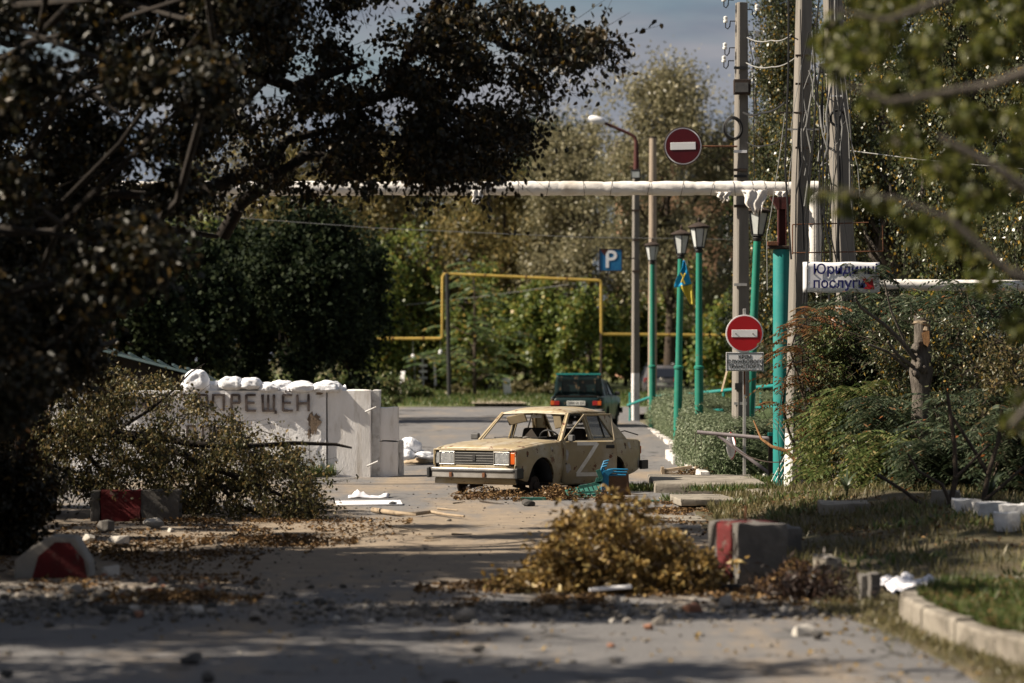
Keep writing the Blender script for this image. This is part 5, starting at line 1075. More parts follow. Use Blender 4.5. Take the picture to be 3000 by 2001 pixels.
limbs = [[P(640, 700, 33), P(720, 600, 33), P(900, 460, 33), P(1010, 440, 33.2), P(1100, 400, 33.4), P(1240, 440, 33.5)], [P(760, -220, 33), P(850, 60, 33), P(770, 250, 33), P(700, 300, 33)], [P(1310, -120, 33), P(1240, 70, 33), P(1200, 130, 33.2), P(1170, 230, 33.3)], [P(1270, -120, 33.5), P(1310, 80, 33.4), P(1340, 180, 33.3), P(1390, 230, 33.2), P(1470, 230, 33)], [P(1330, -60, 33), P(1390, 60, 33.2), P(1480, 120, 33.4), P(1620, 170, 33.5), P(1700, 160, 33.5)],
         [P(500, 120, 32), P(700, 190, 32.5), P(860, 260, 33), P(1000, 300, 33.2), P(1180, 260, 33.4), P(1340, 330, 33.5), P(1470, 380, 33.5)], [P(860, 260, 33), P(960, 190, 33.2), P(1060, 170, 33.3)], [P(600, 560, 32), P(780, 470, 33), P(850, 400, 33.2), P(960, 360, 33.3), P(1100, 350, 33.5)], [P(-120, 350, 31), P(200, 250, 31.5), P(500, 120, 32)], [P(-100, 800, 31), P(300, 640, 31.6), P(640, 700, 33)], [P(-60, 500, 31), P(300, 560, 31.6), P(600, 560, 32)], [P(500, 120, 32), P(560, -150, 32), P(760, -220, 33), P(1270, -120, 33.5)], [P(760, -220, 33), P(1330, -60, 33)]]
for lb in limbs:
    k = len(lb); mb.tube([Vector(p)+Vector(rt.normal(size=3))*.05 for p in lb], [.085*(1-.75*i/(k-1))+.006 for i in range(k)], 7)
ends = [q for lb in limbs for a_, b_ in zip(lb[:-1], lb[1:]) for q in (a_, a_.lerp(b_, .33), a_.lerp(b_, .66), b_)]; tg = []; tries = 0
while len(tg) < 540 and tries < 9000:
    tries += 1; px = rt.uniform(560, 1835); py = rt.uniform(-120, 620)
    if py > crown_low(px)-8 or hole(px, py) or (px-1500)/330+(140-py)/140 > 1.15: continue
    if noise.noise(Vector((px/120, py/95, 4))) < (.02 if py < 330 or px < 1000 else -.14): continue
    if px < 1020 and py > 400 and rt.random() < (.75 if py > 500 else .5): continue
    tg.append(P(px, py, rt.uniform(31.5, 35)))
pts = sprays(ends, tg, 50, rt, mb, .010, .075, .2, 4, .30)
mb.build('overhanging_branch', M_['dark_bark'], TR, smooth=60); leaves('overhanging_crown', pts, (.055, .10), (.042, .070), LF['crown'], TR, 9, .9)
# ---- unseen trees added left of the frame to shade road, crown and fallen tree
for i, (x, y, z0, z1, rr, nn, lab) in enumerate(((-9.5, 22.3, 2.6, 7.5, 2.6, 16000, 'unseen tree added for shade left of the road near the viewer'), (-13.5, 19.5, 3.5, 11, 3.2, 16000, 'taller unseen tree added for shade left of the road nearest the viewer'), (-6.8, 17.6, 2.4, 7.0, 2.3, 14000, 'leafy unseen tree added for shade just outside the left edge'), (-9.9, 28.0, 2.2, 9.0, 2.3, 20000, 'dense unseen tree added for shade left of the big dark crown'), (-11.2, 38.5, .3, 5.0, 2.3, 16000, 'tall unseen growth added for shade left of the splintered stump'), (-15.5, 33.5, 2.5, 10, 3.4, 9000, 'tall unseen tree added for shade behind the big dark crown on the left'))):
    c = scatter_clumps(np.random.default_rng(30+i), (x, y, (z0+z1)/2), (rr, rr, (z1-z0)/2), 40, (.7, 1.2), .8, .2)
    tree('roadside_tree', lab, (x, y, 0), [(x, y, 0), (x+.1, y, 2), (x, y+.1, 4.5), (x, y, 7.5)], c, nn, ((.12, .18), (.09, .13)), LF['crown'], M_['dark_bark'], seed=60+i, r0=.25, twig=False, group='unseen trees added for shade on the left')
for i, (px, Y, yt, w, lab) in enumerate(((330, 54.5, 1035, 120, 'dark bush behind the white wall under the teal roof edge'), (470, 55.5, 1075, 80, 'dark bush beside the plump sandbag'))):
    r_ = np.random.default_rng(190+i); b = base(px, Y); zt = P(0, yt, Y).z; c = scatter_clumps(r_, (b.x, Y, zt/2), (w*Y/F, w*Y/F*.6, zt/2*.85), 34, (.2, .45), .8, .2)
    tree('dark_shrub', lab, b, [b, b+Vector((0, 0, zt*.4)), b+Vector((.1, 0, zt*.8))], c, 6500, ((.05, .09), (.035, .06)), LF['fallen'], M_['dark_bark'], 'bush', 'dark shrubs on the left', seed=195+i, r0=.06, ntwig=8, sp=.35, oval=True, limbr=.1)
for i, (px, Y, yt, w, lab) in enumerate(((-60, 40.5, 900, 150, 'dark shrub at the left edge behind the splintered stump'), (-120, 33, 1000, 110, 'dark shrub at the left edge nearest the viewer'), (20, 30.5, 1330, 90, 'low dark undergrowth beside the wedge block'))):
    r_ = np.random.default_rng(90+i); b = base(px, Y); zt = P(0, yt, Y).z; c = scatter_clumps(r_, (b.x, Y, zt/2), (w*Y/F, w*Y/F*.8, zt/2*.85), 30, (.22, .42), .8, .2)
    tree('dark_shrub', lab, b, [b, b+Vector((0, 0, zt*.4)), b+Vector((.1, 0, zt*.8))], c, 6500, ((.05, .09), (.035, .06)), LF['crown'], M_['dark_bark'], 'bush', 'dark shrubs on the left', seed=95+i, r0=.06, ntwig=8, sp=.28, oval=True, limbr=.1)
# ---- broken tree and its fallen top
st = thing('tree_stump', 'splintered orange-brown stump of the snapped tree on the left', 'tree stump', base(95, 38.5)); b0 = base(92, 38.5)
rows = []; n = 22; prof = [.34, .31, .29, .27, .25]
for k in range(7):
    row = []
    for i in range(n):
        a = 2*math.pi*i/n; t = k/6; H = 1.05+.30*abs(noise.noise(Vector((math.cos(a)*2, math.sin(a)*2, 3))))*2.2+.35*max(0, math.cos(a*1-.4))
        r = (.34-.13*t)*(1+.18*noise.noise(Vector((math.cos(a)*2, math.sin(a)*2, t*2)))); row.append((b0.x+r*math.cos(a), b0.y+r*math.sin(a), H*t))
    rows.append(row)
MB().loft(rows).build('trunk', mat('stump_bark', (.050, .026, .014), (.018, .012, .009), 9, .95, .8, 16, stretch=(4, 4, .7)), st, smooth=50)
for i in range(11):
    a = rt.uniform(0, 6.28); r = rt.uniform(.05, .22); p = b0+Vector((r*math.cos(a), r*math.sin(a), .9)); MB().tube([p, p+Vector((rt.normal()*.05, rt.normal()*.05, rt.uniform(.35, .75)))], [.035, .004], 5).build('splinter', M_['torn'], st)
MB().tube([P(0, 1240, 38.2), P(40, 1240, 38.2), P(68, 1245, 38.2), P(98, 1275, 38.2)], [.09, .07, .04, .03], 7).build('torn_limb', M_['torn'], st, smooth=50)
fcl = []; tries = 0
def in_fallen(px, py):
    top = float(np.interp(px, [120, 300, 480, 560, 640, 800, 900, 950], [1060, 1070, 1090, 1120, 1180, 1255, 1330, 1480])); bot = float(np.interp(px, [120, 300, 560, 940], [1430, 1500, 1525, 1545])); return top+25 < py < bot-14
while len(fcl) < 190 and tries < 5000:
    tries += 1; px = rt.uniform(130, 945); py = rt.uniform(1110, 1540)
    if not in_fallen(px, py): continue
    if (px > 600 and py < 1330 or 430 < px < 620 and py < 1230) and rt.random() < .55: continue
    add_cl(fcl, px, py, rt.uniform(36.6, 41.5), rt.uniform(24, 58), .7)
ft = thing('fallen_tree', 'fallen leafy tree top lying across the roadside before the white wall', 'fallen tree', base(560, 38.5)); mb = MB()
fl_ = [([(90, 1250), (200, 1280), (330, 1268), (470, 1282), (560, 1300), (690, 1310), (860, 1298), (985, 1302), (1030, 1312)], .075), ([(330, 1268), (420, 1300), (540, 1330), (590, 1358), (640, 1420), (690, 1470)], .07), ([(590, 1358), (700, 1400), (800, 1440), (880, 1480), (940, 1530)], .045), ([(540, 1330), (600, 1380), (625, 1420), (610, 1500)], .04), ([(200, 1280), (280, 1360), (350, 1430), (470, 1520)], .045), ([(330, 1268), (440, 1200), (500, 1150), (560, 1090), (600, 1065)], .028), ([(470, 1282), (520, 1220), (620, 1190)], .02), ([(690, 1310), (780, 1340), (880, 1420), (930, 1450)], .025), ([(625, 1420), (760, 1450), (900, 1500)], .03), ([(640, 1420), (700, 1480), (790, 1520), (915, 1536)], .03), ([(690, 1310), (760, 1260), (850, 1290)], .015)]
fe_ = []
for q, r in fl_:
    k = len(q); pp = [P(x, y, 38.4+.5*math.sin(i+r*90)) for i, (x, y) in enumerate(q)]; fe_ += pp; mb.tube(pp, [r*(1-.8*i/(k-1)) for i in range(k)], 8)
fe_ = [q for a_, b_ in zip(fe_[:-1], fe_[1:]) for q in (a_, a_.lerp(b_, .5)) if (a_-b_).length < 1.6]; tg = []; tries = 0
while len(tg) < 620 and tries < 9000:
    tries += 1; px = rt.uniform(100, 950); py = rt.uniform(1060, 1545)
    if not in_fallen(px, py+12): continue
    if noise.noise(Vector((px/70, py/60, 14))) < -.10 or (px > 420 and py < 1260 and rt.random() < .55): continue
    q = P(px, py, rt.uniform(36.8, 40.8)); q.z = max(q.z, .05); tg.append(q)
pts = sprays(fe_, tg, 46, rt, mb, .009, .055, .25, 4, .26, .05)
mb.build('limb', M_['dark_bark'], ft, smooth=60); pts[:, 2] = np.maximum(pts[:, 2], .02); leaves('foliage', pts, (.035, .068), (.025, .045), LF['fallen'], ft, 5, .9)
# ---- golden cut branches piled in front
gcl = []; tries = 0
def in_bush(px, py): 
    top = float(np.interp(px, [1480, 1560, 1640, 1660, 1720, 1850, 1880, 1960, 2060, 2120], [1690, 1650, 1540, 1490, 1475, 1500, 1490, 1545, 1600, 1690])); return py > top+18 and py < 1770
while len(gcl) < 135 and tries < 5000:
    tries += 1; px = rt.uniform(1460, 2115); py = rt.uniform(1480, 1765)
    if in_bush(px, py): add_cl(gcl, px, py, rt.uniform(25.0, 26.8), rt.uniform(18, 40), .9)
for px, py in ((1790, 1452), (1812, 1475), (1870, 1490), (1885, 1478), (1690, 1500), (1760, 1500), (1740, 1490), (2085, 1640)): add_cl(gcl, px, py, 26, 20)
gb = thing('cut_branch_heap', 'heap of cut branches with golden wilted leaves lying in the road', 'branch heap', (P(1800, 0, 26).x, 26, 0)); mb = MB(); gn = [Vector((P(px, 0, 26).x, 26+dy, .04+.10*(j % 3))) for j, (px, dy) in enumerate([(1620+40*i, .5*math.sin(i*2.1)) for i in range(12)])]; tg = []; tries = 0
while len(tg) < 330 and tries < 6000:
    tries += 1; px = rt.uniform(1455, 2120); py = rt.uniform(1460, 1765)
    if not in_bush(px, py+6) or noise.noise(Vector((px/60, py/50, 23))) < -.22: continue
    q = P(px, py, rt.uniform(25.2, 26.8)); q.z = max(q.z, .04); tg.append(q)
for px, py in ((1790, 1440), (1806, 1462), (1868, 1482), (1885, 1476), (1690, 1488), (1745, 1476), (2085, 1632), (1480, 1700), (1500, 1730), (1560, 1660), (2110, 1660)): tg.append(P(px, py, 26))
pts = sprays(gn, tg, 38, rt, mb, .010, .035, .3, 4, .13, .05)
mb.tube([P(1655, 1665, 25.6), P(1700, 1680, 25.7), P(1760, 1655, 26)], [.02, .025, .012], 7)
mb.build('branch', M_['bark'], gb, smooth=60); pts[:, 2] = np.maximum(pts[:, 2], .02); leaves('foliage', pts, (.04, .085), (.026, .05), LF['golden'], gb, 6, .3)
# ---- trees beyond the road
def bg_tree(name, label, px, Y, ytop, wpx, lm, n, leaf, seed, low=.12, bark='bark', group='trees beyond the cross road', k=34, cr=(.10, .20), hang=0, fl=.85, lean=0):
    r_ = np.random.default_rng(seed); b = base(px, Y); H = P(0, ytop, Y).z; rx = wpx*Y/F; c = (b.x+lean, Y, H*(1+low)/2); cl_ = []
    for q in unit(r_.normal(size=(k, 3)))*r_.uniform(.35, 1, size=(k, 1))**.6:
        s = r_.uniform(*cr)*H*.8; wz = 1-.25*max(0, q[2]); cl_.append((tuple(np.array(c)+q*np.array([rx*wz, rx*.75, H*(1-low)/2*.92])), (s, s, s*fl)))
    n = int(n*1.9); leaf = ((leaf[0][0]*1.1, leaf[0][1]*1.1), (leaf[1][0]*1.7, leaf[1][1]*1.7))
    return tree(name, label, b, [b, b+Vector((.1, 0, H*.25)), b+Vector((lean*.5-.1, 0, H*.5)), b+Vector((lean, 0, H*.8))], cl_, n, leaf, lm, M_[bark], group=group, seed=seed, r0=max(.12, H*.018), twig=False, ntwig=7, sp=.30, hang=hang, carve=H*.13)
bg_tree('willow_tree', 'tall silvery willow rising behind the hanging round sign', 1960, 150, 170, 215, LF['willow'], 24000, ((.13, .24), (.05, .09)), 101, .25, 'bark', k=46, cr=(.09, .16))
bg_tree('willow_tree', 'second silvery willow left of the street lamp shade', 1730, 156, 262, 190, LF['willow'], 20000, ((.13, .24), (.05, .09)), 102, .2, 'bark', k=42, cr=(.09, .16))
bg_tree('willow_tree', 'shorter brownish willow above the middle of the white pipe', 1480, 160, 420, 190, LF['brownish'], 16000, ((.15, .25), (.07, .11)), 103, .1, k=38)
bg_tree('willow_tree', 'grey willow behind the junction box pole', 2170, 150, 300, 130, LF['willow'], 12000, ((.13, .24), (.05, .09)), 104, .15)
bg_tree('poplar_tree', 'olive brown tree left of the yellow pipe arch', 1150, 164, 380, 200, LF['brownish'], 15000, ((.16, .26), (.08, .12)), 105, .08)
bg_tree('poplar_tree', 'olive brown tree behind the left dark lindens', 850, 158, 390, 210, LF['brownish'], 13000, ((.16, .26), (.08, .12)), 106, .08)
bg_tree('poplar_tree', 'tree far left behind the guard booth roof', 520, 150, 480, 220, LF['green'], 9000, ((.18, .28), (.09, .13)), 107, .08)
bg_tree('poplar_tree', 'dark distant treetop between the crown and the willow', 1640, 210, 318, 60, LF['linden'], 6000, ((.2, .3), (.12, .16)), 108, .4, k=20); bg_tree('poplar_tree', 'dark distant treetop peeping past the overhanging leaves', 1565, 216, 305, 36, LF['linden'], 4000, ((.2, .3), (.12, .16)), 109, .4, k=14)
for i, (px, Y, yt, w, lm, lab) in enumerate(((1420, 154, 760, 110, 'green', 'green bushy tree inside the yellow pipe arch'), (1600, 152, 790, 130, 'green', 'broad green bush right of the arch centre'), (1730, 146, 830, 110, 'green', 'green bush behind the raised boot lid'), (1260, 158, 720, 120, 'brownish', 'brown green bush left of the black post'), (1540, 160, 640, 140, 'brownish', 'tall brown green thicket at the arch top'), (1830, 166, 800, 90, 'green', 'bright bush beside the street lamp foot'), (2010, 166, 760, 130, 'green', 'green thicket behind the lantern posts'), (2140, 142, 850, 80, 'green', 'dense thicket behind the no-entry post'), (1110, 150, 900, 90, 'green', 'low green bush left of the far gate'), (1340, 156, 880, 90, 'green', 'low leafy bush under the arch beside the path'), (1650, 158, 980, 90, 'weed', 'pale low bush in the verge left of the green car'), (1930, 176, 860, 70, 'linden', 'dark thicket above the charcoal estate'))):
    bg_tree('thicket', lab, px, Y, yt, w, LF[lm], 9000, ((.15, .25), (.09, .14)), 120+i, .0, k=26, cr=(.12, .24), group='bushes beyond the cross road')
for i, (px, Y, yt, w, lm, lab) in enumerate(((1010, 168, 400, 170, 'brownish', 'olive tree behind the left end of the yellow pipe'), (1260, 172, 470, 170, 'green', 'yellow-green tree above the corner of the pipe arch'), (1420, 176, 430, 170, 'brownish', 'broad olive tree behind the middle of the arch'), (1080, 150, 690, 110, 'green', 'bushy green tree between the linden and the arch corner'), (1180, 156, 640, 100, 'green', 'bushy green tree left of the arch post'), (700, 170, 380, 200, 'brownish', 'olive tree showing through the dark crown'))):
    bg_tree('poplar_tree', lab, px, Y, yt, w, LF[lm], 13000, ((.15, .25), (.08, .12)), 260+i, .04, k=44, cr=(.08, .18))
# young sumac with open fronds inside the arch
def fronds(P0, D, L_, nl, ll, lw, sag=.35, rng=None):
    """pinnate leaves: returns leaflet bases, directions and normals"""
    B, Dd, N_ = [], [], []; rng = rng or np.random.default_rng(1)
    for p, d in zip(P0, D):
        d = d/np.linalg.norm(d); s = np.cross(d, [0, 0, 1.]); s /= max(np.linalg.norm(s), 1e-6); u = np.cross(s, d); l = rng.uniform(*L_)
        for k in range(nl):
            t = (k+1)/(nl+.5); q = p+d*l*t; q = q-np.array([0, 0, sag*l*t*t]); dd = d-np.array([0, 0, 2*sag*t]); dd /= np.linalg.norm(dd)
            for sg in (1, -1): B.append(q); Dd.append(dd*.45+s*sg-np.array([0, 0, .35])); N_.append(u)
    return np.array(B), np.array(Dd), np.array(N_)
ys_ = thing('young_sumac_tree', 'young sumac with pale drooping fronds beyond the black post', 'tree', base(1390, 139)); mb = MB(); P0 = []; D = []; b0 = base(1390, 139)
mb.tube([b0, P(1392, 950, 139), P(1389, 810, 139)], [.10, .07, .03], 8)
for i in range(46):
    py = rt.uniform(800, 1120); a = rt.uniform(0, 6.28); p = P(1390, py, 139); e = p+Vector((math.cos(a)*rt.uniform(.5, 1.9)*(.4+(py-780)/300), math.sin(a)*1.2, rt.uniform(.1, .7))); mb.tube(curve_path(p, e, .1, 3, rt), [.03, .025, .018, .01], 5); P0.append(np.array(e)); D.append(np.array([math.cos(a), math.sin(a)*.7, .15])); P0.append((np.array(e)+np.array(p))/2); D.append(np.array([math.cos(a+.8), math.sin(a+.8)*.7, .1]))
mb.build('trunk', M_['bark'], ys_, smooth=60); B, Dd, N_ = fronds(P0, D, (.9, 1.5), 8, 0, 0, .3, rt); leaves('crown', B, (.28, .42), (.10, .15), leafmat('pale_sumac_leaflet', [(0, (.05, .085, .03)), (.8, (.11, .15, .065)), (1, (.28, .17, .03))], .35), ys_, 3, D=Dd, Nrm=N_, oval=False)
# dark lindens on the left beyond the wall
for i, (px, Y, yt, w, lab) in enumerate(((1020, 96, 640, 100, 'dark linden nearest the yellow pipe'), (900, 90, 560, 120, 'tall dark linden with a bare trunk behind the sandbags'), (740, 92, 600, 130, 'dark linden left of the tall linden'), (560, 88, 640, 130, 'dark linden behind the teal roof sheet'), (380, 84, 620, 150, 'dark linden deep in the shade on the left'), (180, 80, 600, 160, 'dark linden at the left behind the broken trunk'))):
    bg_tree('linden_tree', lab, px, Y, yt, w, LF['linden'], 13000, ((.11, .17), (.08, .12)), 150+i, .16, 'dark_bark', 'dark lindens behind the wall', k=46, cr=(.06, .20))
for i, (px, Y, yt, w, lab) in enumerate(((1110, 112, 1085, 60, 'low sunlit weeds at the wall end'), (1010, 104, 1075, 70, 'sunlit bush behind the last sandbag'), (880, 100, 1080, 70, 'sunlit weeds behind the sandbag row'), (730, 96, 1060, 80, 'shaded bush behind the sandbags'), (1215, 133, 1120, 50, 'green weeds at the foot of the far gate'), (1600, 142, 1130, 60, 'dry grey weeds beside the white concrete post'), (1530, 144, 1120, 60, 'dry brown weeds behind the white concrete post'), (1340, 142, 1130, 40, 'weeds beside the black post'))):
    bg_tree('weed_clump', lab, px, Y, yt, w, LF['weed' if i < 5 else 'dry_grass'], 3500, ((.08, .18), (.03, .07)), 180+i, .0, group='weeds along the far verge', k=16, cr=(.2, .4))
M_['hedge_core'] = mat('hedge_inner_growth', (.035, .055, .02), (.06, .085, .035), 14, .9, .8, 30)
# ---- hedges
def hedge(label, pts, w, h, n, seed, name='hedge'):
    r_ = np.random.default_rng(seed); t = thing(name, label, 'hedge', (pts[0][0], pts[0][1], 0), group='clipped hedges beside the pavement'); pts = np.array(pts, float); seg = np.linalg.norm(np.diff(pts, axis=0), axis=1); cs = np.concatenate([[0], np.cumsum(seg)])
    u = r_.uniform(0, cs[-1], n); cx_ = np.interp(u, cs, pts[:, 0]); cy_ = np.interp(u, cs, pts[:, 1]); a = r_.uniform(-.10, math.pi+.10, n); e = np.minimum(1, np.minimum(u, cs[-1]-u)/(w*.9)); e = np.sqrt(np.clip(1-(1-e)**2, .02, 1))
    rr = r_.uniform(.86, 1.0, n)**.5; lump = np.array([1+.10*noise.noise(Vector((x*1.7, y*1.7, q))) for x, y, q in zip(cx_, cy_, a)])
    se = lambda v, p: np.sign(v)*np.abs(v)**p
    off = se(np.cos(a), .75)*w*e*rr*lump; z = np.maximum(.04, se(np.sin(a), .65)*h*np.clip(e*1.15, 0, 1)*rr*lump)
    q = np.stack([cx_+off, cy_+off*.35*r_.uniform(-1, 1, n), z], 1)+r_.normal(size=(n, 3))*.025
    No = np.stack([np.cos(a), r_.normal(size=n)*.2, np.sin(a)+.25], 1); Dq = np.stack([-np.sin(a)*r_.normal(size=n), r_.normal(size=n), np.cos(a)*r_.normal(size=n)], 1)
    leaves('foliage', q, (.045, .080), (.030, .048), LF['hedge'], t, seed, .1, oval=False, D=Dq, Nrm=No)
    mb = MB()
    for i in range(26):
        uu = r_.uniform(.3, cs[-1]-.3); x = np.interp(uu, cs, pts[:, 0]); y = np.interp(uu, cs, pts[:, 1]); mb.tube(curve_path((x, y, 0), (x+r_.normal()*w*.4, y+r_.normal()*.3, h*.75), .1, 3, r_), [.02, .016, .012, .006], 5)
    mb.build('stem', M_['dark_bark'], t)
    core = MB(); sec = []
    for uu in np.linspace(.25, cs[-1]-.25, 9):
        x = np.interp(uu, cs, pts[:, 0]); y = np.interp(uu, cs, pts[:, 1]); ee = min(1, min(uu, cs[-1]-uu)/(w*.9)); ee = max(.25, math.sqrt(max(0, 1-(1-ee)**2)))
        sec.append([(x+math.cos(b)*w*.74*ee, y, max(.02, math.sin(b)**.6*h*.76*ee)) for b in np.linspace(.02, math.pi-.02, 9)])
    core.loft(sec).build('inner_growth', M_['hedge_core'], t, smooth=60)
hedge('nearer rounded clipped hedge behind the boom barrier', [(4.28, 50.2), (4.22, 54), (4.3, 58), (4.4, 61.5)], .95, .98, 46000, 1)
hedge('farther clipped hedge at the foot of the lantern posts', [(4.75, 64.5), (4.85, 72), (5.0, 80), (5.1, 90)], .90, 1.22, 46000, 2)
hedge('hedge showing behind the no-entry post and teal column', [(6.0, 66), (6.4, 70), (7.2, 76)], 1.0, 1.3, 12000, 3)
# whitewashed kerb stones along the hedges
hk = thing('hedge_kerb', 'low whitewashed kerb of separate stones along the foot of the hedges', 'kerb', (3.4, 52, 0))
for i in range(34):
    y = 49.8+i*1.18
    if 61.6 < y < 63.5: continue
    x = (3.33+.012*i if y < 62 else 3.80+.012*(i-12))+.03*rt.normal(); o = rough_box((x, y, .07), (.16, 1.05*rt.uniform(.75, 1), .20*rt.uniform(.8, 1.2)), rt, R(rt.normal()*2.5), 3, .02, chip=.03)
    o.build('kerb_stone', M_['kerb_white'], hk, smooth=45)
# ---- birches and spruce on the right
def weep_tree(label, px, Y, ytop, ylow, wpx, n, seed, lm='birch', k=60, name='birch_tree'):
    r_ = np.random.default_rng(seed); b = base(px, Y); H = P(0, ytop, Y).z; zl = P(0, ylow, Y).z; cl_ = []
    for i in range(k):
        z = r_.uniform(zl+.4, H); w = wpx*Y/F*(1-.35*(z/H)**3); a = r_.uniform(0, 6.28); rr = w*r_.uniform(.2, 1)**.6; s = r_.uniform(.45, .85); cl_.append(((b.x+rr*math.cos(a), Y+rr*math.sin(a)*.8, z), (s*.6, s*.6, s*1.35)))
    return tree(name, label, b, [b, b+Vector((.1, 0, H*.3)), b+Vector((-.1, .1, H*.6)), b+Vector((0, 0, H*.92))], cl_, int(n*1.9), ((.055, .10), (.038, .065)), LF[lm], M_['grey_bark'], group='weeping birches on the right', seed=seed, r0=.20, ntwig=9, sp=.34, droop=1.2, hang=.9)
weep_tree('weeping birch with yellowing leaves just right of the cable poles', 2600, 58, -420, 760, 190, 30000, 201); weep_tree('weeping birch behind the yellow-green front branch', 2850, 54, -420, 800, 180, 30000, 202); weep_tree('weeping birch between the utility pole and the cable poles', 2290, 72, -60, 900, 95, 22000, 203, k=50); weep_tree('weeping birch at the right edge', 3080, 50, -420, 900, 170, 22000, 204)
weep_tree('low hanging birch behind the teal column', 2400, 64, 300, 1000, 120, 16000, 205, k=36)
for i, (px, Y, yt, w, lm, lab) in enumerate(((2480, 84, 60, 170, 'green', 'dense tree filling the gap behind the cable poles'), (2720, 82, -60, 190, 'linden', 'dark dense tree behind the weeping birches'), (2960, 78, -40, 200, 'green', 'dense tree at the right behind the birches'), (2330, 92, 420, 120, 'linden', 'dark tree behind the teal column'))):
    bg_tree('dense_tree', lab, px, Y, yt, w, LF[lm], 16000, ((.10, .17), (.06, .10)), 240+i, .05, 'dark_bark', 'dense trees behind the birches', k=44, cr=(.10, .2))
sp_ = thing('spruce_tree', 'dark spruce tip poking out beside the birch against the sky', 'tree', base(2310, 84)); b0 = base(2310, 84); H = P(0, -150, 84).z; mb = MB(); mb.tube([b0, b0+Vector((0, 0, H))], [.2, .02], 8); q = []; dq = []
for i in range(340):
    z = rt.uniform(.25, .98)*H; a = rt.uniform(0, 6.28); l = (H-z)*.17+.35; p = b0+Vector((0, 0, z)); e = p+Vector((math.cos(a)*l, math.sin(a)*l, -.28*l+.1)); mb.tube([p, (p+e)/2+Vector((0, 0, .06)), e], [.02, .014, .006], 4)
    for t in np.linspace(.25, 1, 22): q.append(np.array(p.lerp(e, t))+rt.normal(size=3)*.03); dq.append(np.array([math.cos(a), math.sin(a), -.3])+rt.normal(size=3)*.8)
mb.build('trunk', M_['dark_bark'], sp_); leaves('crown', np.array(q), (.10, .20), (.02, .035), LF['spruce'], sp_, 3, D=np.array(dq), oval=False)
# ---- sumac thicket on the right, saplings and the snapped trunk
def sumac(label, px, pytop, Y, wpx, nstem, seed, lm='sumac', nl=9, pylow=None, name='sumac_bush', nf=24, dark='bark'):
    r_ = np.random.default_rng(seed); b = base(px, Y); t = thing(name, label, 'bush', b, group='sumac thicket on the right'); mb = MB(); P0 = []; D = []; zt = P(0, pytop, Y).z; zl = P(0, pylow, Y).z if pylow else .3
    for i in range(nstem):
        a = r_.uniform(0, 6.28); s = b+Vector((r_.normal()*.25, r_.normal()*.25, 0)); z = r_.uniform(zl+(zt-zl)*.25, zt); w = wpx*Y/F; e = Vector((b.x+r_.uniform(-1, 1)*w, Y+r_.uniform(-1, 1)*w*.7, z)); pp = curve_path(s, e, .10, 6, r_); mb.tube(pp, [.028, .024, .020, .017, .014, .010, .006], 6)
        for j in range(nf):
            q = pp[-1-(j % 4)]; a = r_.uniform(0, 6.28); P0.append(np.array(q)); D.append(np.array([math.cos(a), math.sin(a), r_.uniform(-.1, .6)]))
    mb.build('stem', M_[dark], t, smooth=60); B, Dd, N_ = fronds(P0, D, (.38, .62), nl, 0, 0, .45, r_); leaves('foliage', B, (.080, .135), (.024, .038), LF[lm], t, seed, D=Dd, Nrm=N_, oval=False); return t
for i, (px, pt, Y, w, ns, lm, pl_, lab) in enumerate(((2455, 890, 44.3, 78, 24, 'sumac', 1150, 'sumac bush in front of the cable poles'), (2560, 860, 43.6, 110, 28, 'sumac', 1150, 'sumac bush under the advert board'), (2730, 850, 42.5, 110, 26, 'sumac', 1100, 'sumac bush behind the snapped trunk'), (2900, 820, 41.5, 120, 26, 'sumac', 1100, 'sumac bush at the right edge'), (2510, 1120, 41.5, 95, 20, 'weed', 1330, 'lower leafy bush over the fallen beam'), (2650, 1150, 40.5, 110, 22, 'sumac', 1330, 'lower leafy bush left of the snapped trunk foot'), (2860, 1140, 38.5, 120, 22, 'sumac', 1350, 'lower leafy bush around the saplings'), (2980, 1200, 36.5, 90, 16, 'sumac', 1400, 'shaded leafy bush in the right corner'), (2378, 900, 43.4, 14, 5, 'rusty', 1000, 'reddening sumac spray reaching over the teal column'), (2600, 1230, 39.5, 100, 16, 'weed', 1400, 'tangled low bush at the foot of the snapped trunk'), (2760, 1260, 38, 100, 16, 'sumac', 1420, 'tangled low bush between the trunk and the saplings'), (2420, 1200, 43.2, 60, 10, 'weed', 1350, 'thin bush before the chain-link fence'), (2560, 760, 45.2, 80, 9, 'sumac', 840, 'thin sumac shoots growing in front of the advert lettering'))): sumac(lab, px, pt, Y, w, ns, 300+i, lm, pylow=pl_)
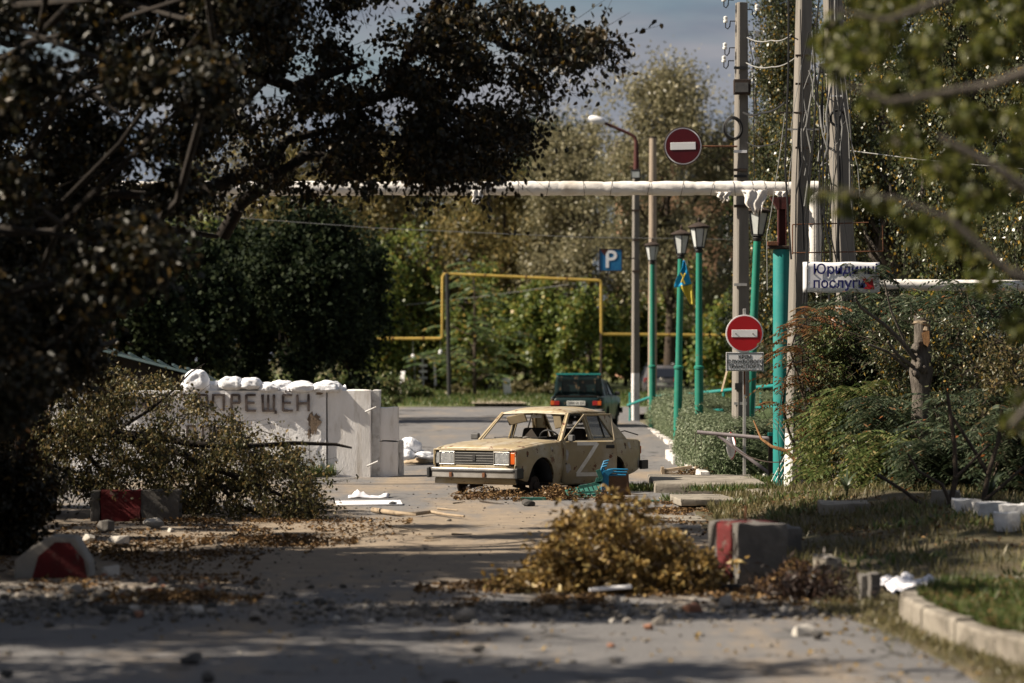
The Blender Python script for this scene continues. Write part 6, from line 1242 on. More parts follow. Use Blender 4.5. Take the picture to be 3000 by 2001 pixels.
for i, (px, py0, py1, Y, w, lm, lab) in enumerate(((2440, 960, 1330, 43.6, 70, 'weed', 'small-leaved shrub against the whitewashed pole'), (2620, 930, 1400, 41.8, 80, 'birch', 'small-leaved shrub left of the snapped trunk'), (2820, 900, 1420, 40.5, 100, 'birch', 'tall small-leaved shrub right of the snapped trunk'), (2960, 1000, 1480, 38, 90, 'fallen', 'twiggy brownish shrub at the right edge'), (2560, 1280, 1470, 40.8, 80, 'birch', 'low small-leaved shrub behind the iris clump'))):
    b = base(px, Y); t = thing('shrub', lab, 'bush', b, group='mixed shrubs on the right bank'); mb = MB(); tg = []; hub_ = []
    for j in range(6): q = b+Vector((rt.normal()*.25, rt.normal()*.2, rt.uniform(.2, 1.0))); mb.tube(curve_path(b, q, .1, 3, rt), [.02, .016, .013, .01], 5); hub_.append(q)
    for j in range(95): q = P(px+rt.uniform(-1, 1)*w, rt.uniform(py0, py1), Y+rt.uniform(-.8, .8)); q.z = max(.1, q.z); tg.append(q)
    q = sprays(hub_, tg, 46, rt, mb, .010, .05, .3, 4, .22, .06); mb.build('stem', M_['bark'], t); leaves('foliage', q, (.04, .075), (.024, .042), LF[lm], t, 420+i, .6)
tk = thing('snapped_tree', 'snapped grey tree trunk with a pale torn top among the sumac', 'tree trunk', base(2690, 40.2)); b0 = base(2690, 40.2); rows = []
for k in range(16):
    t = k/15; z = 2.65*t; rr = (.145-.025*t)*(1+.10*math.sin(k*1.3)*(t > .55)+.24*math.exp(-((t-.72)/.05)**2)); row = []
    for i in range(20): a = 2*math.pi*i/20; r2 = rr*(1+.12*noise.noise(Vector((math.cos(a)*3, math.sin(a)*3, z*1.2)))); zz = z+(.10*noise.noise(Vector((math.cos(a)*2, math.sin(a)*2, 9)))+.05 if k == 15 else 0); row.append((b0.x+.06*t+r2*math.cos(a), b0.y+r2*math.sin(a), zz))
    rows.append(row)
MB().loft(rows).build('trunk', M_['grey_bark'], tk, smooth=60)
MB().prism([(2700, 975), (2722, 968), (2724, 1000), (2718, 1016), (2706, 1008)], lambda x, y: P(x, y, 39.98), lambda x, y: P(x, y, 40.10)).build('torn_face', M_['torn'], tk); MB().tube([P(2712, 968, 40.1), P(2716, 936, 40.1)], [.05, .006], 6).build('splinter', M_['dry_wood'], tk); rock(rt, P(2700, 962, 40.15), .11, (1.2, 1, .35), 2).build('torn_top', M_['dry_wood'], tk)
for q, r in (([(2680, 1050), (2640, 1000), (2590, 950), (2520, 900), (2505, 870)], .04), ([(2660, 1080), (2600, 1030), (2545, 1010)], .025), ([(2675, 1075), (2630, 1040), (2600, 1000)], .03), ([(2650, 1000), (2610, 910), (2590, 820)], .018)): MB().tube([P(x, y, 40.1-.1*i) for i, (x, y) in enumerate(q)], [r*(1-.16*i) for i in range(len(q))], 7).build('limb', M_['grey_bark'], tk, smooth=60)
for i in range(5): rock(rt, P(2690+rt.normal()*14, 1065+rt.normal()*24, 40.05), .065, (1, .7, 1.3), 2).build('burl', M_['grey_bark'], tk, smooth=60)
sg = thing('sapling', 'many-stemmed sapling with brown stems on the right bank', 'sapling', G(2790, 1575)); Ysg = G(2790, 1575).y
for q, r in (([(2780, 1582), (2782, 1480), (2800, 1400), (2796, 1300), (2775, 1150)], .045), ([(2772, 1580), (2730, 1500), (2650, 1440), (2570, 1390)], .032), ([(2790, 1490), (2760, 1420), (2690, 1380), (2660, 1330)], .026), ([(2800, 1400), (2840, 1360), (2900, 1300)], .022), ([(2830, 1600), (2850, 1530), (2880, 1470), (2895, 1390), (2860, 1330), (2790, 1220)], .05), ([(2880, 1470), (2940, 1420), (3020, 1350)], .024), ([(2690, 1500), (2640, 1498), (2610, 1500)], .015), ([(2895, 1390), (2925, 1290), (2935, 1200)], .03)): MB().tube([P(x, y, Ysg+.05*i) for i, (x, y) in enumerate(q)], [r*(1-.13*i) for i in range(len(q))], 7).build('stem', M_['bark'], sg, smooth=60)
bb = thing('bare_branch', 'broken brown branch leaning from the shrubs toward the boom barrier', 'branch', P(2380, 1400, 44)); MB().tube([P(2208, 1232, 44.2), P(2230, 1285, 44.1), P(2260, 1308, 44), P(2300, 1320, 44), P(2330, 1345, 44), P(2400, 1420, 44)], [.012, .02, .026, .034, .04, .045], 8).build('wood', M_['torn'], bb, smooth=60)
MB().tube([P(2300, 1320, 44), P(2340, 1312, 43.9), P(2375, 1300, 43.9)], [.02, .014, .008], 6).build('twig', M_['torn'], bb, smooth=60)
# ---- out-of-focus branch reaching in from the right, close to the camera
rcl = []; tries = 0
def in_front(px, py):
    left = float(np.interp(py, [-300, 0, 150, 260, 330, 430, 520, 560, 620, 760, 900, 1000], [2380, 2430, 2400, 2440, 2560, 2620, 2700, 2400, 2560, 2760, 2900, 2990])); return px > left
while len(rcl) < 150 and tries < 5000:
    tries += 1; px = rt.uniform(2400, 3250); py = rt.uniform(-320, 960)
    if in_front(px, py) and rt.random() < (.95 if py < 420 else .5): add_cl(rcl, px, py, rt.uniform(14.5, 18.5), rt.uniform(26, 52), .8)
for px, py in ((2400, 560), (2440, 565), (2490, 560), (2550, 590), (2600, 600), (2660, 640), (2480, 610), (2960, 1220), (2990, 1260), (2985, 1150), (2975, 1190)): add_cl(rcl, px, py, 14.5, 24)
fb = thing('roadside_tree', 'blurred yellow-green branches of a near tree hanging in from the right', 'tree', (4.6, 13.5, 0)); mb = MB(); mb.tube([(4.6, 13.5, 0), (4.6, 13.5, 2), (4.4, 13.5, 4), (4.2, 13.5, 6)], [.2, .17, .14, .08], 10); pts, tw = clump_pts(rcl, 6500, rt, 7, .40)
hub = [Vector((4.5, 13.5, 3.0)), Vector((4.4, 13.5, 4.0)), Vector((4.5, 13.5, 2.2))]
for q in ([(3300, 100), (2900, 250), (2600, 300), (2480, 250)], [(3300, 760), (2900, 480), (2750, 400)], [(3300, 900), (2960, 800), (2780, 640), (2620, 580), (2400, 555)], [(3250, -100), (2900, -50), (2600, 60), (2440, 30)], [(3250, 1100), (3020, 1180), (2960, 1250)]): mb.tube([hub[len(q) % 3]]+[P(x, y, 13.2) for x, y in q], [.05, .035, .022, .014, .009, .006][:len(q)+1], 6)
for a, b, rr in tw: mb.tube([a, b], [.005, .003], 4, cap=False)
mb.build('trunk', M_['grey_bark'], fb, smooth=60); leaves('crown', pts, (.05, .08), (.036, .055), LF['front'], fb, 12, .6)
# the crown of that tree continues above and beside the frame
c = scatter_clumps(np.random.default_rng(77), (5.2, 13.8, 5.4), (2.3, 2.6, 1.6), 26, (.5, .8), .8, .2); pts, tw = clump_pts(c, 3000, rt, 6, .25); leaves('upper_crown', pts, (.08, .12), (.055, .08), LF['front'], fb, 13, .6)
# ------------------------------------------------------------------ kerbs, blocks, debris
rd = np.random.default_rng(31)
kb = thing('kerb', 'pale curved concrete kerb holding the lawn on the right', 'kerb', (KP[3].x, KP[3].y, 0))
cs = [0.]
for a, b in zip(KP[:-1], KP[1:]): cs.append(cs[-1]+(b-a).length)
def kpt(s):
    i = max(0, min(len(cs)-2, int(np.searchsorted(cs, s))-1)); t = (s-cs[i])/(cs[i+1]-cs[i]); return KP[i].lerp(KP[i+1], t), (KP[i+1]-KP[i]).normalized()
s = 0.
while s < cs[-1]-.3:
    l = .95 if s < cs[5]-1 else .42; mb = MB(); secs = []; hz_ = .20+.012*rd.normal()
    for u in np.linspace(s+.002, min(cs[-1]-.01, s+l-.002), 5):
        p, t = kpt(u); p2, _ = kpt(min(cs[-1]-.01, u+.25)); p1, _ = kpt(max(0, u-.25)); t = (p2-p1).normalized(); nrm = Vector((t.y, -t.x, 0))
        j = lambda: rd.normal()*.006
        secs.append([p+nrm*(0+j())+Vector((0, 0, -.05)), p+nrm*(.0+j())+Vector((0, 0, hz_-.025)), p+nrm*(.02+j())+Vector((0, 0, hz_+j())), p+nrm*(.14+j())+Vector((0, 0, hz_+j())), p+nrm*.16+Vector((0, 0, -.05))])
    mb.loft(secs).build('kerb_stone', M_['kerb'], kb); s += l
blk = thing('concrete_block', 'grey concrete block with a red painted side beside the golden branches', 'concrete block', (P(2200, 0, 26.8).x, 26.8, 0)); c = Vector((P(2192, 0, 26.8).x, 26.85, .275)); RZ = Matrix.Rotation(R(19), 3, 'Z')
rough_box(c, (.50, .72, .57), rd, 0, 12, .018, RZ, .02).build('body', M_['old_concrete'], blk, smooth=60)
mb = MB(); q = [RZ @ Vector(v) for v in ((-.262, -.20, -.28), (-.262, .10, -.28), (-.262, .10, .285), (-.262, -.20, .285))]; q2 = [RZ @ Vector(v) for v in ((.24, -.20, .296), (.24, .10, .296), (-.262, .10, .296), (-.262, -.20, .296))]
g1 = [[RZ @ Vector((-.258+.008*noise.noise(Vector((y*6, z*6, 0))), y+.012*noise.noise(Vector((z*9, 3, y)))*2, z))+c for z in np.linspace(-.26, .275, 9)] for y in np.linspace(-.22, .12, 7)]
MB().grid(g1).build('red_stripe', M_['red_paint'], blk, smooth=60, solid=.02, off=0); g2 = [[RZ @ Vector((x, y, .282+.006*noise.noise(Vector((x*6, y*6, 1)))))+c for x in np.linspace(-.25, .22, 9)] for y in np.linspace(-.20, .11, 7)]; MB().grid(g2).build('red_stripe', M_['red_paint'], blk, smooth=60, solid=.02, off=0)
MB().tube([P(2150, 1560, 26.35), P(2155, 1625, 26.3), P(2200, 1690, 26.25)], .006, 5).build('iron_rod', M_['dark_rust'], blk); MB().tube([c+Vector((-.02, 0, .27)), c+Vector((-.02, 0, .43))], .010, 6).build('iron_stub', M_['rust'], blk)
lb = thing('painted_barrier', 'red and grey painted concrete barrier half buried under the fallen tree', 'concrete block', (P(395, 0, 37).x, 37, 0)); a, b = P(268, 0, 37), P(525, 0, 37); xm = a.x+(b.x-a.x)*.11; xn = a.x+(b.x-a.x)*.57
for x_, y_, m, n in ((a.x, xm, 'old_concrete', 'grey_end'), (xm+.002, xn, 'red_paint', 'red_section'), (xn+.002, b.x, 'old_concrete', 'grey_section')): rough_box(((x_+y_)/2, 37.1, .19), (y_-x_, .40, .42), rd, 0, 5, .02, chip=.015).build(n, M_[m], lb, smooth=50)
rb = thing('pyramid_block', 'tilted wedge block with a red face among the rubble on the left', 'concrete block', (P(160, 0, 27.4).x, 27.4, 0))
pts_ = [(40, 1700), (268, 1706), (262, 1648), (222, 1574), (150, 1570), (96, 1600), (44, 1640)]; MB().prism(pts_, lambda x, y: P(x, y, 27.2), lambda x, y: P(x+14, y-8, 27.9)).build('body', M_['concrete'], rb, bevel=.02)
pf = [(92, 1702), (258, 1704), (246, 1640), (205, 1590), (162, 1588), (112, 1630)]; MB().prism(pf, lambda x, y: P(x, y, 27.19), lambda x, y: P(x, y, 27.21)).build('red_face', M_['red_paint'], rb)
def slab(name, label, pix, Y0, Y1, ztop, th, m='kerb', cat='slab', amp=.02):
    """pix: x0,x1 photo columns at the front edge"""
    x0_, x1_ = P(pix[0], 0, Y0).x, P(pix[1], 0, Y0).x; return block(name, label, ((x0_+x1_)/2, (Y0+Y1)/2, ztop-th/2), (x1_-x0_, Y1-Y0, th), m, R(pix[2] if len(pix) > 2 else 0), cat, amp, 7, .02)
slab('pavement_slab', 'wide cracked concrete slab at the foot of the sign post', (1925, 2250, -1), 45.0, 48.9, .15, .28)
slab('pavement_slab', 'broken slab lifted out before the wide cracked slab', (1985, 2150, 3), 40.4, 41.9, .12, .10)
slab('pavement_slab', 'flat slab flush with the road left of the concrete block', (1890, 2070, 2), 36.6, 37.8, .035, .06, 'kerb'); slab('pavement_slab', 'narrow pale slab edge near the golden branches', (1888, 2060, -2), 35.0, 35.7, .03, .06, 'kerb')
slab('pavement_slab', 'grey slab before the whitewashed pole foot', (2220, 2330, 8), 42.4, 43.6, .13, .12); slab('pavement_slab', 'pale slab on the bank before the sumac', (2412, 2560, -4), 34.2, 35.2, .36, .14); slab('pavement_slab', 'dark slab edge sunk in earth behind the red striped block', (2275, 2340, 5), 29.5, 30.6, .34, .30, 'old_concrete'); slab('pavement_slab', 'small tilted slab at the edge of the lawn', (2405, 2450, 12), 26.9, 27.3, .22, .2)
def hole_box(): pass
sd = MB().add([P(1995, 1482, 43.8)+Vector((0, 0, 0))], []) 
flat = [(P(1995, 0, 44).x, 43.2), (P(2120, 0, 44).x, 43.2), (P(2110, 0, 44).x, 44.9), (P(2000, 0, 44).x, 44.9)]; flat_patch('pit_earth', M_['soil'], flat, .016)
single(MB().bar(P(2325, 1506, 41.2), P(2482, 1398, 42.4), .17, .16), 'fallen_beam', M_['kerb'], 'grey concrete beam fallen aslant from the short post', 'beam', P(2325, 1506, 41.2), bevel=.015)
single(rough_box((P(2487, 0, 42).x, 42.1, P(0, 1428, 42).z), (.29, .25, .78), rd, .2, 5, .02), 'concrete_post', M_['white_wash'], 'short whitewashed concrete post with hose loops hung on it', 'post', (P(2487, 0, 42).x, 42.1, 0), smooth=45)
# ---- bench wreck by the car
bn = thing('broken_bench', 'wrecked bench with blue cast frame and green slats tipped against the car', 'bench', (P(1770, 0, 43.6).x, 43.6, 0)); YB_ = 43.5
for dy, k in ((0, 0), (.14, 1), (.30, 2)):
    off = (3*k, -8*k); f = lambda x, y: P(x+off[0]-8, y+off[1]+8, YB_+dy)
    MB().tube([f(1769, 1453), f(1772, 1420), f(1775, 1395), f(1783, 1385), f(1800, 1383), f(1842, 1384)], [.020, .021, .022, .020, .017, .015], 8).build('frame_arm', M_['bench_blue'], bn, smooth=60)
    MB().tube([f(1775, 1395), f(1768, 1374), f(1772, 1360), f(1786, 1357)], [.022, .020, .017, .014], 8).build('frame_post', M_['bench_blue'], bn, smooth=60)
MB().prism([(1764, 1458), (1782, 1456), (1784, 1392), (1800, 1382), (1790, 1374), (1768, 1380), (1763, 1420)], lambda x, y: P(x, y, YB_-.04), lambda x, y: P(x, y, YB_+.03)).build('frame_side', M_['bench_blue'], bn, bevel=.006)
MB().tube([P(1772, 1440, YB_), P(1790, 1450, YB_-.1), P(1806, 1458, YB_-.2)], .018, 6).build('frame_foot', M_['bench_blue'], bn)
for i, (xa, ya, xb_, yb) in enumerate(((1660, 1437, 1672, 1456), (1672, 1432, 1684, 1456), (1686, 1430, 1700, 1457), (1700, 1428, 1716, 1458), (1714, 1426, 1730, 1459), (1728, 1424, 1744, 1459), (1742, 1423, 1756, 1459), (1754, 1422, 1764, 1456))): MB().bar(P(xa, ya, YB_+.22), P(xb_, yb, YB_-.10), .052, .03, up=(0, -1, .5)).build('slat', M_['slat'], bn, bevel=.004)
for xa, ya, xb_, yb, w in ((1696, 1428, 1764, 1413, .05), (1664, 1444, 1762, 1440, .03), (1752, 1376, 1762, 1404, .07), (1745, 1406, 1764, 1412, .08)): MB().bar(P(xa, ya, YB_-.06), P(xb_, yb, YB_-.06), w, .03, up=(0, -1, 0)).build('slat', M_['slat'], bn, bevel=.004)
pnl = [[P(x+((y-1392)/60)**2*8*(x > 1800), y, 43.75+.12*math.sin((x-1770)/30)) for x in np.linspace(1774, 1842-.0, 9)] for y in np.linspace(1388, 1450, 8)]
single(MB().grid(pnl), 'curved_panel', M_['brown_wood'], 'warped brown wooden panel standing behind the blue bench frame', 'panel', P(1800, 1450, 43.8), smooth=180, solid=.03)
for xa, xb_, py, Y, m, lab in ((1846, 1932, 1470, 42.2, 'slat', 'green bench slat lying on the asphalt right of the golden leaves'), (1525, 1600, 1462, 42.6, 'slat', 'green bench slat in the leaves under the front wheel'), (1370, 1405, 1455, 43.6, 'brick', 'short reddish board under the car bumper')): single(MB().bar(P(xa, py, Y), P(xb_, py, Y), .10, .05), 'loose_slat', M_[m], lab, 'slat', G((xa+xb_)/2, 1466), bevel=.005)
# ---- things lying on the road
def stick(label, q, r, m='torn'): 
    pp = [G(x, y)+Vector((0, 0, r+.004)) for x, y in q]; k = len(pp); return single(MB().tube(pp, [r*(1-.6*i/(k-1)) for i in range(k)], 8), 'stick', M_[m], label, 'stick', pp[0], smooth=60)
stick('long peeled branch lying across the road before the car', [(1093, 1503), (1130, 1508), (1170, 1514), (1215, 1515), (1262, 1509), (1310, 1517), (1360, 1522)], .038, 'dry_wood'); stick('short pale stick on the asphalt before the car bumper', [(1283, 1494), (1341, 1499)], .016, 'dry_wood'); stick('splintered pale log end among the leaves by the front wheel', [(1580, 1445), (1612, 1464)], .05, 'dry_wood'); stick('pale splintered board lying on the broken slab', [(2016, 1466), (2105, 1464)], .03, 'dry_wood')
rows = [[G(1022+118*i/14, 1458)+Vector((0, .45*(j/5-.5), .01+(.085*math.exp(-((i-3.5)/2.2)**2)+.07*math.exp(-((i-13)/1)**2)+.02)*math.cos((j/5-.5)*2.9)*(1+.3*math.sin(i*2.1+j)))) for j in range(6)] for i in range(15)]
single(MB().grid(rows), 'white_cloth', M_['cloth'], 'crumpled white cloth lying on the road left of the car', 'cloth', G(1080, 1458), smooth=180, solid=.01)
single(MB().box(G(1080, 1479)+Vector((0, 0, .03)), (.95, .5, .012), Matrix.Rotation(R(4), 3, 'X') @ Matrix.Rotation(R(6), 3, 'Z')), 'sheet', M_['sign_white'], 'flat pale plastic sheet on the road below the white cloth', 'sheet', G(1080, 1479)); single(rock(rd, G(1150, 1480), .09, (1.5, .8, .35), 1), 'scrap', M_['black'], 'black scrap at the end of the pale sheet', 'scrap', G(1150, 1480))
single(MB().box(G(1788, 1742)+Vector((0, 0, .06)), (.38, .16, .03), Matrix.Rotation(R(-4), 3, 'Y')), 'board', M_['sign_white'], 'white board lying in front of the golden branches', 'board', G(1788, 1742), bevel=.008)
single(rock(rd, G(1548, 1484), .10, (1.4, 1, .6), 2), 'dark_lump', M_['dark_stone'], 'black lump of asphalt on the road below the front wheel', 'lump', G(1548, 1484))
# wreckage by the hedge
wr = thing('crate_wreck', 'rotten broken crate lying in leaves beside the hedge kerb', 'crate', G(2000, 1398)); g0 = G(2000, 1400)
for (dx, dz, w, h, rr) in ((-.12, .16, .55, .05, 8), (-.10, .06, .5, .05, -4), (.16, .10, .22, .05, 40), (-.36, .10, .05, .20, 5), (.22, .12, .05, .18, -20), (-.05, .12, .05, .16, 30)): MB().box(g0+Vector((dx, rd.normal()*.1, dz)), (w, .25, h), Matrix.Rotation(R(-rr), 3, 'Y')).build('board', M_['dry_wood'], wr)
# ---- rubble
NS = [(575, 1800, .14, 'pale_stone', 'pale boulder-like stone by the rubble bank at the left'), (452, 1548, .22, 'pale_stone', 'long pale slab fragment tilted under the painted barrier'), (770, 1578, .17, 'pale_stone', 'pale stone among dead leaves left of centre'), (350, 1602, .22, 'pale_stone', 'flat pale concrete fragment behind the wedge block'), (262, 1590, .15, 'pale_stone', 'rounded pale stone just right of the wedge block top'), (325, 1690, .17, 'pale_stone', 'pale cube of rubble in the dark shade'), (222, 1738, .15, 'stone', 'grey stone below the wedge block'), (450, 1712, .10, 'brick', 'pinkish brick lump in the rubble on the left'),
      (745, 1818, .12, 'stone', 'brownish stone alone on the asphalt left of centre'), (560, 1945, .17, 'dark_stone', 'large dark clod on the near asphalt at lower left'), (1402, 1908, .10, 'dark_stone', 'dark clod on the near asphalt at bottom centre'), (2352, 1862, .15, 'pale_stone', 'pale round stone on the near asphalt right of centre'), (2392, 1872, .10, 'dark_stone', 'dark clod beside the pale round stone'), (1935, 1832, .13, 'stone', 'lichen-spotted stone in front of the gravel band'), (1350, 1822, .18, 'stone', 'grey pointed stone in the middle gravel'), (1615, 1806, .17, 'stone', 'angular grey stone left of the gravel in front of the branches'), (2030, 1795, .16, 'brick', 'greenish and rusty lump in the gravel band'), (1805, 1945, .09, 'stone', 'small pale stone on the near asphalt'), (1900, 1845, .08, 'brick', 'small brown clod on the near asphalt'), (935, 1772, .12, 'dark_stone', 'dark stone on the road left of the branches'), (2130, 1782, .17, 'stone', 'stone in the gravel below the concrete block'), (310, 1560, .20, 'old_concrete', 'grey broken concrete piece by the painted barrier'), (500, 1560, .10, 'pale_stone', 'small pale stone by the long tilted slab'), (1790, 1898, .06, 'brick', 'tiny rust-coloured clod on the near asphalt'), (610, 2000, .10, 'dark_stone', 'dark clod at the bottom edge'), (20, 1985, .08, 'dark_stone', 'dark clod in the lower left corner')]
for px, py, s_, m, lab in NS:
    g = G(px, py); k = rd.uniform(.75, 1.1); single(chunk(rd, g, s_*.66, (1.2, .9, .70*k), 18), 'stone', M_[m], lab, 'stone', g, bevel=.006)
for i in range(70):
    if i % 2: px, py = rd.uniform(0, 620), rd.uniform(1690, 1830)
    else: px, py = rd.uniform(950, 2420), rd.uniform(1755, 1830)
    g = G(px, py); single(chunk(rd, g, rd.uniform(.028, .062), (1.2, 1, .7), 12), 'stone', M_[('stone', 'pale_stone', 'stone', 'dark_stone', 'brick')[i % 5] if i % 10 != 4 else 'stone'], 'small loose %s stone in the rubble %s' % (('grey', 'pale', 'grey', 'blackish', 'reddish' if i % 10 == 4 else 'grey')[i % 5], 'heap at the left under the wedge block' if i % 2 else 'band before the golden branches'), 'stone', g, 'small loose stones in the rubble bands')
for i, (px, py, w, lab) in enumerate(((2770, 1560, .34, 'broken hollow block lying among the shrubs'), (2830, 1595, .30, 'pale block at the start of the brick row on the right'), (2905, 1605, .36, 'pale block in the middle of the brick row'), (2975, 1615, .34, 'whitish block at the end of the brick row'), (2950, 1648, .26, 'grey block fallen below the brick row'))): g = G(px, py); block('rubble_block', lab, (g.x, g.y, .42), (w, .2, .18), 'white_wash' if i else 'kerb', R(rd.normal()*14), 'block', .02, 4)
# loose gravel and crumbs: nobody could count them
def gravel(name, label, spots, n, size, m, seed):
    r_ = np.random.default_rng(seed); ico = bmesh.new(); bmesh.ops.create_icosphere(ico, subdivisions=1, radius=1); ico.verts.index_update(); iv = np.array([v.co[:] for v in ico.verts]); fi = np.array([[v.index for v in f.verts] for f in ico.faces]); ico.free()
    w = np.array([s[4] for s in spots], float); w /= w.sum(); which = r_.choice(len(spots), n, p=w); V = []; Fc = []; 
    sp_ = np.array([q[:4] for q in spots]); c = sp_[which, :2]+r_.normal(size=(n, 2))*sp_[which, 2:]*.5; s_ = np.exp(r_.normal(size=n)*.5)*size
    base_v = iv[None]*(1+r_.normal(size=(n, len(iv), 1))*.22); base_v = base_v*s_[:, None, None]*np.array([1.15, 1, .65]); base_v[:, :, 0] += c[:, None, 0]; base_v[:, :, 1] += c[:, None, 1]
    gz_ = np.array([bank_z(x, y) if (x > road_x(y)+.1 and y > 25.4) else 0 for x, y in c]); base_v[:, :, 2] += (s_*.35+gz_)[:, None]
    o = mesh_np(name, base_v.reshape(-1, 3), (np.arange(n)*len(iv))[:, None, None].repeat(len(fi), 1).reshape(-1, 1)+np.tile(fi, (n, 1)), m, None, 'stuff'); tagp(o, label, 'gravel'); return o
def sp(px, py, wx, wy, k, *h): g = G(px, py); return (g.x, g.y, wx, wy, k, *h)
gmat = leafmat('gravel_mixed', [(0, (.04, .038, .035)), (.5, (.12, .108, .094)), (.88, (.20, .18, .155)), (1, (.34, .31, .27))], 0, .95, .15)
gravel('gravel', 'scattered grey gravel across the road in front of the golden branches', [sp(1900, 1790, 2.6, .9, 4), sp(1300, 1790, 2.2, 1.2, 1.6), sp(2250, 1740, .9, 1.2, 2.5), sp(1550, 1785, 2, .8, 1.5), sp(2300, 1640, .6, 2.4, 1.5)], 3000, .012, gmat, 1)
gravel('gravel', 'rubble crumbs and gravel on the left bank below the wedge block', [sp(200, 1740, 2.4, 1.8, 4), sp(450, 1770, 1.8, 1.6, 2), sp(60, 1790, 1.4, 1.4, 2), sp(420, 1600, 2.6, 3, 1.5)], 1900, .013, gmat, 2)
gravel('gravel', 'fine grit and crumbs strewn over the whole road', [sp(1200, 1650, 6, 8, 3), sp(1300, 1500, 7, 9, 2), sp(1500, 1440, 6, 8, 1), sp(1500, 1900, 5, 4, 1.4)], 1800, .007, gmat, 3)
# ---- leaf litter
def litter(label, spots, n, seed, m='litter', size=(.03, .065), h=.04):
    r_ = np.random.default_rng(seed); w = np.array([s[4] for s in spots], float); w /= w.sum(); which = r_.choice(len(spots), n, p=w); sp_ = np.array([q[:4] for q in spots]); c = sp_[which, :2]+np.clip(r_.normal(size=(n, 2)), -1.7, 1.7)*sp_[which, 2:]*.5; nn_ = np.array([noise.noise(Vector((x*1.3, y*.8, seed)))+.5*noise.noise(Vector((x*4, y*2.5, seed))) for x, y in c]); c = c[nn_ > -.12]; which = which[nn_ > -.12]; n = len(c)
    gz_ = np.array([(bank_z(x, y)+.01 if (x > road_x(y)+.1 and y > 25.4) else 0) for x, y in c]); hh = np.array([s[5] if len(s) > 5 else h for s in spots])[which]; d2 = np.exp(-np.sum(((c-sp_[which, :2])/np.maximum(sp_[which, 2:], .01)*1.6)**2, 1))
    p = np.column_stack([c, gz_+.006+np.abs(r_.uniform(0, 1, n))*hh*d2]); D = r_.normal(size=(n, 3))*np.array([1, 1, .35]); o = leaves('leaf_litter', p, size, (size[0]*.7, size[1]*.6), LF[m], None, seed, D=D, Nrm=np.tile([0, 0, 1.], (n, 1))+r_.normal(size=(n, 3))*.4, fold=.25); return tagp(o, label, 'leaf litter')
litter('brown dead leaves drifted under the front of the beige car', [sp(1400, 1452, .9, .5, 2, .16), sp(1500, 1462, 1.0, .5, 2, .15), sp(1660, 1466, .9, .45, 4, .22), sp(1760, 1470, .5, .3, 2, .2), sp(1620, 1455, .5, .3, 1.5, .2)], 5200, 1)
litter('orange brown dead leaves along the left roadside', [sp(700, 1560, 2.6, 1.6, 3), sp(480, 1600, 2, 1.6, 2), sp(820, 1590, 1, .8, 2, .1), sp(620, 1530, 3, .9, 3), sp(250, 1650, 2, 2, 2), sp(400, 1720, 1.2, 1.6, 2, .1), sp(520, 1760, .8, .6, 1.5, .1), sp(350, 1630, 1.6, .8, 2, .14)], 11000, 2)
litter('yellow leaves dotted over the near asphalt', [sp(1400, 1850, 6, 4, 3, .004), sp(700, 1880, 4, 4, 2, .004), sp(2100, 1880, 3, 4, 2, .004), sp(2500, 1880, 1, 3, 3, .01)], 420, 3, 'yellow_litter', (.03, .055), .004)
litter('dead leaves gathered by the hedge and the cracked slab', [sp(2030, 1400, .9, .6, 3, .22), sp(2080, 1380, .5, 2, 2, .12), sp(1960, 1500, .6, .8, 1.5, .06), sp(2160, 1510, 1.4, 2, 3, .04), sp(1935, 1480, .4, .8, 1, .06), sp(1940, 1530, .7, .8, 1, .04)], 5200, 4)
litter('dead leaves under the golden branches and round the block', [sp(1850, 1765, 2.2, .6, 3, .08), sp(1600, 1770, 1.2, .6, 2, .06), sp(2330, 1720, .4, .5, 3, .25), sp(2150, 1740, .8, .6, 1, .05), sp(1500, 1725, 1.0, .7, 2, .08)], 5200, 5)
litter('dead leaves on the right lawn and bank', [sp(2700, 1620, 3, 3, 3, .02), sp(2850, 1800, 1.6, 2.5, 0.0001, .02), sp(2500, 1560, 3, 4, 3, .02)], 3600, 6)
# ---- grass and weeds
def grass(name, label, pts, hgt, wid, m, seed, lean=.35, cat='grass'):
    r_ = np.random.default_rng(seed); n = len(pts); d = np.column_stack([r_.normal(size=(n, 2))*lean, np.ones(n)]); o = leaves(name, pts, hgt, wid, LF[m], None, seed, D=d, oval=False, fold=.05); return tagp(o, label, cat)
def patch(px, py, wx, wy, n, seed, z=None):
    r_ = np.random.default_rng(seed); g = G(px, py); a = r_.uniform(0, 6.28, n); q = r_.uniform(0, 1, n)**.6; x = g.x+np.cos(a)*q*wx; y = g.y+np.sin(a)*q*wy
    return np.column_stack([x, y, [((bank_z(u, v) if (u > road_x(v)+.1 and v > 25.4) else 0) if z is None else z) for u, v in zip(x, y)]])
grass('grass', 'green grass tuft growing at the foot of the white wall', np.concatenate([patch(915, 1398, .45, .25, 700, 1), patch(860, 1400, .3, .2, 220, 2), patch(1122, 1395, .16, .12, 260, 3)]), (.10, .30), (.012, .022), 'grass', 1)
r_ = np.random.default_rng(8); n = 30000; yy = r_.uniform(25.6, 46, n); xx = np.array([road_x(v) for v in yy])+.15+r_.uniform(0, 1, n)**1.3*7.5
cl_n = np.array([noise.noise(Vector((x*.9, y*.6, 5))) for x, y in zip(xx, yy)]); keep = cl_n > -.12; xx, yy = xx[keep], yy[keep]
bz = np.array([bank_z(x, y) for x, y in zip(xx, yy)]); grass('grass', 'patchy dry and green grass covering the bank right of the road', np.column_stack([xx, yy, bz]), (.05, .17), (.008, .018), 'dry_grass', 9)
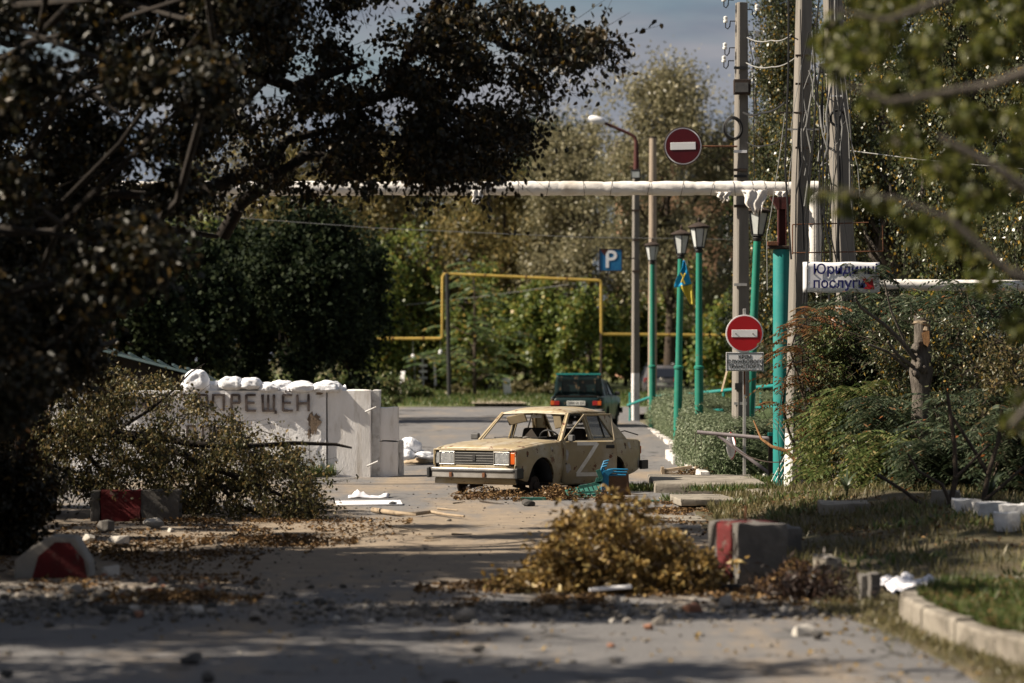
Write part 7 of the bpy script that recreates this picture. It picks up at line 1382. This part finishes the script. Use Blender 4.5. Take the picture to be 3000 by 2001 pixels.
n = 15000; yy = r_.uniform(26, 44, n); xx = np.array([road_x(v) for v in yy])+.3+r_.uniform(0, 1, n)*6.5; cl_n = np.array([noise.noise(Vector((x*.7, y*.5, 11))) for x, y in zip(xx, yy)]); keep = cl_n > .08; xx, yy = xx[keep], yy[keep]
grass('weeds', 'low leafy weeds on the bank by the broken slabs', np.column_stack([xx, yy, [bank_z(x, y) for x, y in zip(xx, yy)]]), (.05, .16), (.02, .04), 'weed', 10, .8, 'weeds')
n = 34000; tt = r_.uniform(0, 1, n); s_ = r_.uniform(0, cs[-1]-.05, n); off = .17+r_.uniform(0, 1, n)**1.5*3.2; q = []
for a, b in zip(s_, off):
    p, t = kpt(a); q.append((p.x+t.y*b*1.0, p.y-t.x*b))
q = np.array(q); keep = q[:, 0] < 6.2; q = q[keep]
lz = np.array([LZ-.01+.05*noise.noise(Vector((x, y, 4))) for x, y in q]); grass('lawn_grass', 'green lawn grass with dead leaves behind the curved kerb', np.column_stack([q, np.maximum(lz, .13)]), (.05, .15), (.008, .014), 'grass', 12)
litter_p = q[::9]; o = leaves('leaf_litter', np.column_stack([litter_p, np.full(len(litter_p), LZ+.05)]), (.04, .07), (.03, .045), LF['litter'], None, 14, D=r_.normal(size=(len(litter_p), 3))*np.array([1, 1, .3]), Nrm=np.tile([0, 0, 1.], (len(litter_p), 1))); tagp(o, 'dead leaves lying on the lawn behind the curved kerb', 'leaf litter')
grass('grass', 'grass and weeds growing in the gutter along the curved kerb', np.concatenate([np.column_stack([np.array([kpt(u)[0].x-.02-abs(r_.normal())*.16 for u in np.linspace(1, cs[6], 2600)]), np.array([kpt(u)[0].y+r_.normal()*.06 for u in np.linspace(1, cs[6], 2600)]), np.zeros(2600)]), patch(2560, 1790, .5, 1.0, 900, 5, .0)]), (.03, .11), (.008, .016), 'dry_grass', 13, .7)
grass('grass', 'grass tufts at the slab edges by the car and the teal column', np.concatenate([patch(1880, 1438, .35, .5, 700, 6, 0), patch(2245, 1425, .35, .5, 900, 7, .05), patch(1975, 1470, .2, .3, 250, 8, 0), patch(2170, 1455, .9, .4, 900, 9, .08), patch(1990, 1298, .3, 3, 300, 19, 0)]), (.06, .18), (.010, .02), 'grass', 15, .5)
n = 20000; xx = r_.uniform(-14, 12, n); yy = r_.uniform(121.5, 150, n); grass('grass', 'rough green grass of the verge beyond the cross road', np.column_stack([xx, yy, .21+np.maximum(0, (yy-124)*.012)]), (.12, .32), (.03, .06), 'grass', 16)
n = 7000; xx = r_.uniform(-14, -5.0, n)-.0; yy = r_.uniform(104, 121, n); grass('grass', 'sunlit grass behind the white wall end', np.column_stack([xx, yy, np.full(n, .1)]), (.12, .3), (.03, .05), 'grass', 17)
# dark dry conifer branch by the block, iris leaves, plastic sheet
r2 = np.random.default_rng(50); cb = G(2370, 1752); q = np.array(cb)+r2.normal(size=(1500, 3))*np.array([.20, .22, .12]); q[:, 2] = np.abs(q[:, 2])+.02
t = thing('dry_conifer_branch', 'dark rusty dead conifer branch lying right of the concrete block', 'branch', cb); leaves('needles', q, (.05, .11), (.012, .022), leafmat('dead_needles', [(0, (.010, .006, .005)), (1, (.040, .020, .012))], .1), t, 7, oval=False); MB().tube([cb+Vector((-.3, 0, .03)), cb+Vector((.3, .1, .10))], .014, 6).build('stem', M_['dark_bark'], t)
for i, (px, py, k, lab) in enumerate(((2545, 1500, 26, 'strap-leaved iris clump by the short concrete post'), (2900, 1560, 22, 'strap-leaved iris clump at the right edge of the shrubs'), (2480, 1520, 12, 'small broad-leaved plant on the bank'))):
    g = G(px, py); g.z = bank_z(g.x, g.y); t = thing('iris_clump', lab, 'plant', g)
    for j in range(k): a = r2.uniform(0, 6.28); l = r2.uniform(.35, .75); w = Vector((math.cos(a), math.sin(a), 0)); sd_ = Vector((-w.y, w.x, 0))*.022; rows = [[g+w*l*.55*u*u+Vector((0, 0, l*(u-.45*u*u)))+sd_*s2*(1-u**2.5) for s2 in (-1, 0, 1)] for u in np.linspace(0, 1, 6)]; MB().grid(rows).build('leaf', LF['sumac'], t, smooth=180)
g0 = G(2675, 1745); rows = [[Vector((g0.x-.25+.55*i/15, g0.y-.55+1.3*j/8, 0)) for j in range(9)] for i in range(16)]
for i, r_w in enumerate(rows):
    for j, p in enumerate(r_w): p.x += .05*noise.noise(Vector((i*.5, j*.6, 1))); p.z = max(0, bank_z(p.x, p.y))+.05+.11*abs(noise.noise(Vector((i*.33, j*.45, 7))))+.05*abs(noise.noise(Vector((i*.8, j*.9, 2))))
single(MB().grid(rows), 'plastic_sheet', M_['cloth'], 'torn white plastic sheet crumpled on the dark lawn', 'sheet', P(2675, 1720, 26), smooth=180, solid=.004)
MB_s = stick('pale plank lying on the weedy bank', [(2300, 1535), (2400, 1515)], .03, 'dry_wood')
for px, py, h in ((2560, 1760, .24), (2535, 1758, .22)): g = G(px, py); block('kerb_stub', 'upright dark kerb stub beside the gutter' if px > 2550 else 'second dark kerb stub left of the first', (g.x, g.y, h/2), (.10, .12, h), 'old_concrete', R(8), 'kerb stub', .012, 3)

for i in range(22):
    px, py = rd.uniform(900, 2050), rd.uniform(1440, 1600)
    if 1480 < px and py > 1490: px -= 700
    a = rd.normal()*.5; l = rd.uniform(25, 70); stick('thin dry twig lying on the dusty road among the litter', [(px, py), (px+l*.5, py+l*.5*.25*math.sin(a)+1), (px+l, py+l*.25*math.sin(a))], rd.uniform(.006, .013), 'bark' if i % 2 else 'dry_wood')['group'] = 'thin twigs strewn over the road'
